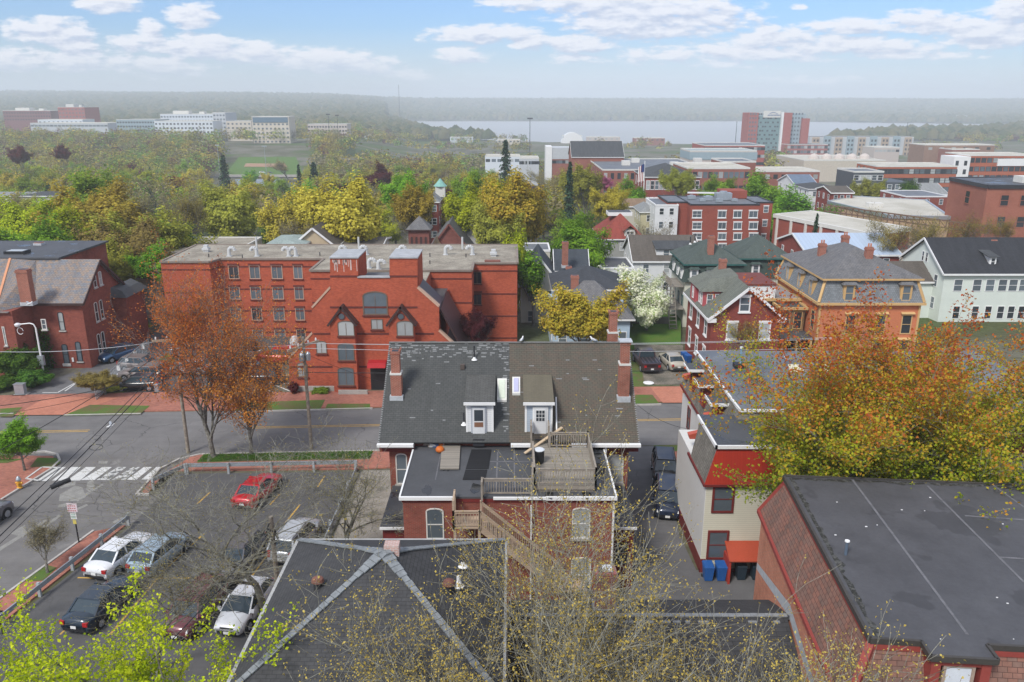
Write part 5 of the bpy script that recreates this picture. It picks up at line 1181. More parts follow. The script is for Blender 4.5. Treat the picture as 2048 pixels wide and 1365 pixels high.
for i in range(16):
    i_ = rr.random(); (xa, z_) = F(664+50*i_, 520); w_ = .05+.1*rr.random(); b.box(xa, xa+w_, FY-.012, FY, z_-.25-.9*rr.random()**2, z_)
ta.part('lime_stain', b, plain('lime_stain', (.55, .42, .38), .9))
# gabled bays
for c0, c1, tipx, (wx0, wx1) in ((668, 716, 690, (676, 708)), (783, 832, 810, (794, 826))):
    (xa, _), (xb, _) = F(c0, 700), F(c1, 700); zb_ = F(690, 640)[1]; zt_ = F(690, 607)[1]; xm_ = (xa+xb)/2; bd = 1.0
    b = MB(); b.box(xa, xb, FY-bd, FY+.02, -.2, zb_); b.poly([(xa, FY-bd, zb_), (xb, FY-bd, zb_), (xm_, FY-bd, zt_-.15)]); b.poly([(xa, FY-bd, zb_), (xm_, FY-bd, zt_-.15), (xm_, FY, zt_-.15), (xa, FY, zb_)]); b.poly([(xb, FY, zb_), (xm_, FY, zt_-.15), (xm_, FY-bd, zt_-.15), (xb, FY-bd, zb_)])
    by = ta.part('bay', b, brk_apt)
    b = MB(); ov = .28
    b.plate([(xa-ov, FY, zb_-.25), (xa-ov, FY-bd-.2, zb_-.25), (xm_, FY-bd-.2, zt_), (xm_, FY, zt_)], .2); b.plate([(xb+ov, FY-bd-.2, zb_-.25), (xb+ov, FY, zb_-.25), (xm_, FY, zt_), (xm_, FY-bd-.2, zt_-.003)], .2); ta.part('bay_roof', b, brown, by)
    b = MB(); z_ = F(690, 628)[1]; b.tube((xm_, FY-bd-.04, z_), (xm_, FY-bd+.01, z_), .36, n=20); b.tube((xm_, FY-bd-.06, z_), (xm_, FY-bd-.03, z_), .27, n=20, m=1); ta.part('round_window', b, [band, g_mid], by)
    for (y0_, y1_), gl_ in (((643, 671), g_blind), ((688, 720), g_mid), ((736, 770), g_mid)):
        (x0_, zt2), (x1_, zb2) = fy(wx0, y0_, FY-bd), fy(wx1, y1_, FY-bd)
        window(ta, (x0_+x1_)/2, FY-bd, zb2, x1_-x0_, zt2-zb2-.2, fm=win_b, glass=gl_, sash='v', arch=.22, sill=band, parent=by)
wpx(ta, 727, 592, 774, 628, FY, fm=win_b, glass=g_mid, sash='v', arch=.35, sill=band, fw=.12); wpx(ta, 743, 640, 765, 658, FY, fm=win_b, glass=g_blind, sash='v', sill=band)
wpx(ta, 633, 686, 653, 706, FY, fm=win_b, glass=g_blind, sash='v', arch=.15, sill=band); wpx(ta, 595, 729, 615, 753, FY, fm=win_b, glass=g_blind, sash='hv', arch=.15, sill=band); wpx(ta, 856, 686, 876, 706, FY, fm=win_b, glass=g_mid, sash='v', arch=.15, sill=band)
(xa, z_), (xb, z2_) = F(740, 728), F(774, 768); b = MB(); b.box(xa, xb, FY-.06, FY+.02, 0, z_); o = ta.part('entrance', b, trimk)
b = MB(); b.hexa([(xa-.1, FY-1.2, z_-.05), (xb+.1, FY-1.2, z_-.05), (xb+.1, FY, z_-.05), (xa-.1, FY, z_-.05)], [(xa-.1, FY-.7, z_+.3), (xb+.1, FY-.7, z_+.3), (xb+.1, FY, z_+.4), (xa-.1, FY, z_+.4)]); ta.part('awning', b, plain('red_awning', (.35, .015, .02), .6), o)
b = MB(); b.box(xo(0)+.2, xo(0)+5, FY-.5, FY-.3, 0, .5); b.box(xo(0)+5.2, xo(0)+8, FY-1.6, FY-1.4, 0, .5); ta.part('planter_wall', b, concrete)
wv = plain('white_vent_metal', (.52, .53, .53), .4, .05)
def gooseneck(px, py, fl_=1, z=AZ, s=.82):
    x, y = g(px, py, z); b = MB(); r = .26*s
    b.box(x-.36*s, x+.36*s, y-.36*s, y+.36*s, z, z+.12); pts = [(x, y, z+.1), (x, y, z+.9*s)]+[(x+fl_*(.42*s-.42*s*math.cos(a)), y, z+.9*s+.42*s*math.sin(a)) for a in [math.pi*k/6 for k in range(1, 7)]]
    b.path(pts, r, 10); ta.part('roof_vent', b, wv, smooth=False)
for px_, f_ in ((459, 1), (514, -1), (578, -1), (592, -1), (680, 1), (733, -1), (811, -1), (891, 1), (945, -1)): gooseneck(px_, 514 if px_ < 640 else 511, f_)
gooseneck(738, 538, 1, AZ); gooseneck(757, 541, 1, AZ)
for px_, py_ in ((413, 505), (987, 514), (797, 512)):
    x, y = g(px_, py_, AZ); b = MB(); b.box(x-.3, x+.3, y-.3, y+.3, AZ, AZ+.3); b.box(x-.4, x+.4, y-.4, y+.4, AZ+.3, AZ+.55); b.box(x-.25, x+.25, y-.25, y+.25, AZ+.55, AZ+.9); ta.part('roof_fan', b, wv)
for px_, h_ in ((514, 1.6), (718, 1.6), (925, 1.6)): x, y = g(px_, 500, AZ); pipe(ta, x, y, AZ, AZ+h_, .12, wv, False)
for px_, py_ in ((418, 516), (485, 518), (640, 513), (712, 514), (860, 515), (932, 516), (860, 530)): x, y = g(px_, py_, AZ); pipe(ta, x, y, AZ, AZ+.5, .06, darkmetal, False)
b = MB(); x, y = g(985, 525, AZ); b.box(x-.9, x+.9, y-.3, y+.3, AZ, AZ+.25); ta.part('roof_hatch', b, plain('rust_hatch', (.2, .08, .06), .8))

# ======== Victorian brick house on the left
brk_vic = brick('dark_victorian_brick', (.29, .075, .05), (.23, .058, .042), (.20, .10, .08), big=.4)
slate = shingle('multicolour_slate', (.16, .175, .20), (.27, .20, .15), (.07, .07, .075), .34, .24, .3, .6)
tv_ = Thing('victorian_house', 'dark red brick gabled house with multicoloured slate roof at the left edge', 'house', (-52, 83, 0))
r_ = gable(tv_, -62, -44.6, 80, 88.4, -.5, 7.5, 10.9, 'x', brk_vic, slate, .4, brown)
walls(tv_, -62, -49.8, 76.6, 80.02, -.5, 7.1, brk_vic, 'front_block_wall')
b = MB(); b.poly([(-62, 76.2, 7.1), (-51.2, 76.2, 7.1), (-53.6, 84, 11.0), (-62, 84, 11.0)]); b.poly([(-51.2, 76.2, 7.1), (-49.0, 79.8, 7.15), (-51.0, 84, 10.8), (-53.6, 84, 11.0)]); b.box(-62, -50, 76.3, 80, 7.0, 7.09); tv_.part('front_block_roof', b, slate)
b = MB(); b.bar((-51.2, 76.15, 7.14), (-53.7, 84, 11.05), .22, .06); tv_.part('copper_hip', b, plain('copper_strip', (.60, .28, .15), .5, .1))
b = MB(); b.box(-66, -48.5, 84, 95, 10.9, 11.1); b.box(-55.6, -53.4, 86, 87.4, 11.1, 11.4, 1); b.box(-59.5, -57.2, 86, 87.4, 11.1, 11.4, 1); b.box(-55.4, -53.6, 86.2, 87.2, 11.4, 11.43, 2); b.box(-59.3, -57.4, 86.2, 87.2, 11.4, 11.43, 2); tv_.part('flat_deck_roof', b, [mb_dark, trimk, g_blind])
walls(tv_, -66, -48.8, 84.2, 94.8, 0, 10.9, brk_vic, 'rear_wall')
(xa, z_), (xb, z2_) = fy(35, 540, 78.3), fy(60, 600, 78.3)
chimney(tv_, (xa+xb)/2, 78.6, z2_-.6, z_, 1.15, .8, brk_chim); chimney(tv_, fy(78, 485, 92)[0], 92, 11, fy(78, 485, 92)[1], .8, .8, brk_chim)
for q in ((116, 628, 130, 660), (124, 692, 139, 727), (151, 687, 165, 722)): wpx(tv_, *q, 80, fm=darkmetal, glass=g_blind if q[0] == 116 else g_mid, sill=granite, arch=.15)
for q in ((5, 655, 14, 690), (83, 640, 93, 658)): wpx(tv_, *q, 76.6, fm=offwhite, glass=g_mid, sill=granite)
for y_, z_, h_ in ((83.2, 8.1, 1.3), (84.4, 8.1, 1.3), (82.6, 4.5, 1.9), (83.7, 4.5, 1.9), (82.2, 1.0, 2.0), (83.1, 1.0, 2.0)): window(tv_, -44.6, y_, z_, .5, h_, rot=math.pi/2, fm=offwhite, glass=gl(), sill=granite, arch=.1)
walls(tv_, -44.6, -43.2, 86.5, 91, -.5, 6.2, brk_vic, 'side_block_wall'); b = MB(); b.hexa([(-44.6, 86, 6.2), (-42.8, 86, 6.2), (-42.8, 91.4, 6.2), (-44.6, 91.4, 6.2)], [(-44.6, 86.3, 7.3), (-43.6, 86.6, 6.9), (-43.6, 91, 6.9), (-44.6, 91.2, 7.3)]); tv_.part('side_block_roof', b, mb_dark)
b = MB(); (xa, z_), (xb, z2) = fy(125, 728, 79.9), fy(142, 733, 79.9); b.box(xa, xb, 79.9, 79.96, z2, z_); (xa, z_), (xb, z2) = fy(143, 716, 79.9), fy(148, 724, 79.9); b.box(xa, xb, 79.9, 79.96, z2, z_); tv_.part('wall_sign', b, white)
cr = np.array([(rng.uniform(-52, -48.5)+rng.gauss(0, .2), 79.85-abs(rng.gauss(0, .2)), max(0, rng.random()**1.3*4.5)) for _ in range(2500)]); iv = link('ivy', leaves_mesh('ivy', cr, .22, LV['bush'], 3)); tag(iv, 'green ivy climbing the dark brick wall behind the street lamp', 'ivy')
iv.location = (0, -3.2, 0) if False else (0, 0, 0)

# ======== tan building behind
t_ = Thing('tan_sided_building', 'pale tan sided building half hidden by bare trees beside the brick house', 'building', (-45, 103, 0)); walls(t_, -54, -38.6, 104, 122, -2, 7.0, clap('tan_siding', (.46, .43, .35), .2, .8)); flat(t_, -54, -38.6, 104, 122, 7.0, grv, offwhite); grid(t_, 105, 121, 0, -1.2, 2.8, 3, 6, .8, 1.2, math.pi/2, None, fixed=-38.6); grid(t_, -53, -40, 104, -1.2, 2.8, 3, 5, .8, 1.2)
# ======== red brick gable house with white trim
brk_g = brick('deep_red_brick', (.27, .055, .042), (.22, .045, .036), (.2, .09, .07), big=.35); sh_gg = sh('moss_green_grey_shingles', (.155, .165, .14))
tg = Thing('red_gable_house', 'red brick house with white gable trim, two storeys facing the street right of the driveway', 'house', (23, 80, 0))
gx0, gx1, gy0, gy1 = 19.8, 26.6, 76.2, 87; gze, gzr = 6.9, 9.75
gable(tg, gx0, gx1, gy0, gy1, -.3, gze, gzr, 'y', brk_g, sh_gg, .45, white, .18)
b = MB()
for xx in (gx0-.45, gx1-.35): b.box(xx, xx+.85, gy0-.45, gy0+.1, gze-.75, gze-.35)
tg.part('cornice_return', b, white)
for q, g_ in (((1482, 596, 1497, 622), g_mid), ((1456, 648, 1471, 677), g_blind), ((1521, 648, 1537, 677), g_blind)): wpx(tg, *q, gy0, fm=white, glass=g_, lintel=white, sill=white, fw=.12)
for q in ((1457, 715, 1472, 745), (1522, 715, 1538, 745)): wpx(tg, *q, gy0, fm=white, glass=g_mid, lintel=white, sill=white, fw=.12)
for y_ in (78.2, 81.6, 85): 
    for z_ in (1.2, 4.3): window(tg, gx0, y_, z_, .9, 1.6, rot=-math.pi/2, fm=white, glass=g_mid, lintel=white, sill=white, fw=.12)
pinks = clap('red_pink_siding', (.42, .09, .10)); ds = tg.part('dormer', (lambda b: (b.box(gx0-.1, gx0+3, 79.6, 83.6, gze-.1, 8.5), b.box(gx0-.35, gx0+3, 82.2, 84.6, gze-.3, 8.6))[0])(MB()), pinks)
b = MB(); b.hexa([(gx0-.45, 79.3, 8.45), (gx0+3.6, 79.3, 8.45), (gx0+3.6, 84.9, 8.6), (gx0-.7, 84.9, 8.6)], [(gx0+.9, 80.8, 9.5), (gx0+3.6, 80.8, 9.9), (gx0+3.6, 84, 10.0), (gx0+.9, 84, 9.6)]); tg.part('dormer_roof', b, sh_gg, ds)
for x_, y_ in ((gx0+.55, 79.6), (gx0+1.4, 79.6)): window(tg, x_, y_, 7.0, .5, 1.1, fm=white, glass=g_mid, parent=ds)
for y_ in (80.3, 81.2, 83.2): window(tg, gx0-.12 if y_ < 82 else gx0-.37, y_, 7.0, .45, 1.1, rot=-math.pi/2, fm=white, glass=g_mid, parent=ds)
(xa, z_), (xb, z2) = fy(1437, 518, 84.5), fy(1452, 560, 84.5); chimney(tg, (xa+xb)/2, 84.5, z2-.6, z_, .72, .6); (xa, z_), (xb, z2) = fy(1431, 503, 92), fy(1445, 535, 92)
b = MB(); b.box(gx1-2.5, gx1+2.6, 86, 92, -.3, 7.6); b.box(gx1-2.6, gx1+2.7, 85.9, 92.1, 7.6, 7.8, 1); tg.part('rear_wing', b, [white, plain('dark_red_flat_roof', (.16, .045, .035), .7)])
# ======== orange mansard house
org = brick('orange_painted_brick', (.56, .20, .10), (.52, .18, .09), (.50, .18, .09), big=.12); yt = plain('mustard_trim', (.55, .36, .16), .6, .1); sl_g = shingle('grey_slate', (.165, .16, .16), (.125, .125, .13), (.06, .06, .06), .3, .2, .35, .7); sl_s = shingle('blue_grey_fish_scale_slate', (.22, .235, .25), (.165, .18, .19), (.09, .1, .1), .22, .2, .25, .7)
to = Thing('orange_mansard_house', 'orange brick house with mustard trim, slate mansard with dormers and three tall chimneys', 'house', (37, 87, 0))
ox0, ox1, oy0, oy1 = 32.2, 42.6, 80.6, 94
walls(to, ox0, ox1, oy0, oy1, -.3, 6.8, org)
b = MB(); b.box(ox0-.45, ox1+.45, oy0-.45, oy1+.45, 6.8, 7.05); b.box(ox0+.35, ox1-.35, oy0+.35, oy1-.35, 9.25, 9.42)
for x_, y_ in ((ox0, oy0), (ox1, oy0), (ox0, oy1)):
    b.box(x_-.1, x_+.1, y_-.1, y_+.1, 0, 6.8) 
to.part('cornice', b, yt)
b = MB(); q0 = [(ox0-.3, oy0-.3), (ox1+.3, oy0-.3), (ox1+.3, oy1+.3), (ox0-.3, oy1+.3)]; q1 = [(ox0+.4, oy0+.4), (ox1-.4, oy0+.4), (ox1-.4, oy1-.4), (ox0+.4, oy1-.4)]; b.hexa([(*p, 7.05) for p in q0], [(*p, 9.25) for p in q1]); to.part('mansard', b, sl_s)
b = MB()
for p_, q_ in zip(q0, q1): b.bar((*p_, 7.1), (*q_, 9.3), .26, .2)
to.part('corner_trim', b, yt)
hip(to, ox0+.25, ox1-.25, oy0+.25, oy1-.25, 9.55, 12.0, sl_g, .3, None, under=yt)
def mdorm(th, x, y, z, rot, fm, g_, w=.75, h=1.5, rmt=None):
    c, s_ = math.cos(rot), math.sin(rot); L = lambda a, d: (x+a*c+d*s_*-1*-1*0+(-d)*-s_*-1*0+ (0), 0)
    T = lambda a, d, zz: (x+a*c-d*s_, y+a*s_+d*c, zz)
    b = MB(); b.hexa([T(-w/2-.22, 0, z-.2), T(w/2+.22, 0, z-.2), T(w/2+.22, 1.0, z-.2), T(-w/2-.22, 1.0, z-.2)], [T(-w/2-.22, 0, z+h+.15), T(w/2+.22, 0, z+h+.15), T(w/2+.22, 1.0, z+h+.15), T(-w/2-.22, 1.0, z+h+.15)])
    d_ = th.part('dormer', b, fm); b = MB(); b.hexa([T(-w/2-.45, -.25, z+h+.15), T(w/2+.45, -.25, z+h+.15), T(w/2+.45, 1.1, z+h+.15), T(-w/2-.45, 1.1, z+h+.15)], [T(-w/2-.2, 0, z+h+.42), T(w/2+.2, 0, z+h+.42), T(w/2+.2, 1.1, z+h+.42), T(-w/2-.2, 1.1, z+h+.42)]); th.part('dormer_roof', b, rmt or sl_g, d_)
    window(th, x, y, z, w, h, rot=rot, fm=fm, glass=g_, parent=d_)
for px_ in (1698, 1812): mdorm(to, fy(px_, 590, oy0-.15)[0], oy0-.18, 7.3, 0, yt, g_mid)
for y_ in (83.2, 86.8, 90.6): mdorm(to, ox0-.18, y_, 7.3, -math.pi/2, yt, g_blind)
for px_ in (1700, 1760, 1812): 
    for z_ in (3.7, .9): window(to, fy(px_, 650, oy0)[0], oy0, z_, .9, 1.9, fm=yt, glass=g_dark, hood=yt, fw=.1)
for y_, z_ in ((82.2, 3.7), (85, 3.7), (82.2, .6)): window(to, ox0, y_, z_, .9, 2.0, rot=-math.pi/2, fm=yt, glass=g_dark, fw=.1)
for px_, yt_, yb_, Y_ in ((1646, 482, 514, 88), (1692, 466, 496, 91), (1740, 489, 537, 84)): (x_, z_), (_, z2) = fy(px_, yt_, Y_), fy(px_, yb_, Y_); chimney(to, x_, Y_, z2-.5, z_-.3, .75, .6, pots=2)
walls(to, 27.6, ox0, 86, 93, -.3, 6.0, org, 'side_wing_wall'); flat(to, 27.4, ox0, 85.8, 93.2, 6.0, plain('silver_flat_roof', (.28, .26, .26), .6, .3), yt, name='side_wing_roof')
walls(to, 29.2, 31.8, 83.6, 86.2, 3.0, 5.6, plain('brown_bay', (.20, .12, .06), .6), 'bay_window'); flat(to, 29, 32, 83.4, 86.4, 5.6, mb_dark, yt, name='bay_roof')
for x_ in (29.8, 31.1): window(to, x_, 83.6, 3.4, .8, 1.8, fm=yt, glass=g_dark)
b = MB(); b.box(28.6, 32, 80.8, 84, 2.9, 3.1)
for x_ in (28.8, 30.3, 31.8): b.box(x_-.1, x_+.1, 80.9, 81.1, 0, 2.9, 1)
to.part('porch', b, [mb_dark, yt])
b = MB(); b.box(30.4, 31.4, 83.5, 83.58, .2, 2.4); to.part('front_door', b, trimk)
# ======== green mansard pair
gm_ = sh('green_grey_shingles', (.085, .105, .095)); gm2 = sh('dark_green_mansard_shingles', (.06, .085, .075)); crw = clap('cream_green_siding', (.60, .60, .50)); gtr = plain('dark_green_trim', (.03, .11, .10), .5)
t_ = Thing('green_mansard_house', 'cream double house with dark green mansards and hipped roofs behind the flowering tree', 'house', (28, 104, 0))
for i, (a0, a1, b0, b1, zt_, zr_) in enumerate(((21.6, 29.4, 98.2, 107.5, 7.4, 9.9), (29.4, 36.6, 101.5, 110, 7.5, 10.1))):
    walls(t_, a0+.3, a1-.3*(i), b0+.3, b1-.3, -2, 5.3, crw); b = MB(); b.hexa([(a0-.1, b0-.1, 5.3), (a1, b0-.1, 5.3), (a1, b1, 5.3), (a0-.1, b1, 5.3)], [(a0+.35, b0+.35, zt_), (a1-.2, b0+.35, zt_), (a1-.2, b1-.3, zt_), (a0+.35, b1-.3, zt_)]); t_.part('mansard', b, gm2); hip(t_, a0+.3, a1-.3, b0+.3, b1-.3, zt_+.2, zr_, gm_, .35, under=gtr)
for y_ in (99.5, 101.8, 104.6): window(t_, 21.9, y_, 1.7, .8, 1.6, rot=-math.pi/2, fm=gtr, glass=g_mid); mdorm(t_, 21.55, y_, 5.6, -math.pi/2, white, g_mid, .6, 1.2, gm2)
for x_ in (22.9, 25): mdorm(t_, x_, 98.1, 5.6, 0, white, g_mid, .6, 1.2, gm2); window(t_, x_, 98.5, 2.0, .8, 1.6, fm=gtr, glass=g_mid, sash='hv')
for x_ in (31.6, 35): mdorm(t_, x_, 101.4, 5.6, 0, white, g_mid, .6, 1.2, gm2)
(xa, z_), (xb, z2) = fy(1433, 503, 97), fy(1433, 540, 97); chimney(t_, xa, 100, 7.6, 10.9, .75, .65)
pipe(t_, fy(1380, 497, 103)[0], 103, 9.3, 10.3, .08, darkmetal); pipe(t_, fy(1387, 492, 104)[0], 103.4, 9.5, 10.6, .08, darkmetal)
st = Thing('green_fire_escape', 'dark wooden outside stairs and balconies on the side of the green mansard house', 'stairs', (20.5, 100, 0))
for k, z_ in enumerate((4.6, 1.9)):
    b = MB(); b.box(20.1, 21.9, 98.8-k, 104, z_-.1, z_); st.part('balcony', b, oldwood); railing(st, (20.1, 98.9-k, z_), (20.1, 104, z_), gap=.25, post=False); 
b = MB()
for z_, y_ in ((-1, 98.6), (-1, 103.8)): b.box(20.1, 20.22, y_, y_+.12, z_, 5.5)
st.part('post', b, rail_wood)
b = MB()
for i in range(14): z_ = -.8+i*.42; b.box(19.6, 20.5, 94.6+i*.28, 94.9+i*.28, z_, z_+.06)
b.bar((19.6, 94.6, -.9), (19.6, 98.6, 4.9), .06, .3); b.bar((20.5, 94.6, -.9), (20.5, 98.6, 4.9), .06, .3); st.part('flight', b, oldwood)
# ======== blue house, cream house
blu = clap('light_blue_siding', (.44, .56, .68)); t_ = Thing('light_blue_house', 'light blue sided house with dark upper roof behind the middle house', 'house', (9, 88, 0))
walls(t_, 4.5, 13.0, 84.4, 96, -.8, 4.3, blu); hip(t_, 4.5, 13.0, 84.4, 92, 4.3, 7.7, sl_g, .5, 1.2, 'lower_roof'); walls(t_, 4.9, 12.8, 88.8, 97, 4.3, 6.6, blu, 'upper_wall'); hip(t_, 4.9, 12.8, 88.8, 97, 6.6, 8.5, sh('charcoal_shingles', (.06, .065, .075)), .4)
(x_, z_), (_, z2) = fy(1150, 552, 88.2), fy(1150, 590, 88.2); chimney(t_, x_, 88.4, z2-1, z_, .85, .6); (x_, z_), (_, z2) = fy(1138, 534, 97), fy(1138, 555, 97); chimney(t_, x_, 97.3, z2-1, z_, .7, .6)
for x_ in (5.6, 8, 10.4, 12.2): window(t_, x_, 84.4, 1.2, .8, 1.5, fm=white, glass=g_mid)
for y_ in (86, 89): window(t_, 4.5, y_, 1.4, .8, 1.6, rot=-math.pi/2, fm=white, glass=g_mid)
crm = clap('cream_clapboard', (.56, .54, .46), .14, .7); shn = sh('navy_charcoal_shingles', (.062, .072, .085)); t_ = Thing('cream_gabled_house', 'cream clapboard house with dark roof and brick chimneys behind the light blue house', 'house', (5, 107, -1))
gable(t_, 1.2, 6.2, 101, 112, -2, 4.6, 7.8, 'y', crm, shn, .3, white); gable(t_, 6.0, 10.2, 106, 112, -2, 5.4, 7.6, 'x', clapw, shn, .3, white, part='side_roof')
(x_, z_), (_, z2) = fy(1131, 485, 104.5), fy(1131, 528, 104.5); chimney(t_, x_, 105, z2-.6, z_, .8, .7); 
for x_ in (2.5, 4.9): 
    for z_ in (2.1, -.6): window(t_, x_, 101, z_, .75, 1.4, fm=offwhite, glass=g_mid)
window(t_, 3.7, 101, 5.0, .6, 1.1, fm=offwhite, glass=g_dark)
t_ = Thing('grey_flat_roofed_addition', 'small building with silver grey flat roof rising behind the cream gabled house', 'building', (3, 114, -1)); x0_, x1_ = fy(1047, 495, 113)[0], fy(1100, 495, 113)[0]; walls(t_, x0_, x1_, 113, 119, -3, 6.6, crm); flat(t_, x0_, x1_, 113, 119, 6.6, mb_grey, white)
# generic house by photo outline
def hpx(name, label, x0, x1, ye, yr, Y, dep, kind, wm, rm, cat='house', rows=2, n=3, trim=white, frame=white, wh=1.3, ww=.8, zh=2.7, side=None, grp=None, ridge=None, ns=3):
    (xa, ze), (xb, _) = fy(x0, ye, Y), fy(x1, ye, Y); zb = ZT((xa+xb)/2, Y+dep/2)-1.5
    t = Thing(name, label, cat, ((xa+xb)/2, Y+dep/2, zb+1.5), 0, grp); t.b = (xa, xb, Y, Y+dep, zb, ze)
    if kind in ('x', 'y'):
        zr = fy((x0+x1)/2, yr, Y+(dep/2 if kind == 'x' else 0))[1]; gable(t, xa, xb, Y, Y+dep, zb, ze, zr, kind, wm, rm, .3, trim)
    elif kind == 'hip': walls(t, xa, xb, Y, Y+dep, zb, ze-.1, wm); zr = fy((x0+x1)/2, yr, Y+dep/2)[1]; hip(t, xa, xb, Y, Y+dep, ze, zr, rm, .35, ridge)
    else: walls(t, xa, xb, Y, Y+dep, zb, ze-.15, wm); flat(t, xa, xb, Y, Y+dep, ze-.12, rm, trim)
    if n: grid(t, xa+.3, xb-.3, Y, ze-.75-wh, -zh, rows, n, ww, wh, frame=frame)
    if side is None: side = -1 if xa > 0 else 1
    fx = xa if side < 0 else xb
    if ns: grid(t, Y+.3, Y+dep-.3, 0, ze-.75-wh, -zh, rows, ns, ww, wh, math.pi/2*side, frame, fixed=fx)
    return t
dsh = sh('charcoal_grey_shingles', (.075, .08, .085)); bsh = sh('brown_grey_shingles', (.12, .105, .09)); lsh = sh('light_grey_shingles', (.26, .27, .27)); rsh = sh('red_shingles', (.27, .065, .05)); tsh = sh('tan_shingles', (.25, .17, .11))
t_ = hpx('white_gabled_house', 'white house with worn dark gable roof and long shed dormer behind the white blossom', 1268, 1400, 520, 470, 118, 11, 'x', clapw, bsh)
b = MB(); xa, xb, ya, yb, zb, ze = t_.b; b.box(xa+3.5, xb-1, ya+1.0, ya+5, ze, ze+1.5); d_ = t_.part('dormer', b, clapw); b = MB(); b.plate([(xa+3.3, ya+.7, ze+1.5), (xb-.8, ya+.7, ze+1.5), (xb-.8, ya+5.6, ze+2.5), (xa+3.3, ya+5.6, ze+2.5)], .12); t_.part('dormer_roof', b, dsh, d_); window(t_, xa+5, ya+1.0, ze+.3, .8, .95, fm=offwhite, glass=g_mid, parent=d_); window(t_, xa+7, ya+1.0, ze+.3, .8, .95, fm=offwhite, glass=g_mid, parent=d_)
hpx('low_white_annex', 'low white flat roofed annex left of the white gabled house', 1203, 1268, 536, 520, 113, 8, 'flat', clapw, mb_dark, 'building', 1, 2)
t_ = hpx('red_roofed_house', 'grey house under a bright red hipped roof with small flat top', 1203, 1288, 478, 424, 134, 12, 'hip', clap('grey_siding', (.34, .34, .32)), rsh, ridge=3)
xa, xb, ya, yb, zb, ze = t_.b; zz_ = fy(1240, 424, 140)[1]; b = MB(); b.box((xa+xb)/2-2.1, (xa+xb)/2+2.1, 138.4, 141.6, zz_-.5, zz_+.1); b.box((xa+xb)/2-2.0, (xa+xb)/2+2.0, 138.5, 141.5, zz_+.1, zz_+.13, 1); t_.part('roof_deck_top', b, [white, mb_dark]); b = MB(); x_ = xa+4.8; b.box(x_-.9, x_+.9, 134.2, 137.5, ze+.1, ze+1.5); d_ = t_.part('dormer', b, offwhite); b = MB(); b.plate([(x_-1.2, 133.9, ze+1.3), (x_, 133.9, ze+2.3), (x_, 138, ze+2.3), (x_-1.2, 138, ze+1.3)], .1); b.plate([(x_+1.2, 138, ze+1.3), (x_, 138, ze+2.3), (x_, 133.9, ze+2.297), (x_+1.2, 133.9, ze+1.3)], .1); t_.part('dormer_roof', b, rsh, d_); window(t_, x_-.3, 134.2, ze+.3, .5, .9, fm=white, glass=g_dark, parent=d_); window(t_, x_+.35, 134.2, ze+.3, .5, .9, fm=white, glass=g_dark, parent=d_)
# church
stn = brick('church_brick', (.24, .07, .055), (.19, .058, .05), (.18, .12, .1)); t_ = Thing('brick_church', 'old church with square brick bell tower and steep slate gable beyond the apartment block', 'church', (-8, 125, -2))
(xa, ze), (xb, _) = fy(812, 460, 121), fy(861, 460, 121); zp = fy(838, 432, 121+2)[1]; walls(t_, xa+.3, xb-.3, 121.3, 121.3+xb-xa-.6, -4, ze, stn, 'tower'); hip(t_, xa+.3, xb-.3, 121.3, 121.3+xb-xa-.6, ze, zp, sl_g, .35, 0, 'tower_roof', brown)
for k in range(4): window(t_, xa+.8+k*(xb-xa-1.6)/3, 121.3, ze-3.2, .35, 1.9, fm=stn, glass=brown, arch=.2, sash='')
(x0_, z0_), (x1_, _) = fy(853, 500, 124), fy(945, 500, 124); zr_ = fy(893, 447, 124)[1]; gable(t_, x0_, x1_, 124, 142, -4, z0_-.5, zr_, 'y', stn, sl_g, .3, stn)
b = MB(); x_ = fy(873, 490, 123.5)[0]; b.poly([(x_-2, 123.4, z0_-1.5), (x_+2, 123.4, z0_-1.5), (x_, 123.4, z0_+2.2)]); b.poly([(x_+2, 123.4, z0_-1.5), (x_+2, 125, z0_-1.5), (x_, 125, z0_+2.2), (x_, 123.4, z0_+2.2)]); b.poly([(x_-2, 125, z0_-1.5), (x_-2, 123.4, z0_-1.5), (x_, 123.4, z0_+2.2), (x_, 125, z0_+2.2)]); t_.part('small_gable', b, plain('tan_stucco', (.45, .34, .22), .8)); b = MB(); b.box(x_-.5, x_+.5, 123.3, 123.42, z0_-1.2, z0_); t_.part('gable_window', b, brown)
# long mint house
mint = clap('pale_mint_siding', (.66, .71, .65), .13, .75); t_ = Thing('mint_house', 'long pale mint clapboard house with dark gable roof at the right edge', 'house', (70, 107, -1))
gable(t_, 56.3, 90, 101.5, 113, -2.2, 6.0, 9.5, 'x', mint, sh('black_shingles', (.042, .044, .05)), .4, white)
for i, px_ in enumerate((1916, 1954, 1980, 2005, 2026, 2047)):
    wpx(t_, px_-6, 560, px_+6, 582, 101.5, fm=white, glass=g_mid)
    x_ = fy(px_, 600, 101.5)[0]; window(t_, x_, 101.5, -.3, .8, 1.6, fm=white, glass=g_dark) 
for y_ in (103.5, 106, 109): 
    for z_ in (3.6, .6): window(t_, 56.3, y_, z_, .8, 1.5, rot=-math.pi/2, fm=white, glass=g_mid)
window(t_, 56.3, 106.6, 6.3, .5, 1.2, rot=-math.pi/2, fm=white, glass=g_dark); window(t_, 56.3, 107.6, 6.3, .5, 1.2, rot=-math.pi/2, fm=white, glass=g_dark)
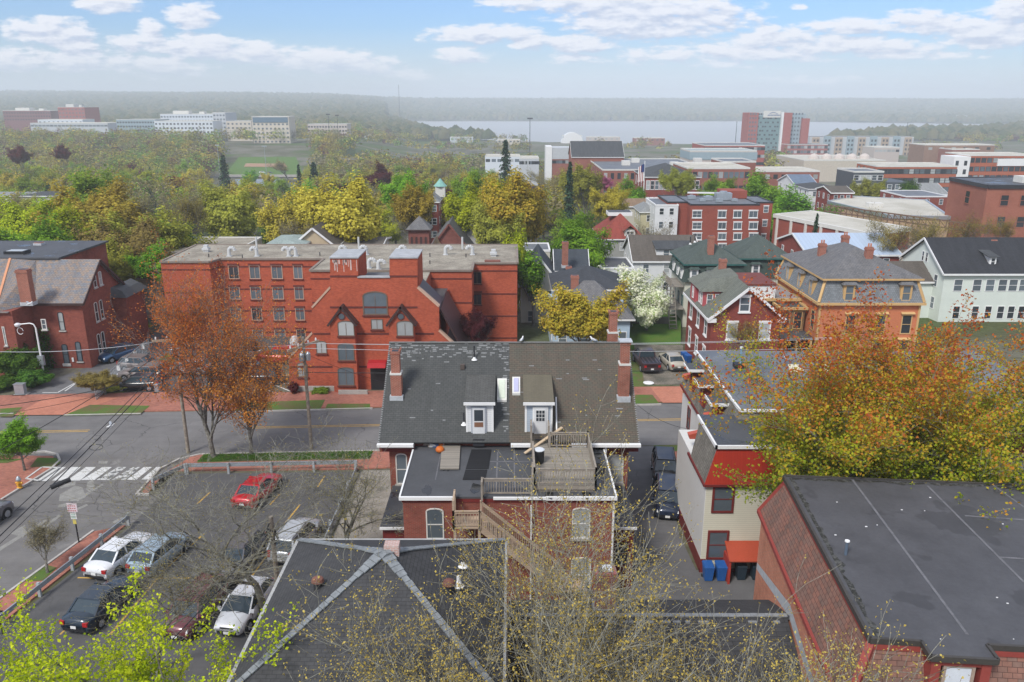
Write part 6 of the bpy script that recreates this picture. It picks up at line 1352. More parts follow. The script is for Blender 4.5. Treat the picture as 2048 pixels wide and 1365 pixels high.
(x_, z_), (_, z2) = fy(1982, 478, 107.5), fy(1982, 508, 107.5); chimney(t_, x_, 107, z2-1, z_, .8, .7); (x_, z_) = fy(1981, 535, 103); b = MB(); b.box(x_-.45, x_+.45, 102.7, 105.5, z_, z_+1.5); d_ = t_.part('dormer', b, white); b = MB(); b.plate([(x_-.8, 102.4, z_+1.5), (x_+.7, 102.4, z_+1.5), (x_+.7, 106.5, z_+2.2), (x_-.8, 106.5, z_+2.2)], .1); t_.part('dormer_roof', b, dsh, d_); window(t_, x_, 102.7, z_+.35, .45, .9, fm=white, glass=g_dark, parent=d_)
walls(t_, 49.8, 56.3, 104, 112, -2.2, 4.2, mint, 'side_wing'); 
gable(t_, 50, 56.2, 104, 111, 4.1, 4.3, 6.2, 'x', mint, bsh, .3, white, part='side_wing_roof')
# pale blue metal roof
mtl = boards('pale_blue_standing_seam', (.37, .45, .56), .6, .75, .1, False, .35); t_ = hpx('metal_roofed_house', 'brick house under a pale blue metal roof with eyebrow dormer behind the orange house', 1618, 1800, 508, 466, 116, 14, 'x', brk_g, mtl, n=4)
x_, z_ = fy(1675, 496, 117.5); b = MB(); b.lathe([(1.4, 0), (1.3, .4), (.9, .8), (.1, 1.0)], (x_, 118.2, z_), 16); t_.part('eyebrow_dormer', b, mtl); b = MB(); b.box(x_-.7, x_+.7, 116.7, 116.9, z_+.1, z_+.7); t_.part('dormer_window', b, g_dark)
# houses seen in pieces between the trees
hpx('white_narrow_house', 'white three storey house with flat dark top left of the brick apartments', 1311, 1357, 410, 405, 162, 12, 'flat', clapw, mb_grey, rows=3, n=2)
hpx('yellow_hipped_house', 'small yellow house with grey hip roof left of the white narrow house', 1282, 1314, 424, 406, 168, 9, 'hip', clap('pale_yellow_siding', (.55, .50, .32)), lsh, n=1)
hpx('tan_roofed_house', 'house with an orange tan roof in front of the flagpole', 1250, 1305, 412, 397, 182, 10, 'x', crm, tsh, n=1)
t_ = hpx('brick_towered_house', 'narrow red brick house with white trim and green cupola rising between trees', 851, 876, 404, 384, 165, 12, 'hip', brk_g, lsh, n=2, rows=4)
x_, z_ = fy(881, 384, 172); b = MB(); b.box(x_-1, x_+1, 171, 173, z_-1, z_+1.2); t_.part('cupola', b, offwhite); b = MB(); b.lathe([(1.5, 0), (.9, .6), (.1, 1.6)], (x_, 172, z_+1.2), 8); t_.part('cupola_roof', b, plain('green_copper', (.2, .4, .35), .6))
hpx('green_hip_roofed_house', 'house with pale grey green hipped roof peeping over the apartment roof', 530, 602, 492, 474, 108, 9, 'hip', crm, sh('pale_green_shingles', (.30, .36, .34)), n=0, ns=0)
t_ = hpx('tan_gabled_house', 'tan gabled house behind the golden tree, over the apartment roof', 585, 670, 490, 455, 112, 9, 'y', clap('tan_clapboard', (.52, .42, .28)), bsh, n=2, rows=1)
hpx('brown_roofed_house', 'house with long brown roof and brick chimneys over the middle of the apartment roof', 672, 760, 494, 476, 114, 9, 'x', crm, bsh, n=0)
hpx('grey_gabled_house', 'light grey gabled house right of the church roof', 905, 985, 485, 445, 132, 10, 'y', clap('grey_white_siding', (.5, .5, .48)), lsh, n=2, rows=1)
hpx('park_side_house', 'dark roofed house with brick chimney among trees at the far left', 40, 105, 392, 388, 230, 12, 'x', crm, dsh, n=2, rows=1)
hpx('left_edge_house', 'grey roofed long house at the left edge among trees', -60, 60, 392, 384, 250, 12, 'x', offwhite, lsh, n=3, rows=1)
# ---------------------------------------------------------------- larger buildings beyond
def bk(n, a, b=None, m=None): return brick(n, a, b or mul(a, .85), m or mul(a, .9), big=.2)
whr = twotone('white_flat_roof', (.50, .48, .42), (.40, .38, .32), .12, .4, .6, .8, 3, .1)
bN = bk('rust_red_brick', (.30, .085, .06)); bO = bk('brown_red_brick', (.27, .085, .065)); bR = bk('faded_brown_brick', (.33, .13, .09)); bT = bk('bright_orange_brick', (.42, .13, .07))
t_ = hpx('brick_apartments', 'red brick apartments with pale lintels and a cluttered flat roof left of the gym', 1382, 1520, 409, 0, 160, 15, 'flat', bN, mb_grey, 'apartments', 0, 0, ns=0, trim=darkmetal)
xa, xb, ya, yb, zb, ze = t_.b
walls(t_, xa-4.0, xa, ya+3, yb, zb, ze, bN, 'side_wall'); flat(t_, xa-4.0, xa, ya+3, yb, ze, mb_grey, darkmetal, name='side_roof'); walls(t_, xb, xb+4.5, ya+6, yb+2, zb, ze-.4, bN, 'end_wall'); flat(t_, xb, xb+4.5, ya+6, yb+2, ze-.4, mb_grey, darkmetal, name='end_roof')
for x0_, x1_ in ((1386, 1402), (1437, 1451), (1468, 1482), (1499, 1514)):
    for y0_, y1_ in ((423, 435), (446, 458), (468, 479), (489, 499)): wpx(t_, x0_, y0_, x1_, y1_, ya, fm=white, glass=g_mid, sash='hv' if x0_ == 1386 else 'v', lintel=white, sill=white, fw=.1)
for x_ in (xb+1.2, xb+3.2):
    for k in range(4): window(t_, x_, ya+6, ze-2.4-k*2.9, .9, 1.2, fm=white, glass=g_mid, lintel=white)
for y_ in range(4):
    for k in range(4): window(t_, xa-4.0, ya+4.5+y_*2.8, ze-2.2-k*2.9, .9, 1.3, rot=-math.pi/2, fm=white, glass=g_mid, lintel=white)
b = MB(); b.box(xb-5, xb+.2, yb-5, yb, ze, ze+1.6); t_.part('stair_head', b, bN)
for i, (dx, dy, s_) in enumerate(((5, 7, .9), (8.4, 8, 1.6), (2, 9, .8), (6.6, 4, .7), (3.4, 5, .6), (10, 5, .6))): b = MB(); b.box(xa+dx-s_, xa+dx+s_, ya+dy-s_*.7, ya+dy+s_*.7, ze, ze+s_*.9); b.tube((xa+dx, ya+dy, ze+s_*.9), (xa+dx, ya+dy, ze+s_*1.1), s_*.5, n=10); t_.part('roof_unit', b, steel)
b = MB(); b.bar((xa+2, yb-2, ze+.9), (xb, yb-3, ze+.9), .3, .3); t_.part('roof_duct', b, white)
def polyb(name, label, pts, zt, dep, wm, rm, ed, cat='building'):
    zb = zt-dep; t = Thing(name, label, cat, (pts[0][0], pts[0][1], zb)); b = MB(); b.prism(pts, zb, zt-.1); t.part('wall', b, wm); b = MB(); b.prism(pts, zt-.1, zt); t.part('roof', b, rm); b = MB()
    for p_, q_ in zip(pts, pts[1:]+pts[:1]): b.bar((*p_, zt-.2), (*q_, zt-.2), .5, .7)
    t.part('roof_edge', b, ed); return t
G1, G2, G3, G4 = (54.2, 165), (63.2, 141), (73.5, 146.5), (64, 170.5)
t_ = polyb('gym_building', 'low brick gym with cream flat roof and white wall piers', [G1, G2, G3, G4], 4.8, 12, bN, whr, offwhite, 'gym')
for k in range(6): f = (k+.3)/6; x_, y_ = G1[0]+(G2[0]-G1[0])*f, G1[1]+(G2[1]-G1[1])*f; b = MB(); b.box(x_-.3, x_+.2, y_-.3, y_+.2, -7, 4.3); t_.part('pier', b, offwhite)
b = MB(); n_ = 26; pa, pb = Vector((66.5, 170, 6.2)), Vector((86, 143, 5.6)); b.bar(pa, pb, .2, .25); b.bar(pa-Vector((0, 0, 1.3)), pb-Vector((0, 0, 1.3)), .2, .25)
for i in range(n_): p_, q_ = pa.lerp(pb, i/n_), pa.lerp(pb, (i+1)/n_); b.bar(p_, p_-Vector((0, 0, 2)), .14, .14); b.bar(p_, q_-Vector((0, 0, 1.3)), .1, .1)
solo('lattice_walkway', b, plain('rusty_brown_steel', (.16, .10, .07), .8), 'long brown lattice walkway running between the gym and the tan warehouse roofs', 'walkway', loc=tuple(pa))
t_ = polyb('warehouse', 'tan walled warehouse with a wide white flat roof behind the gym', [(74.8, 189.7), (78, 165), (89.5, 163), (99, 192), (85, 200)], 4.6, 13, plain('tan_stucco_wall', (.47, .33, .21), .8), whr, steel); x_, y_ = g(1748, 414, 4.6); b = MB(); b.box(x_-1.6, x_+1.6, y_-1, y_+1, 4.6, 5.5); t_.part('roof_unit', b, offwhite)
t_ = polyb('brick_terrace_building', 'low brick building with wide grey roof below the big brown brick block', [(60, 137), (64, 128), (110, 124), (120, 146), (76, 150)], .9, 9, bO, grv, concrete)
t_ = polyb('brick_warehouse', 'big windowed brown brick warehouse with black flat roof at the right edge', [(88.6, 150), (150, 147), (150, 172), (90, 166)], 12.2, 20, bR, mb_dark, darkmetal)
for k in range(3):
    for i in range(8): swin(t_, 92+i*3.6, 149.8-i*.17, 8.4-k*4.0, 1.4, 2.0, 0, g_dark, bR)
for y_, z_ in ((157, 8.0), (154, 1.5)): swin(t_, 89.1, y_, z_, 1.4, 2.4, -math.pi/2, g_dark if z_ > 2 else g_blind, bR)
b = MB(); b.box(98, 101, 155, 158, 12.2, 13.4); b.box(104, 108, 157, 160, 12.2, 13.0); t_.part('roof_unit', b, offwhite)
def fb(name, label, x0, x1, yt, Y, dep, wm, rm, rows, n, ns=0, ww=1.6, wh=1.6, zh=3.4, frame=None, trim=None, cat='building', gap=1.0, gm=None):
    (xa, zt), (xb, _) = fy(x0, yt, Y), fy(x1, yt, Y); zb = ZT((xa+xb)/2, Y)-2; t = Thing(name, label, cat, ((xa+xb)/2, Y, zb)); t.b = (xa, xb, Y, Y+dep, zb, zt)
    walls(t, xa, xb, Y, Y+dep, zb, zt-.1, wm); flat(t, xa, xb, Y, Y+dep, zt, rm, trim or offwhite, .4)
    for r_ in range(rows):
        for i in range(n): swin(t, xa+(i+.5)*(xb-xa)/n, Y, zt-gap-wh-r_*zh, ww, wh, 0, gm or gl(), frame)
        for i in range(ns): swin(t, xa if xa > 0 else xb, Y+(i+.5)*dep/ns, zt-gap-wh-r_*zh, ww, wh, math.pi/2*(-1 if xa > 0 else 1), gm or gl(), frame)
    return t
bS = bk('school_brick', (.30, .12, .09)); gl_t = glassm('teal_tower_glass', (.16, .26, .27), .2, .25, .6); gls = plain('blue_grey_panel', (.28, .36, .40), .6, .1); pk = plain('pinkish_concrete', (.50, .44, .40), .8, .1); lg = plain('light_grey_panel', (.46, .48, .50), .7, .08); tb_ = bk('tower_brick', (.36, .10, .08))
# schools and civic buildings
t_ = fb('brick_school', 'long brick school with a wide wet grey flat roof behind the flagpole', 1205, 1420, 341, 300, 60, bS, mb_grey, 2, 16, 8, 1.2, 2.2, 5)
xa, xb, ya, yb, zb, ze = t_.b; gable(t_, xa-8, xa+14, ya+46, ya+66, zb, ze+2, ze+8, 'x', bS, dsh, .3, white, part='gable_roof')
for dx, dy in ((12, 25), (18, 40), (30, 18), (44, 40)): b = MB(); b.box(xa+dx-1.6, xa+dx+1.6, ya+dy-1.6, ya+dy+1.6, ze, ze+1.8); t_.part('roof_unit', b, offwhite)
t_ = fb('civic_brick_building', 'dark red brick building with white portico windows beside the flagpole', 1292, 1400, 356, 245, 22, brk_g, dsh, 2, 12, 4, 1.0, 2.6, 5, white, white)
xa, xb, ya, yb, zb, ze = t_.b; hip(t_, xa, xb, ya, yb, ze+.3, ze+3.5, dsh, .4)
t_ = fb('school_wing', 'lower brick wing with light roof to the right of the school', 1375, 1500, 338, 265, 24, bS, whr, 2, 12, 0, 1.4, 2, 4.4)
t_ = fb('brick_hall', 'plain brick hall block behind the green maples', 1447, 1512, 325, 290, 18, bS, mb_grey, 1, 0)
t_ = fb('brick_base_hall', 'long low brick building with a bright roof between the hall and the dark apartments', 1512, 1640, 344, 300, 20, bS, whr, 1, 8)
t_ = fb('beige_office', 'beige brick office with dark top floor and white tower, left of the glass high rise', 1380, 1514, 303, 420, 24, pk, plain('grey_green_roof', (.3, .35, .35)), 3, 14, 4, 2.6, 1.7, 4.2, cat='office', gap=5.5); xa, xb, ya, yb, zb, ze = t_.b; b = MB(); b.box(xa-.15, xb+.3, ya-.3, yb, ze-4.2, ze-.5); t_.part('dark_top_floor', b, gls)
t_ = fb('brick_office', 'red brick office behind the beige one with terrace roof', 1410, 1530, 292, 560, 40, tb_, mb_grey, 3, 16, 0, 3, 2, 5)
t_ = fb('white_gabled_office', 'white and brick office with a tall white wall, centre distance', 1100, 1150, 302, 400, 14, bS, mb_grey, 2, 8, 0, 1.6, 1.5, 3.6); xa, xb, ya, yb, zb, ze = t_.b; b = MB(); b.box(xa-2, xa+1, ya-.4, yb, zb, ze+2); b.box(xa+1, xb, ya-.1, yb, ze-4, ze+1.5, 1); t_.part('white_wall', b, [white, lg])
# glass high rise
(xa, zt), (xb, _) = fy(1497, 226, 905), fy(1620, 226, 905); zb = -36; t_ = Thing('high_rise', 'tall teal glass and red brick high rise standing in front of the bay', 'high rise', ((xa+xb)/2, 905, -33))
w_ = xb-xa; walls(t_, xa+.1*w_, xb-.05*w_, 907, 930, zb, zt-1, gls); walls(t_, xa, xa+.16*w_, 903, 928, zb, zt, tb_, 'brick_wing'); walls(t_, xa+.56*w_, xa+.70*w_, 901, 930, zb, zt, tb_, 'brick_core'); walls(t_, xa+.88*w_, xb, 903, 928, zb, zt-6, tb_, 'brick_corner'); walls(t_, xa+.14*w_, xa+.56*w_, 904.5, 906.9, zb, zt-3.5, gl_t, 'glass_front'); walls(t_, xa+.53*w_, xa+.56*w_, 900.5, 907, zb, zt+1, white, 'white_fin')
walls(t_, xa+.24*w_, xa+.52*w_, 903.5, 904.4, zt-5, zt+2, offwhite, 'top_sign_panel'); b = MB()
for i in range(4): b.bar((xa+.34*w_+i*2.2, 903.3, zt-3+(2, 3.2, 3.2, 2)[i]), (xa+.34*w_+i*2.2+2, 903.3, zt-3+(3.2, 3.6, 3.2, 2)[i]), .2, .5)
for i in range(9): b.box(xa+.31*w_+i*1.6, xa+.31*w_+i*1.6+1.1, 903.2, 903.4, zt-3, zt-2)
t_.part('emblem', b, plain('blue_sign', (.08, .14, .3)))
for k in range(11):
    for i in range(9): swin(t_, xa+w_*(.17+.04*i), 904.4, zb+6+k*4.4, 2.0, 1.7, 0, g_dark if (i*7+k*3) % 5 < 3 else gl_t)
    for i in range(3): swin(t_, xa+w_*(.03+.045*i), 902.9, zb+6+k*4.4, 1.8, 2, 0, g_mid)
    for i in range(4): swin(t_, xa+w_*(.74+.05*i), 906.9, zb+6+k*4.4, 1.9, 2, 0, g_mid)
t_ = fb('low_brick_wing', 'low red brick wing with arched openings at the foot of the high rise', 1575, 1656, 290, 880, 30, tb_, mb_grey, 3, 12, 0, 3.2, 3, 5)
t_ = fb('grey_apartment_row', 'long row of grey and teal apartments right of the high rise', 1620, 1828, 275, 960, 30, lg, darkmetal, 0, 0, cat='apartments'); xa, xb, ya, yb, zb, ze = t_.b
for k in range(9): x_ = xa+(k+.5)*(xb-xa)/9; b = MB(); b.box(x_-4, x_+4, ya-2, ya, zb, ze+1.5*(k % 2)); o = t_.part('bay', b, gls if k % 2 else plain('tan_brick_bay', (.4, .3, .22)));  [swin(t_, x_+dx, ya-2, ze-5-r_*5, 2.2, 2.6, 0, g_dark) for dx in (-2, 2) for r_ in range(4)]
t_ = fb('pale_mall', 'low pale building with domed roof vents in front of the apartment row', 1608, 1772, 322, 560, 60, plain('pale_mall_wall', (.50, .44, .36)), whr, 0, 0)
xa, xb, ya, yb, zb, ze = t_.b
for k in range(5): b = MB(); b.lathe([(4, 0), (3.4, 2), (2, 3.2), (.2, 3.8)], (xa+14+k*9, ya+20, ze), 12); t_.part('roof_dome', b, pk)
t_ = fb('orange_brick_apartments', 'long orange brick apartments with white flat roof, nearer right', 1755, 1915, 334, 330, 20, bT, whr, 3, 15, 4, 1.8, 1.9, 3.6, cat='apartments', frame=darkmetal)
t_ = fb('tall_orange_apartments', 'taller orange brick apartments with white stair tower at the right edge', 1940, 2080, 312, 345, 20, bT, whr, 4, 12, 0, 1.8, 1.9, 3.6, cat='apartments', frame=darkmetal); xa, xb, ya, yb, zb, ze = t_.b; walls(t_, xa-7, xa, ya-1, ya+10, zb, ze-.3, white, 'white_tower'); [swin(t_, xa-5.5+dx, ya-1, ze-4-k*3.6, 1.3, 2, 0, g_dark) for dx in (0, 3.6) for k in range(4)]; walls(t_, xa+12, xb, ya-.5, ya, ze-4.2, ze-1.2, white, 'white_band')
t_ = fb('dark_grey_apartments', 'stepped charcoal grey apartments with pale balconies below the orange brick ones', 1708, 1768, 345, 262, 14, plain('charcoal_panel', (.075, .085, .095), .6), mb_grey, 4, 5, 0, 1.5, 1.6, 3.2, white, cat='apartments'); xa, xb, ya, yb, zb, ze = t_.b; walls(t_, xb, xb+8, ya-2, ya+12, zb, ze-3, plain('charcoal_panel', (0, 0, 0)), 'side_block'); [swin(t_, xb+1.5+2.5*i, ya-2, ze-5.4-3.2*k, 1.3, 1.6, 0, g_mid, white) for i in range(3) for k in range(3)]
for k in range(3): b = MB(); b.box(xa+1, xa+4, ya-1.4, ya, ze-4.6-k*3.2, ze-3.6-k*3.2); t_.part('balcony', b, offwhite)
for a in (('white_gable_church_hall', 'white gabled hall with dark roof among parked cars right of the maples', 1592, 1635, 370, 349, 235, 16, 'x', clapw, plain('slate_blue_roof', (.12, .16, .22)), 'hall'), ('long_white_house', 'long white house with dark hip roof below the white hall', 1618, 1680, 378, 366, 212, 12, 'hip', clapw, dsh), ('brown_gambrel_house', 'brown roofed brick house next to the long white house', 1664, 1706, 385, 372, 196, 10, 'x', brk_g, bsh), ('grey_roofed_hall', 'pale hall with grey gable roof in front of the brown brick warehouse', 1845, 1895, 388, 366, 228, 14, 'x', offwhite, lsh),
          ('low_brick_shop', 'low brick shop with roof plant in front of the pale hall', 1812, 1900, 393, 0, 196, 14, 'flat', bO, mb_grey, 'shop')): hpx(*a)
# hospital and other distant blocks on the left
cz = plain('cream_concrete', (.56, .50, .42), .8, .08); wp_ = plain('white_panel', (.60, .64, .68), .6, .06)
for i, (nm, lb, x0_, x1_, yt_, Y_, dp, wm, rows_, n_) in enumerate((('medical_block', 'long brick and white medical block at the far left', 5, 100, 222, 1180, 40, bk('plum_brick', (.22, .09, .09)), 3, 18), ('medical_tower', 'red brick medical tower with blue glass front', 115, 168, 215, 1120, 40, tb_, 4, 8),
   ('low_medical_wing', 'long low grey wing in front of the brick medical tower', 60, 215, 247, 1000, 40, lg, 1, 20), ('dark_glass_block', 'grey block with dark glass bands right of the low wing', 232, 310, 240, 960, 40, gls, 3, 14), ('white_hospital', 'big white hospital block with stepped roofs', 320, 425, 229, 1010, 40, wp_, 5, 18), ('hospital_tower', 'grey glass tower at the right end of the white hospital', 425, 450, 226, 980, 40, lg, 5, 4),
   ('hospital_annex', 'white lower block in front of the hospital', 308, 425, 243, 940, 30, wp_, 3, 16), ('cream_block', 'cream block between the hospital and the blue-topped block', 452, 502, 243, 960, 30, cz, 2, 6), ('blue_topped_block', 'cream block with blue glass top floor, seven storeys', 503, 577, 234, 900, 26, cz, 5, 9), ('pink_beige_block', 'pinkish beige low apartment block near the bay', 615, 694, 249, 980, 24, pk, 3, 14), ('far_left_hall', 'pale hall roof at the far left above the trees', 75, 165, 240, 1050, 30, wp_, 1, 10))):
    t_ = fb(nm, lb, x0_, x1_, yt_, Y_, dp, wm, mb_grey if i % 2 else whr, rows_, n_, 0, 2.2 if i != 2 else 4, 1.9, 4.6, gm=g_mid if i % 3 else g_dark, gap=2.0 if i != 8 else 7)
    if i == 8: xa, xb, ya, yb, zb, ze = t_.b; walls(t_, xa+1, xb-1, ya-.5, ya, ze-6, ze-.5, plain('deep_blue_glass', (.10, .16, .22), .3), 'blue_top_floor')
    if i in (0, 1, 4): xa, xb, ya, yb, zb, ze = t_.b; b = MB(); b.box(xa+(xb-xa)*.2, xa+(xb-xa)*.5, ya+8, ya+20, ze, ze+4); b.box(xa+(xb-xa)*.7, xa+(xb-xa)*.8, ya+8, ya+16, ze, ze+3); t_.part('roof_unit', b, offwhite)
for i, (x0_, x1_, yt_, Y_, wm, lb) in enumerate(((900, 945, 275, 1290, wp_, 'small white shed by the shore, left end of the shoreline row'), (1125, 1165, 272, 1270, wp_, 'shoreline building with an arched white roof'), (1175, 1240, 275, 1240, pk, 'long tan shoreline building right of the arched roof'), (995, 1040, 280, 1220, cz, 'low pale roofed store by the highway'), (715, 760, 270, 1150, wp_, 'white roofed store half hidden left of the spruces'), (970, 1040, 314, 560, wp_, 'white low shed with pitched roof behind the dark spruce'), (1270, 1330, 277, 1200, bS, 'low brick store near the right shoreline trees'), (1905, 1960, 300, 620, bS, 'dark brick building under the bare slope at the right'), (1750, 1800, 296, 700, pk, 'pale low store behind the mall domes'), (1040, 1078, 318, 520, lg, 'grey shed right of the dark spruce'), (1850, 1990, 291, 640, bk('bare_slope_brick', (.28, .17, .12)), 'long brown low building beyond the orange apartments'), (1900, 1935, 232, 2700, wp_, 'tiny white building across the bay, far right'))):
    t_ = fb('distant_building', lb, x0_, x1_, yt_, Y_, 25, wm, whr, 1, 6, 0, 3, 2, gap=1.5)
    if i == 1: xa, xb, ya, yb, zb, ze = t_.b; b = MB(); b.tube(((xa+xb)/2, ya-.5, ze-12), ((xa+xb)/2, yb, ze-12), 17, 17, 32); t_.part('arched_roof', b, white)
# masts and light poles
def mast(px, yt_, Y, r, label, m=None, nm='mast', top=False, base=None):
    x_, z_ = fy(px, yt_, Y); zb = ZT(x_, Y) if base is None else base; t = Thing(nm, label, 'mast', (x_, Y, zb)); b = MB(); b.tube((x_, Y, zb), (x_, Y, z_), r, r*.6, 6); t.part('pole', b, m or darkmetal)
    if top: b = MB(); b.box(x_-r*6, x_+r*6, Y-r, Y+r, z_-r*3, z_); t.part('lamp_head', b, m or darkmetal)
    return t
mast(797, 170, 2700, 1.1, 'tallest thin radio mast on the far shore'); mast(1060, 236, 900, .5, 'dark tall light mast standing in front of the bay', top=True); mast(1474, 243, 1100, .5, 'dark light mast left of the glass high rise'); mast(1816, 245, 1150, .5, 'thin mast right of the grey apartment row')
mast(656, 228, 900, .35, 'light mast left of the pair near the pink beige block', top=True); mast(674, 230, 900, .35, 'light mast right of the pair near the pink beige block', top=True); mast(528, 292, 480, .22, 'ball field light mast with a row of lamps', steel, top=True); mast(434, 290, 500, .2, 'ball field light mast left of the spruce', steel, top=True); mast(315, 227, 1000, .35, 'light mast by the hospital')
fp_ = mast(1290, 322, 215, .16, 'white flagpole flying a striped flag beside the brick civic building', white, 'flagpole', base=-9); fp_.o['category'] = 'flagpole'
x_, z_ = fy(1290, 322, 215); b = MB()
for k in range(7): b.hexa([(x_-.1, 214.8, z_-4.2-k*.0), (x_-.1, 214.8, z_-4.2), (x_-.1, 214.9, z_-4.2), (x_-.1, 214.9, z_-4.2)], [(x_-.1, 214.8, z_-4.1)]*4) if False else b.poly([(x_-.15-.22*k, 214.8+.1*(k % 2), z_-.8-.12*k), (x_-.15-.22*(k+1), 214.8+.1*((k+1) % 2), z_-.8-.12*(k+1)), (x_-.15-.22*(k+1), 214.8+.1*((k+1) % 2), z_-5.3-.05*k), (x_-.15-.22*k, 214.8+.1*(k % 2), z_-5.3-.05*k)], 0 if k % 2 else 1)
b.poly([(x_-.15, 214.7, z_-.8), (x_-.9, 214.7, z_-1.0), (x_-.9, 214.7, z_-3.0), (x_-.15, 214.7, z_-2.8)], 2); fp_.part('flag', b, [red, white, plain('flag_blue', (.03, .05, .16))])
# far woods: one crown-studded canopy sheet
def woods(name, pts, seed, hue):
    r = np.random.default_rng(seed); V = []; F = []; base = [(0, 0, 1), (.9, 0, .45), (.28, .86, .5), (-.73, .53, .42), (-.73, -.53, .48), (.28, -.86, .45), (1.05, .3, -.3), (-.2, 1.08, -.3), (-1.1, -.1, -.3), (-.1, -1.1, -.3)]
    fs = [(0, 1, 2), (0, 2, 3), (0, 3, 4), (0, 4, 5), (0, 5, 1), (1, 6, 2), (2, 6, 7), (2, 7, 3), (3, 7, 8), (3, 8, 4), (4, 8, 9), (4, 9, 5), (5, 9, 6), (5, 6, 1)]
    P = np.array(pts); n = len(P); B = np.array(base)[None]*(P[:, 3][:, None, None])*(.75+.5*r.random((n, 10, 3))); B = B+P[:, None, :3]
    me = bpy.data.meshes.new(name); me.vertices.add(n*10); me.vertices.foreach_set('co', B.ravel()); f = (np.array(fs)[None]+(np.arange(n)*10)[:, None, None]).reshape(-1, 3); k = len(f)
    me.loops.add(3*k); me.loops.foreach_set('vertex_index', f.ravel().astype(np.int32)); me.polygons.add(k); me.polygons.foreach_set('loop_start', np.arange(0, 3*k, 3, dtype=np.int32)); me.polygons.foreach_set('loop_total', np.full(k, 3, dtype=np.int32)); me.update()
    def f_(t):
        q = t.n('NewGeometry').outputs['Random Per Island']; return pbsdf(t, t.mix(t.noise(obj_co(t), .8, 2), (.7, .7, .7), (1.4, 1.4, 1.4)) if False else t.ramp(q, hue), .95, 0, .1, bump=t.noise(obj_co(t), .7, 3), bs=1.0, bd=1.5)
    me.materials.append(mat(name+'_leaves', f_)); o = link(name, me); o['kind'] = 'stuff'; o['label'] = {'far_woods': 'far hazy woods beyond the bay and park', 'shore_woods': 'belt of mixed trees in the middle distance'}.get(name, name); o['category'] = 'woods'; return o
r_ = random.Random(11); fw = []; sw = []
for i in range(34000):
    y = 1350+ (r_.random()**1.15)*5000; a = r_.uniform(-.72, .72)
    if -.154 < a < .78 and interp(a, YN)-40 < y < interp(a, YF)+15: continue
    s = 5+r_.random()*6+y*.0016; x = a*y; z = ZT(x, y); fw.append((x, y, z+s*.55, s))
for i in range(9000):
    y = 560+r_.random()*900; a = r_.uniform(-.72, .72)
    if -.154 < a < .78 and y > interp(a, YN)-15: continue
    x = a*y; px = 1024+a*1650
    if r_.random() < .35 or mnoise.noise(Vector((x*.006, y*.004, 3))) < (-.6 if px < 720 else (.0 if px < 1080 else .22)): continue
    if 430 < px < 625 and y < 860 or px > 640 and px < 720 and y > 620 and y < 760: continue
    if 1480 < px < 1660 and y > 820 and y < 940: continue
    if px < 700 and 880 < y < 1250 and r_.random() < .93: continue
    if 1590 < px < 1850 and 500 < y < 1010: continue
    if 940 < px < 1400 and y > 1050 and r_.random() < .7: continue
    s = 3.6+r_.random()*3.0
    if px < 720: s += 1.6
    sw.append((x, y, ZT(x, y)+s*.8, s))
woods('far_woods', fw, 1, [(0, (.04, .06, .025)), (.35, (.07, .085, .03)), (.7, (.10, .10, .045)), (1, (.13, .115, .05))])
if False: woods('shore_woods', sw, 2, [(0, (.03, .055, .03)), (.3, (.075, .10, .03)), (.55, (.14, .13, .045)), (.8, (.20, .16, .055)), (.9, (.10, .03, .04)), (1, (.08, .15, .04))])

# the park's canopy: leafy crowns merging into one wood between and behind the separate trees
def canopy(name, label, spots, seed, per=650, size=.95):
    r = np.random.default_rng(seed); C_ = []; O_ = []
    for x, y, z, h, w in spots:
        q = r.normal(size=(per, 3)); q /= np.linalg.norm(q, axis=1)[:, None]; q[:, 2] = np.abs(q[:, 2])*1.15-.15
        lob = 1+.28*np.sin(q[:, 0]*5+x)*np.cos(q[:, 1]*6+y)+.15*np.sin(q[:, 2]*9+x*2); q *= (lob*(.75+.3*r.random(per)))[:, None]
        C_.append(np.stack([x+q[:, 0]*w/2, y+q[:, 1]*w/2, z+h*.42+q[:, 2]*h*.56], axis=1)); O_.append(np.tile((x, y, z+h*.3), (per, 1)))
    def f_(t):
        vc = t.n('TexVoronoi', {'Vector': obj_co(t), 'Scale': .085}).outputs['Color']; k = t.n('SeparateColor', {0: vc}).outputs[0]; rn = t.n('NewGeometry').outputs['Random Per Island']
        c = t.ramp(k, [(.0, (.20, .165, .03)), (.16, (.30, .24, .035)), (.32, (.13, .15, .03)), (.46, (.21, .18, .09)), (.60, (.27, .27, .04)), (.72, (.13, .22, .035)), (.84, (.18, .16, .08)), (.94, (.10, .03, .035))], 'CONSTANT')
        c = t.mix(1.0, c, t.ramp(rn, [(0, .8), (1, 1.9)]), 'MULTIPLY'); return t.n('MixShader', {0: .3, 1: t.n('BsdfDiffuse', {'Color': c}).outputs[0], 2: t.n('BsdfTranslucent', {'Color': c}).outputs[0]}).outputs[0]
    m = mat(name+'_leaves', f_); o = link(name, leaves_mesh(name, np.concatenate(C_), size, m, seed, flat=.2, out=np.concatenate(O_), ow=1.3)); tag(o, label, 'woods', kind='stuff')
canopy('shore_woods', 'belt of mixed trees in the middle distance', [(x, y, z-s*.8, s*2.3, s*2.2) for x, y, z, s in sw], 4, 80, 2.0)
sp = []; r_ = random.Random(23)
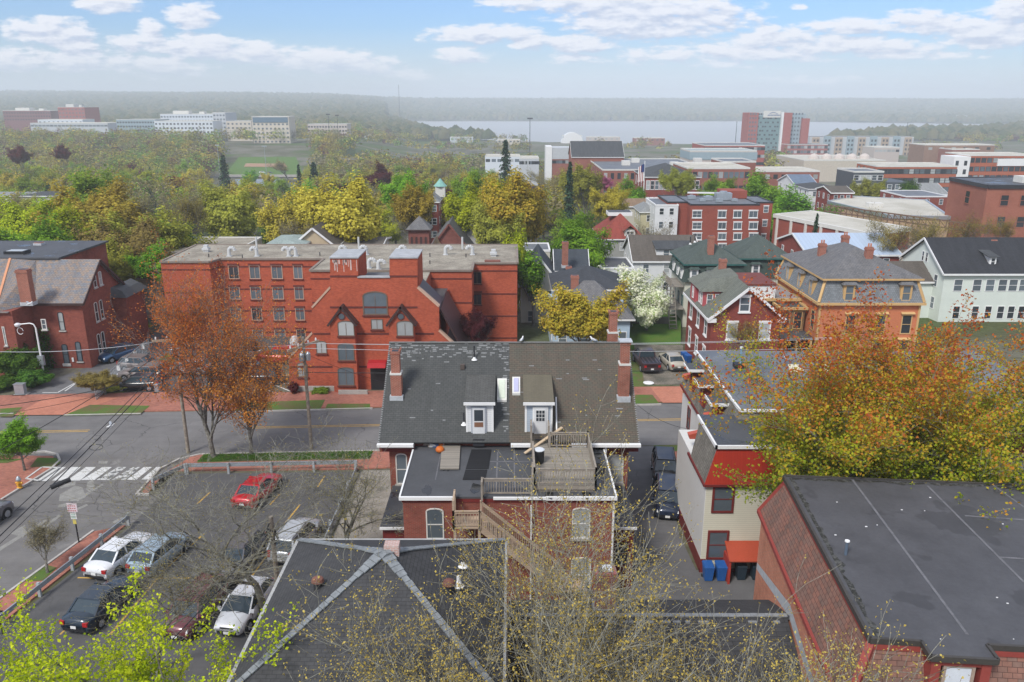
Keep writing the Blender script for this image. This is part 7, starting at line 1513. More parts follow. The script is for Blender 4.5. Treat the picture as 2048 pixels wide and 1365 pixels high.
while len(sp) < 430:
    y = 215+720*r_.random()**.9; px = r_.uniform(-120, 1190)
    if px > 930 and (y > 420 or r_.random() < .5): continue
    if px > 700 and y > 560: continue
    if 430 < px < 640 and 290 < y < 880: continue
    x = (px-1024)/FP*y*1.03
    if any((x-a[0])**2+(y-a[1])**2 < 64 for a in sp): continue
    h = r_.uniform(8, 14)+min(4, y*.006); sp.append((x, y, ZT(x, y), h, h*r_.uniform(.85, 1.15)))
canopy('park_woods', 'merged canopy of the park trees beyond the apartment block', sp, 9)
# ---------------------------------------------------------------- cars
pw = paint('white_car_paint', (.72, .73, .74)); plb = paint('pale_blue_car_paint', (.30, .39, .46)); pdk = paint('blue_black_car_paint', (.015, .028, .045)); pbk = paint('black_car_paint', (.02, .02, .022)); pmr = paint('maroon_car_paint', (.14, .035, .045)); pgr = paint('grey_car_paint', (.14, .14, .15)); psl = paint('silver_car_paint', (.42, .44, .46))
prd = paint('red_car_paint', (.45, .012, .02)); pnv = paint('navy_car_paint', (.012, .022, .05)); pbl = paint('blue_car_paint', (.025, .075, .16)); pch = paint('champagne_car_paint', (.48, .44, .36)); pbr = paint('dark_plum_car_paint', (.06, .03, .035)); ptn = paint('bronze_grey_car_paint', (.20, .17, .16))
car('sedan', -23.9, 42.9, 77, pw, 'white sedan parked beside the guardrail, seen from behind')
car('hatch', -21.55, 43.0, 78, plb, 'pale blue grey hatchback parked right of the white sedan')
car('sedan', -22.6, 38.0, 80, pdk, 'dark blue black sedan parked behind the white sedan under the chartreuse leaves')
car('wagon', -16.6, 42.3, -98, pgr, 'dark grey wagon with a bonnet scoop facing the camera in the near lot')
car('box', -17.2, 37.2, -99, pmr, 'maroon boxy car facing the camera in the near lot')
car('hatch', -14.6, 37.6, -99, pw, 'white hatchback facing the camera right of the maroon car')
car('suv', -13.6, 44.4, 80, psl, 'silver grey car at the far edge of the near lot, beside the utility pole')
car('sedan', -18.1, 51.3, 80, prd, 'bright red car behind bare branches at the top of the near lot')
car('suv', -35.3, 46.9, 80, pgr, 'dark grey car driving on the side street, cut by the left edge')
car('suv', 11.45, 54.3, -97, pbk, 'black car in the driveway, farther of two nose to tail', name='parked_car'); car('box', 10.75, 49.7, -99, pnv, 'navy boxy car in the driveway, nearer of two nose to tail')
car('pickup', 14.3, 80.6, 94, pbr, 'dark plum pickup truck with open bed on the gravel drive', cat='pickup truck', name='pickup_truck'); car('sedan', 17.1, 80.8, 97, pch, 'champagne sedan on the gravel drive beside the pickup')
car('hatch', -43.2, 83.2, 238, pbl, 'blue hatchback parked against the Victorian brick house'); car('wagon', -38.9, 79.4, -8, ptn, 'bronze grey wagon, farthest of three side by side by the fence'); car('wagon', -37.6, 76.6, 176, ptn, 'tan grey wagon, middle of three side by side by the fence'); car('hatch', -36.7, 73.6, 182, pbk, 'black hatchback, nearest of three side by side by the fence')
car('suv', -25.2, 82.0, 176, prd, 'red car parked at the apartment wall'); car('suv', -25.5, 75.4, 180, pbk, 'black car parked sideways behind the rust tree'); car('sedan', -34.6, 82.5, 160, pdk, 'dark green black sedan half hidden behind the rust tree trunks'); car('hatch', -33.4, 78.4, 170, psl, 'silver car half hidden behind the rust tree')
x, y, z = gt(1582, 515); car('suv', x, y, 20, pw, 'white car in the lot between the gym and the brick apartments', z); car('sedan', x+1, y-4, 15, pgr, 'grey car nearest in the lot beside the gym', z)
for i, (px_, py_, pm_) in enumerate(((505, 347, pbk), (525, 347, pw), (540, 348, pbk))): x, y, z = gt(px_, py_); car('sedan', x, y, 5, pm_, ('black car left of the white car by the park pond', 'white car by the park pond between two black ones', 'black car right of the white car by the park pond')[i], z, small=True)
r_ = random.Random(17); tiny = []; lots = [((1645, 1760), (352, 366), 'in the lot beyond the white hall'), ((1320, 1385), (318, 330), 'in the lot left of the beige office'), ((1560, 1640), (325, 336), 'in the lot below the high rise'), ((1850, 1900), (300, 310), 'in the far lot at the right')]
for (a_, b_), (c_, d_), w_ in lots:
    for i in range(15):
        x, y, z = gt(r_.uniform(a_, b_), r_.uniform(c_, d_)); k_, pm_, cn = r_.choice((('sedan', pw, 'white'), ('hatch', pgr, 'grey'), ('suv', psl, 'silver'), ('sedan', prd, 'red'), ('suv', pbl, 'blue'))); tiny.append((x/y, car(k_, x, y, r_.choice((0, 90, 180)), pm_, f'tiny {cn} car {w_}', z+.3, f'{cn} cars {w_}', small=True).o))
for lb in sorted({o['label'] for _, o in tiny}):
    L_ = sorted([q for q in tiny if q[1]['label'] == lb], key=lambda q: q[0])
    for i, (_, o) in enumerate(L_):
        if len(L_) > 1: o['label'] = ('leftmost', 'second', 'third', 'fourth', 'fifth', 'sixth', 'seventh', 'eighth')[min(i, 7)]+' '+lb+(' from the left' if i else '')
for px_, py_, c_, lb in ((482, 700, prd, 'red motorbike parked at the apartment wall'),):
    x, y = g(px_, py_); t = Thing('motorbike', lb, 'motorbike', (x, y, 0), 1.2, local=True); b = MB(); b.hexa([(-.6, -.12, .55), (.5, -.14, .5), (.5, .14, .5), (-.6, .12, .55)], [(-.9, -.1, .85), (.55, -.1, 1.0), (.55, .1, 1.0), (-.9, .1, .85)]); b.bar((.62, -.35, 1.1), (.62, .35, 1.1), .05, .05); b.bar((.7, 0, .3), (.55, 0, 1.1), .08, .08); t.part('body', b, c_)
    for x_ in (-.7, .72): b = MB(); b.tube((x_, -.07, .31), (x_, .07, .31), .31, n=14); t.part('wheel', b, rubber)
def covered(px, py, m_, lb): x, y = g(px, py); b = MB(); b.lathe([(.55, 0), (.6, .35), (.5, .75), (.3, 1.0), (.1, 1.1)], (x, y, .02), 12); solo('covered_motorbike', b, m_, lb, 'motorbike cover', loc=(x, y, 0), smooth=True)
covered(508, 700, trimk, 'black tarpaulin covered motorbike at the apartment wall'); covered(590, 690, plain('pale_cover', (.5, .5, .5), .6), 'pale covered motorbike near the brick end of the stepped front')
# ---------------------------------------------------------------- poles, wires, street furniture
polew = twotone('weathered_pole_wood', (.30, .26, .21), (.20, .17, .14), 3, .4, .6, .9, 15, .2); wirek = plain('black_cable', (.025, .025, .025), .5); wireg = plain('aluminium_wire', (.45, .46, .47), .4)
def upole(x, y, h, label, arm=None, clutter=False):
    t = Thing('utility_pole', label, 'utility pole', (x, y, 0)); b = MB(); b.tube((x, y, 0), (x, y, h), .15, .11, 10); t.part('pole', b, polew)
    if arm:
        a = Vector((arm[0], arm[1], 0)).normalized(); c = Vector((x, y, h-.7)); b = MB(); b.bar(c-a*1.6, c+a*1.6, .14, .16); o = t.part('crossarm', b, newwood)
        for s_ in (-1.3, -.5, .5, 1.3): b = MB(); q = c+a*s_; b.lathe([(.05, 0), (.08, .1), (.04, .25)], (q.x, q.y, q.z+.08), 8); t.part('insulator', b, white, o)
    if clutter:
        b = MB(); 
        for k in range(3): b.lathe([(.16, 0), (.2, .1), (.2, .55), (.08, .7)], (x+.3*math.cos(k*2.1), y+.3*math.sin(k*2.1), h-1.9), 10)
        t.part('cut_out_cans', b, steel)
    return t
upole(-16.3, 59.4, 9.5, 'wooden utility pole with slanting crossarm in front of the stepped brick front', (1, 1.5), True); upole(-26.0, 58.6, 10.2, 'wooden utility pole behind the rust tree at the street corner', (1, .2), True)
tc_ = upole(-12.35, 36.4, 6.7, 'dark wooden pole wound with black cable beside the pyramid roof'); b = MB()
for k in range(7): a = [(-12.35+.3*math.cos(q*.9+k)*(.5+.1*k), 36.3+.2*math.sin(q*1.1+k), 6.1-.12*k+.25*math.sin(q*.7+k)) for q in range(9)]; b.path(a, .018, 4)
tc_.part('cable_coil', b, wirek)
upole(-12.75, 22.6, 9.0, 'weathered pole top at the bottom edge among chartreuse leaves')
def wire(p, q, sag=.5, r=.022, m_=None, label=None, ext=1.0):
    p, q = Vector(p), Vector(q); q = p+(q-p)*ext; n = 14; pts = [p.lerp(q, i/n)-Vector((0, 0, sag*4*(i/n)*(1-i/n))) for i in range(n+1)]; b = MB(); b.path(pts, r, 5); solo('overhead_wire', b, m_ or wirek, label, 'wire', 'overhead wires', loc=tuple(p)); return pts
def wp(px, py, z): x, y = g(px, py, z); return (x, y, z)
for i, (p_, q_, m_, rr_, lb) in enumerate((((-26, 58.6, 8.3), wp(0, 1062, 7.6), wirek, .03, 'thickest black wire slanting over the crossing, lowest of four'), ((-26, 58.6, 8.6), wp(0, 1040, 8.0), wirek, .022, 'black wire slanting over the crossing, second of four from below'), ((-26, 58.6, 7.6), wp(0, 1078, 7.0), wirek, .015, 'thin wire under the thick black one over the side street'), ((-26.3, 58.6, 9.0), wp(0, 893, 8.2), wirek, .022, 'black wire slanting to the left edge above the young green tree'),
    ((-26, 58.6, 9.6), wp(0, 704, 9.4), wireg, .022, 'pale wire from the corner pole past the Victorian house, highest'), ((-26, 58.6, 7.2), wp(0, 812, 7.0), wirek, .025, 'black wire over the brick driveway apron at the left'), ((-26, 58.6, 6.9), wp(0, 829, 6.6), wirek, .015, 'thin black wire just above the far kerb at the left'), ((-26, 58.6, 9.5), (-16.3, 59.4, 8.9), wireg, .02, 'short pale wire between the corner pole and the crossarm pole'),
    ((-16.3, 59.4, 9.0), (27, 61.5, 8.9), wireg, .02, 'pale wire from the crossarm pole to the right, highest of three'), ((-15.8, 60.0, 8.8), (27, 62.1, 8.6), wireg, .02, 'pale wire from the crossarm pole to the right, middle of three'), ((-16.8, 58.8, 8.8), (27, 60.6, 8.3), wireg, .02, 'pale wire from the crossarm pole to the right, lowest of three'), ((-16.3, 59.4, 6.6), (27, 61.5, 6.6), wirek, .03, 'black cable behind the roof ridge from the crossarm pole'), ((-16.3, 59.4, 8.2), (-9.9, 70.8, 1.2), wirek, .015, 'guy wire from the crossarm pole down to the pavement'), ((-12.35, 36.4, 6.4), (-12.75, 22.6, 8.4), wirek, .02, 'black cable beside the pyramid roof above parked cars'), (wp(1272, 808, 5), wp(1376, 858, 5.6), wirek, .014, 'thin wire across the street by the cream house'))):
    pts = wire(p_, q_, .35, rr_, m_, lb, 1.25 if i < 4 else 1.0)
x, y, z = wp(125, 966, 7.85); b = MB(); b.tube((x-.45, y-.35, z-.1), (x+.3, y+.25, z+.08), .13, n=10); solo('splice_box', b, trimk, 'black splice case hanging on the wires above the crossing', 'cable box', loc=(x, y, z))
x, y, z = wp(192, 895, 8.0); b = MB(); b.path([(x+.4*math.cos(a), y+.15*math.sin(a), z+.12*math.sin(a)) for a in [k*.6 for k in range(12)]], .02, 5); solo('wire_loop', b, wirek, 'loop of spare cable hanging on the wires', 'cable', loc=(x, y, z))
# curved street lamp
x, y = g(90, 760); _, zt = fy(68, 647, y); t = Thing('street_lamp', 'white curved arm street lamp in front of the Victorian house', 'street lamp', (x, y, 0)); b = MB(); b.tube((x, y, 0), (x, y, zt-.5), .1, .08, 8); b.path([(x, y, zt-.5), (x-.15, y, zt-.12), (x-.5, y, zt), (x-1.6, y, zt-.12)], .06, 8); t.part('post', b, white); b = MB(); b.lathe([(.08, .25), (.3, .12), (.27, -.05), (.1, -.2)], (x-1.75, y, zt-.2), 12); t.part('lamp_head', b, plain('lamp_glass', (.7, .7, .72), .3)); b = MB(); b.path([(x-1.6+.3*math.cos(a), y, zt-.8+.35*math.sin(a)) for a in [k*.7 for k in range(9)]], .03, 5); t.part('cable_ring', b, white)
b = MB(); b.box(x-.3, x+.3, y-.2, y+.1, 1.6, 2.6); t.part('meter_box', b, steel)
def signpole(px, pb, ptx, pty, lb, panels, h=None):
    x, y = g(px, pb, .1); _, zt = fy(ptx, pty, y); t = Thing('street_sign', lb, 'sign', (x, y, .1)); b = MB(); b.tube((x, y, .1), (x, y, zt), .045, n=8); t.part('post', b, trimk)
    for (za, zb_, w_, m_, marks) in panels:
        b = MB(); b.box(x-w_/2, x+w_/2, y-.09, y-.06, zt-zb_, zt-za); o = t.part('sign_panel', b, m_)
        if marks:
            b = MB()
            for i in range(4):
                for j in range(3): b.box(x-w_/2+.05+i*(w_-.1)/4, x-w_/2+.05+i*(w_-.1)/4+(w_-.1)/4*.6, y-.096, y-.088, zt-zb_+.06+j*(zb_-za-.1)/3, zt-zb_+.06+j*(zb_-za-.1)/3+.06)
            t.part('sign_marks', b, marks, o)
    return t
signpole(158, 1085, 144, 1006, 'black post with three stacked white parking signs on the brick pavement', [(0, .6, .62, plain('pinkish_sign', (.66, .55, .58), .5), red), (.66, 1.1, .36, white, plain('green_print', (.1, .3, .2))), (1.15, 1.45, .2, plain('yellow_sign', (.6, .5, .12)), None)])
signpole(6, 1268, -1, 1150, 'white and red sign post cut by the left edge at the guardrail end', [(.1, .8, .5, white, red)])
x, y = g(40, 976, .1); t = Thing('fire_hydrant', 'orange yellow fire hydrant with silver top on the corner pavement', 'hydrant', (x, y, .1)); b = MB(); b.lathe([(.2, 0), (.2, .06), (.14, .1), (.14, .55), (.17, .6)], (x, y, .1), 14); b.tube((x-.26, y, .5), (x+.26, y, .5), .07, n=10); b.tube((x, y-.24, .45), (x, y, .45), .09, n=10); t.part('barrel', b, plain('hydrant_yellow', (.60, .30, .03), .5)); b = MB(); b.lathe([(.18, .6), (.17, .72), (.1, .85), (.05, .92)], (x, y, .1), 14); t.part('bonnet', b, steel)
def guardrail(name, lb, pts, hgt=.62, side=1):
    t = Thing(name, lb, 'guardrail', (pts[0][0], pts[0][1], 0)); b = MB()
    for p_, q_ in zip(pts, pts[1:]):
        for dz in (0, .17): b.bar((*p_, hgt+dz), (*q_, hgt+dz), .07, .13)
        b.bar((*p_, hgt+.085), (*q_, hgt+.085), .03, .12)
    t.part('rail', b, steel)
    for p_, q_ in zip(pts, pts[1:]):
        d = Vector((q_[0]-p_[0], q_[1]-p_[1])); n_ = max(1, int(d.length/2.6)); nn = Vector((d.y, -d.x)).normalized()*.13*side
        for i in range(n_+1): x_, y_ = p_[0]+d.x*i/n_+nn.x, p_[1]+d.y*i/n_+nn.y; b = MB(); b.box(x_-.08, x_+.08, y_-.08, y_+.08, 0, hgt+.28); t.part('post', b, plain('grey_post', (.33, .35, .36), .8))
guardrail('guardrail', 'long steel guardrail between the brick pavement and the parked cars', [(-25.4, 47.2), (-27.25, 36.6), (-27.9, 33)]); guardrail('guardrail', 'steel guardrail along the top of the parking lot behind the bare branches', [(-26.2, 52.4), (-24.7, 54.9), (-11.9, 55.5)])
guardrail('guardrail', 'short steel guardrail on the right edge of the parking lot', [(-11.8, 55.2), (-11.9, 44)], .35)
p_, q_ = g(193, 802), g(300, 705); t = Thing('chain_fence', 'wire mesh fence with white signs between the lot and the parked wagons', 'fence', (*p_, 0)); d = Vector((q_[0]-p_[0], q_[1]-p_[1])); b = MB(); b.bar((*p_, 1.6), (*q_, 1.6), .06, .06); b.bar((*p_, .15), (*q_, .15), .04, .04)
for i in range(60): f = i/60; x_, y_ = p_[0]+d.x*f, p_[1]+d.y*f; x2, y2 = p_[0]+d.x*min(1, f+.04), p_[1]+d.y*min(1, f+.04); b.bar((x_, y_, .15), (x2, y2, 1.6), .012, .012); b.bar((x2, y2, .15), (x_, y_, 1.6), .012, .012)
t.part('mesh', b, steel)
for i in range(8): x_, y_ = p_[0]+d.x*i/7, p_[1]+d.y*i/7; b = MB(); b.tube((x_, y_, 0), (x_, y_, 1.7), .04, n=6); t.part('post', b, steel)
for i in range(6): f = .08+i*.16; x_, y_ = p_[0]+d.x*f, p_[1]+d.y*f; b = MB(); b.box(x_-.16, x_+.16, y_-.06, y_-.04, .95, 1.5); t.part('sign', b, white)
for px_, py_, w_, h_, m_, nm, lb in ((43, 790, .9, 1.0, steel, 'utility_cabinet', 'grey metal utility cabinet on a concrete pad by the hedge'), (316, 785, .4, .7, steel, 'meter_cabinet', 'small grey box standing at the lot edge by the rust tree')):
    x, y = g(px_, py_); b = MB(); b.box(x-w_/2, x+w_/2, y-.25, y+.25, .1, .1+h_); b.box(x-w_/2-.04, x+w_/2+.04, y-.3, y+.3, .1+h_, .16+h_); b.box(x-w_*.7, x+w_*.7, y-.5, y+.5, 0, .1, 1); solo(nm, b, [m_, concrete], lb, 'cabinet', loc=(x, y, 0))
x, y, z = wp(222, 858, 6.0); gull(x, y, z, .4, 'white gull gliding low above the street crossing', True); x, y, z = wp(60, 612, 9.5); gull(x, y, z, .8, 'pale gull flying in front of the slate roof', True); x, y = g(1572, 722, 8.85); gull(x, y, 8.86, 2, 'white gull on the grey flat roof of the cream house')
b = MB(); q = g(1297, 768); b.lathe([(.5, .03), (.55, .12), (.3, .18)], (*q, 0), 12); solo('white_basin', b, white, 'upturned white basin lying on the gravel drive', 'basin', loc=(*q, 0))
tf = Thing('wooden_fence', 'grey wooden fence behind the lawn right of the light blue house', 'fence', (15, 94, -.6)); b = MB(); b.box(13.2, 20, 97.6, 97.7, -1.2, .9); tf.part('boards', b, boards('grey_fence_boards', (.2, .19, .17), .18, .5, .3, False))
# ---------------------------------------------------------------- trees
def tpx(kind, col, px, yt, wpx_, Y, label, nm='tree', z=None, hmin=2.5, **kw):    # crown centre px, crown top y, crown width in photo pixels, distance Y
    x, zt = fy(px, yt, Y); zb = ZT(x, Y) if z is None else z; _, _, d = ray(px, yt); dep = Y/ray(px, yt)[1]
    return tree(kind, col, x, Y, zb, max(hmin, (zt-zb)*1.03), wpx_*dep/FP*1.12, label, nm, **kw)
T = [
 ('dense', 'yellow', 48, 392, 120, 140, 'yellow green tree filling the left edge above the brick house'), ('dense', 'green', 45, 428, 150, 118, 'bright green tree behind the flat deck roof of the Victorian house'), ('dense', 'deep', 172, 336, 140, 175, 'dense dark green round tree above the left, topmost of its row'),
 ('vase', 'gold', 190, 366, 200, 140, 'wide golden olive tree left of the bare brown crown'), ('vase', 'olive', 245, 415, 170, 112, 'olive tree with bare limbs between the Victorian house and the apartments'), ('vase', 'olive', 205, 470, 130, 101, 'thin olive tree beside the tan building'), ('bare', 'grey', 330, 346, 150, 150, 'tall grey brown bare crown above the left end of the apartments'), ('bare', 'bud', 395, 372, 110, 135, 'bare budding tree right of the grey brown crown'),
 ('dense', 'green', 308, 480, 80, 96, 'bright green tree at the left corner of the apartment block'), ('dense', 'green', 352, 440, 90, 118, 'fresh green tree just behind the left end of the apartment roof'), ('vase', 'bud', 300, 430, 170, 108, 'leaning bare tree in front of the green ones by the apartment corner'), ('vase', 'olive', 470, 372, 150, 150, 'olive yellow tree behind the left part of the apartment roof'), ('vase', 'gold', 545, 380, 120, 135, 'golden haze tree left of the brown twiggy one'), ('dense', 'deep', 560, 400, 100, 165, 'mid green tree behind the golden haze tree'),
 ('bare', 'grey', 600, 425, 90, 122, 'brown purple bare tree in front of the tan gabled house'), ('vase', 'gold', 735, 350, 200, 125, 'great golden tree rising behind the middle of the apartment block'), ('dense', 'green', 812, 340, 85, 165, 'bright green round tree right of the great golden tree'), ('dense', 'deep', 650, 372, 110, 180, 'olive green tree left of the great golden tree'), ('vase', 'yellow', 925, 362, 120, 135, 'yellow green tree right of the brick towered house'), ('vase', 'olive', 975, 400, 110, 128, 'olive tree low between the yellow green and the orange ones'), ('vase', 'orange', 1062, 342, 160, 130, 'big orange olive tree behind the right end of the apartments'),
 ('dense', 'deep', 950, 336, 80, 190, 'dark olive round tree above the yellow green tree'), ('conifer', 'conifer', 1011, 282, 40, 290, 'tall dark spruce standing alone in the centre distance'), ('conifer', 'conifer', 1140, 326, 34, 180, 'slim dark spruce right of the orange olive tree'), ('dense', 'green', 1152, 432, 118, 118, 'bright green tree left of the red roofed house'), ('vase', 'olive', 1175, 330, 80, 200, 'pale olive willow right of the slim spruce'), ('vase', 'gold', 1215, 375, 70, 160, 'golden tree in front of the brick school'), ('dense', 'pink', 1212, 352, 30, 215, 'small pink blossoming tree by the school wall'), ('dense', 'green', 1258, 352, 65, 200, 'green tree beside the pink blossom'),
 ('column', 'green', 1068, 495, 80, 99, 'slender pale green tree at the right end of the apartment block'), ('vase', 'olive', 1362, 338, 60, 205, 'olive tree hiding part of the civic brick building'), ('dense', 'deep', 1443, 348, 65, 200, 'left of three dark green maples behind the brick apartments'), ('dense', 'green', 1530, 346, 125, 196, 'broadest bright green maple above the brick apartments'), ('dense', 'green', 1598, 370, 130, 180, 'bright green maple in front, next to the white hall'), ('dense', 'bush', 1812, 358, 55, 215, 'dark green round tree in front of the orange apartments'), ('vase', 'olive', 1742, 358, 55, 215, 'olive tree in front of the charcoal apartments'),
 ('bare', 'bud', 1790, 415, 110, 118, 'bare tree in front of the warehouse, left of two'), ('bare', 'bud', 1858, 420, 90, 114, 'bare tree beside the mint house, right of two'), ('bare', 'bud', 1960, 420, 80, 119, 'thin bare tree below the brown brick warehouse'), ('bare', 'bud', 2010, 425, 70, 121, 'thin bare tree at the right edge above the mint house'), ('bare', 'grey', 1310, 428, 90, 130, 'rusty bare tree between the red roof and the brick apartments'), ('conifer', 'conifer', 1635, 428, 22, 135, 'thin dark conifer against the gym wall'),
 ('dense', 'maroon', 905, 372, 40, 230, 'maroon tree behind the brick towered house'), ('dense', 'maroon', 760, 322, 50, 300, 'deep maroon tree above the great golden one'), ('dense', 'maroon', 36, 290, 36, 420, 'maroon round tree in the park at the far left'), ('dense', 'maroon', 124, 291, 28, 420, 'smaller maroon tree in the park at the left'), ('conifer', 'conifer', 596, 330, 20, 330, 'narrow conifer near the park pond'), ('conifer', 'conifer', 445, 312, 34, 350, 'dark pine left of the park pond'), ('conifer', 'conifer', 626, 325, 36, 330, 'dark spruce right of the park pond'), ('dense', 'deep', 560, 352, 60, 340, 'willowy green tree on the pond bank'),
 ('vase', 'olive', 1400, 400, 70, 185, 'olive tree left behind the brick apartments'), ('shrub', 'yellow', 1030, 455, 80, 108, 'yellow green low tree over the right end of the apartment roof'), ('vase', 'gold', 830, 372, 90, 140, 'golden tree behind the church tower'), ('dense', 'yellow', 120, 400, 110, 128, 'yellow tree over the tan building')]
for k, c, px, yt, w, Y, lb in T: tpx(k, c, px, yt, w, Y, lb, {'conifer': 'conifer_tree'}.get(k, 'tree'))
tpx('dense', 'white', 1268, 522, 135, 96.5, 'white flowering tree on the lawn left of the fire stairs', 'flowering_tree'); tpx('dense', 'white', 1298, 556, 95, 94.5, 'lower white flowering bush in front of the flowering tree', 'flowering_tree')
tpx('vase', 'orange', 1182, 562, 140, 79, 'orange olive tree in front of the light blue house'); tpx('vase', 'maroon', 942, 622, 75, 78, 'small maroon maple behind the grey roof'); tpx('dense', 'green', 28, 828, 78, 55.3, 'young bright green tree on the corner verge at the left', z=.1); tpx('bare', 'grey', 76, 1042, 105, 41.5, 'leafless street tree in the brick pavement beside the guardrail', z=.1); tpx('vase', 'bud', 203, 735, 70, 71.8, 'thin young street tree on the far verge at the left', z=.1); tpx('bare', 'bud', 1492, 632, 60, 75.2, 'bare purple grey shrub before the red gable house', 'shrub')
for q in ((28, 690, 80, 76, 'green bush tree by the street lamp at the left edge'), (60, 735, 70, 74.6, 'green shrub mass below the ivy wall'), (15, 745, 70, 74.0, 'dark green shrub at the left edge by the pavement')): tpx('shrub', 'bush', *q, nm='shrub', hmin=1.5)
tpx('shrub', 'yellow', 258, 640, 60, 93, 'yellow green hedge behind the blue car', 'shrub', hmin=1.4); tpx('shrub', 'deep', 640, 772, 30, 72.2, 'low shrub at the apartment front, left of the entrance', 'shrub', hmin=.7); tpx('shrub', 'maroon', 585, 760, 24, 72.4, 'reddish low shrub at the left corner of the stepped front', 'shrub', hmin=.8); tpx('shrub', 'olive', 232, 765, 40, 73, 'low shrub beside the parked black hatchback', 'shrub', hmin=.8)
gb = np.array([(rng.uniform(-52, -39.2), rng.uniform(56.9, 58.8), .13+.35*rng.random()) for _ in range(5000)]); o = link('ground_cover', leaves_mesh('ground_cover', gb, .16, LV['bush'], 5, asp=.4)); tag(o, 'low green ground cover along the kerb at the left', 'plants', kind='stuff')
gb = np.array([(x_, y_, .14+.12*rng.random()) for _ in range(9000) for x_ in [rng.uniform(-24.5, -11.2)] for y_ in [near(x_)-rng.uniform(.3, 1.6)]]); o = link('verge_grass', leaves_mesh('verge_grass', gb, .13, LV['bush'], 6, asp=.25)); tag(o, 'rough grass on the near verge', 'grass', kind='stuff')
# park and town trees: every one its own object, copied from the same few crowns
mix = [('vase', 'olive', 6), ('vase', 'gold', 4), ('dense', 'deep', 4), ('dense', 'yellow', 2), ('bare', 'grey', 4), ('bare', 'bud', 2), ('dense', 'green', 2), ('dense', 'maroon', 1), ('conifer', 'conifer', 1)]
pool = [m_[:2] for m_ in mix for _ in range(m_[2])]; r_ = random.Random(5); put = []; auto = []
LB = {('vase', 'olive'): 'olive tree', ('vase', 'gold'): 'golden tree', ('dense', 'deep'): 'dark green tree', ('dense', 'yellow'): 'yellow green tree', ('bare', 'grey'): 'grey brown bare tree', ('bare', 'bud'): 'budding bare tree', ('dense', 'green'): 'bright green tree', ('dense', 'maroon'): 'maroon tree', ('conifer', 'conifer'): 'dark conifer'}
def zone(px, Y):
    if px < 930: return 160 < Y < 520 and not (440 < px < 640 and 300 < Y < 560)
    if px < 1200: return 150 < Y < 480 and not (Y > 330 and 960 < px < 1160 and r_.random() < .6)
    if px < 1390: return 340 < Y < 560
    return 360 < Y < 540 and r_.random() < .18 and not (1375 < px < 1530)
LM = [(110, 'at the far left'), (260, 'above the dark green round tree'), (430, 'above the grey brown crown'), (640, 'around the park pond'), (760, 'left of the great golden tree top'), (880, 'above the great golden tree'), (1000, 'left of the tall spruce'), (1200, 'right of the tall spruce'), (1400, 'around the brick school'), (9999, 'among the town roofs at the right')]
while len(auto) < 248:
    Y = 150+370*r_.random()**.8; px = r_.uniform(-90, 2100)
    if not zone(px, Y): continue
    x = (px-1024)/FP*(Y*1.03)
    if any((x-a)**2+(Y-b_)**2 < 49 for a, b_ in put): continue
    put.append((x, Y)); k, c = r_.choice(pool); h = (r_.uniform(11, 17) if px < 1100 else r_.uniform(8, 12)) if k != 'conifer' else r_.uniform(10, 15)
    dl_ = 'nearer' if Y < 270 else ('mid-distance' if Y < 390 else 'far-off'); lb = f"{dl_} {LB[k, c]} {next(n_ for q_, n_ in LM if px < q_)}"
    auto.append([px, k, c, x, Y, h, r_.uniform(.85, 1.2), lb])
by = {}
for a in sorted(auto, key=lambda a: a[0]): by.setdefault(a[7], []).append(a)
ORD = ['leftmost', 'second from left', 'third from left', 'fourth from left', 'fifth from left', 'sixth from left', 'seventh from left', 'eighth from left', 'ninth from left']
for lb, L_ in by.items():
    for i, (px, k, c, x, Y, h, wf, _) in enumerate(L_):
        l2 = lb if len(L_) == 1 else ORD[min(i, 8)]+' '+lb
        tree(k, c, x, Y, ZT(x, Y), h, h*(.95 if k != 'conifer' else .42)*wf, l2, {'conifer': 'conifer_tree'}.get(k, 'tree'), group=LB[k, c]+'s of park and town')
# ball field and pond in the park
def sheetp(name, q, m, dz, n=10):
    P = [gt(*p)[:2] for p in q]; b = MB(); f = lambda u, v: (P[0][0]*(1-u)*(1-v)+P[1][0]*u*(1-v)+P[2][0]*u*v+P[3][0]*(1-u)*v, P[0][1]*(1-u)*(1-v)+P[1][1]*u*(1-v)+P[2][1]*u*v+P[3][1]*(1-u)*v)
    for i in range(n):
        for j in range(n): c = [f(a/n, d_/n) for a, d_ in ((i, j), (i+1, j), (i+1, j+1), (i, j+1))]; b.poly([(x_, y_, ZT(x_, y_)+dz) for x_, y_ in c])
    return struct(name, b, m)
sheetp('field_grass', [(448, 352), (608, 352), (592, 316), (478, 316)], lawn, .5); sheetp('infield', [(488, 336), (575, 337), (570, 330), (492, 329)], plain('infield_clay', (.34, .2, .12)), .7)
sheetp('pond', [(478, 376), (556, 376), (566, 361), (470, 361)], plain('pond_water', (.20, .22, .24), .3, .2, .1), .6); sheetp('park_path', [(440, 357), (612, 357), (612, 352), (440, 352)], pathm, .7)
tpx('dense', 'green', 498, 340, 24, 470, 'small round green tree beside the ball field'); tpx('vase', 'gold', 540, 345, 26, 420, 'small golden tree by the pond path'); tpx('bare', 'bud', 572, 316, 55, 560, 'leaning budding tree at the far edge of the ball field')
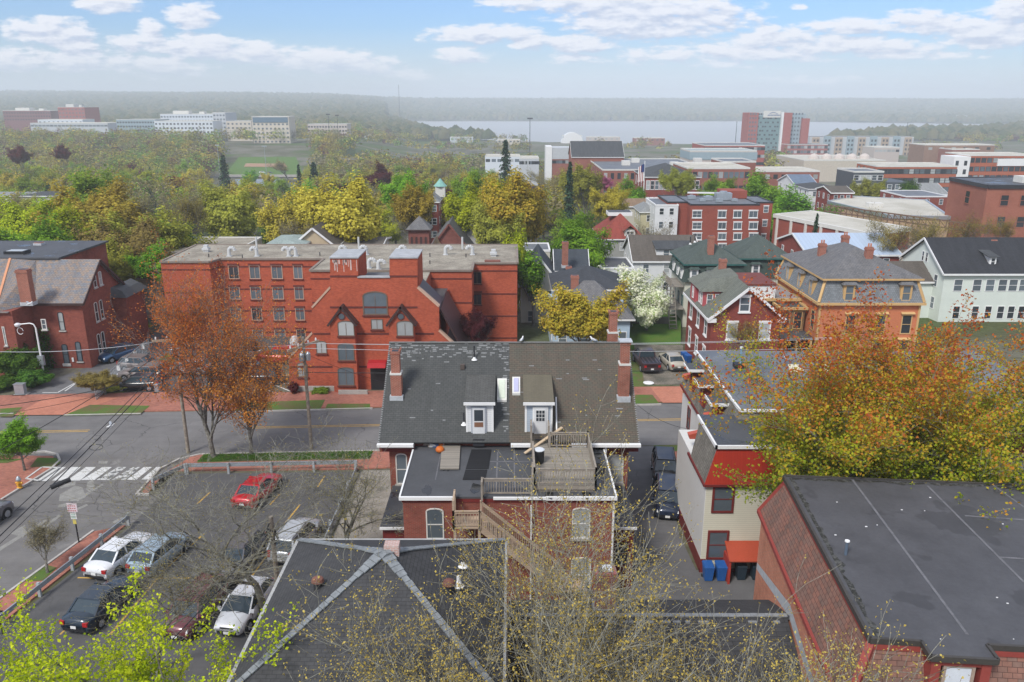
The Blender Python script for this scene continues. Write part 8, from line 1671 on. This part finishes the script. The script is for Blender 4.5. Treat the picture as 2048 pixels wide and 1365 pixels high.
# ======== the big detailed trees near the camera
def bigtree(name, label, x, y, z, h, sp, seed, bark, leafm, per, rad, size, keep=1.0, low=0, asp=.7, **kw):
    rn = random.Random(seed); sg, tp = skel(rn, h, sp, **kw)
    o = bpy.data.objects.new(name, None); COL.objects.link(o); o.location = (x, y, z); tag(o, label, 'tree')
    link('trunk', tubes_mesh('trunk', sg, bark, rmin=.0085), o)
    c = around(tp, per, rad, seed); r = np.random.default_rng(seed+1)
    if keep < 1: c = c[r.random(len(c)) < keep]
    if low: c = c[c[:, 2] > low]
    link('crown', leaves_mesh('crown', c, size, leafm, seed, asp=asp), o); return o
ex = leaf('rust_maple_leaves', [(.17, .05, .012), (.33, .10, .014), (.42, .16, .022)])
bigtree('maple_tree', 'tall rust coloured tree with bare grey upper twigs in front of the apartments', -23.6, 57.6, .1, 17.4, 5.6, 3, bark_grey, LV['rust'], 4, .55, .12, .62, .9, levels=5, kids=(9, 5, 4, 3, 2), trunk=.3, r0=.22, up=.55, fork=32, shape=.86, lowf=.15)
bigtree('maple_tree', 'smaller rust tree standing just right of the tallest rust coloured one', -20.8, 58.2, .1, 12.0, 4.4, 8, bark_grey, LV['rust'], 5, .5, .12, .7, .9, levels=4, kids=(10, 6, 4, 3), trunk=.4, r0=.18, up=.35, fork=42, lowf=.12)
bigtree('bare_tree', 'grey leafless tree over the parking lot, its crown spreading in front of the street', -13.6, 37.5, 0, 12.8, 8.6, 5, bark_pale, LV['bud'], 1, .3, .06, .6, 3, levels=5, kids=(6, 5, 4, 3, 2), trunk=.3, r0=.24, up=.2, fork=46, shape=.9, flare=.2)
bigtree('bare_tree', 'second leafless tree on the path strip left of the middle house', -10.4, 41.5, 0, 10.5, 5.6, 15, bark_pale, LV['bud'], 1, .3, .06, .6, 3, levels=5, kids=(5, 4, 4, 3, 2), trunk=.3, r0=.18, up=.25, fork=40)
bigtree('bare_tree', 'leafless tree among the parked cars close to the guardrail side', -17.5, 33.0, 0, 9.8, 5.2, 25, bark_pale, LV['bud'], 1, .3, .06, .5, 2.5, levels=5, kids=(5, 4, 4, 2, 2), trunk=.3, r0=.15, up=.3, fork=38)
char = leaf('chartreuse_leaves', [(.22, .27, .01), (.42, .46, .015), (.56, .54, .03)])
bigtree('budding_maple', 'chartreuse tree with tufts of new leaves at the lower left', -12.6, 23.6, 0, 13.5, 6.4, 21, bark_grey, char, 16, .28, .11, .5, 3, levels=4, kids=(5, 4, 4, 3), trunk=.3, r0=.2, up=.08, fork=46)
bigtree('budding_maple', 'brighter chartreuse tree crowding the pyramid roof edge', -11.6, 21.4, 0, 12.4, 3.8, 33, bark_grey, char, 18, .28, .11, .6, 3, levels=4, kids=(5, 4, 4, 3), trunk=.3, r0=.2, up=.05, fork=48)
lb = leaf('ochre_buds', [(.26, .18, .05), (.44, .31, .07), (.56, .42, .12)])
bigtree('budding_tree', 'great leafless tree with tiny ochre buds across the bottom middle, over the roofs', 1.8, 18.6, 0, 17.3, 7.6, 41, bark_pale, lb, 3, .2, .07, .8, 6, levels=5, kids=(9, 7, 5, 4, 2), trunk=.30, r0=.26, up=.10, fork=48, shape=.95, flare=.35)
bigtree('budding_tree', 'right one of the budding leafless trees, twigs against the mansard wall', 7.6, 19.2, 0, 14.8, 5.6, 45, bark_pale, lb, 3, .2, .07, .8, 6, levels=5, kids=(6, 5, 4, 3, 2), trunk=.34, r0=.18, up=.2, fork=44, shape=.95, flare=.2)
bigtree('budding_tree', 'left one of the budding leafless trees, twigs over the pyramid roof', -3.2, 18.4, 0, 14.6, 5.2, 49, bark_pale, lb, 3, .2, .07, .9, 6, levels=5, kids=(6, 5, 4, 3, 2), trunk=.34, r0=.18, up=.2, fork=44, shape=.95, flare=.2)
om = leaf('red_orange_green_maple_leaves', [(.13, .19, .015), (.22, .28, .02), (.32, .33, .025), (.42, .29, .03), (.45, .15, .03), (.38, .07, .03)], zgrad=(6.6, 16.8))
bigtree('maple_tree', 'huge orange and green maple with many pale stems filling the right side', 20.6, 40.2, 0, 19.8, 11.6, 52, bark_pale, om, 9, .46, .15, .7, 5.0, levels=5, stems=5, kids=(4, 4, 4, 3, 2), trunk=.3, r0=.2, up=.3, fork=36, shape=.84)
gmx = leaf('lower_green_maple_leaves', [(.08, .13, .015), (.16, .24, .025), (.26, .31, .03)])
bigtree('green_maple', 'green tree at the right edge below the huge orange maple', 31.0, 41.5, 0, 11.5, 7.0, 61, bark_grey, gmx, 16, .6, .2, 1, 3, levels=4, kids=(6, 5, 4, 3), trunk=.3, r0=.2, up=.1, fork=46)
# ---------------------------------------------------------------- the air
hz = MB(); hz.box(-5300, 5300, -45, 6900, -48, 120)
def hmat():
    m = bpy.data.materials.new('haze_air'); m.use_nodes = True; t = NT(m.node_tree); out = t.n('OutputMaterial')
    v = t.n('VolumePrincipled', {'Color': (.88, .94, 1.0, 1), 'Density': .00029, 'Anisotropy': 0.0}); t.t.links.new(v.outputs[0], out.inputs[1]); return m
ho = link('haze', hz.mesh('haze', hmat(), uv=False)); ho['kind'] = 'stuff'
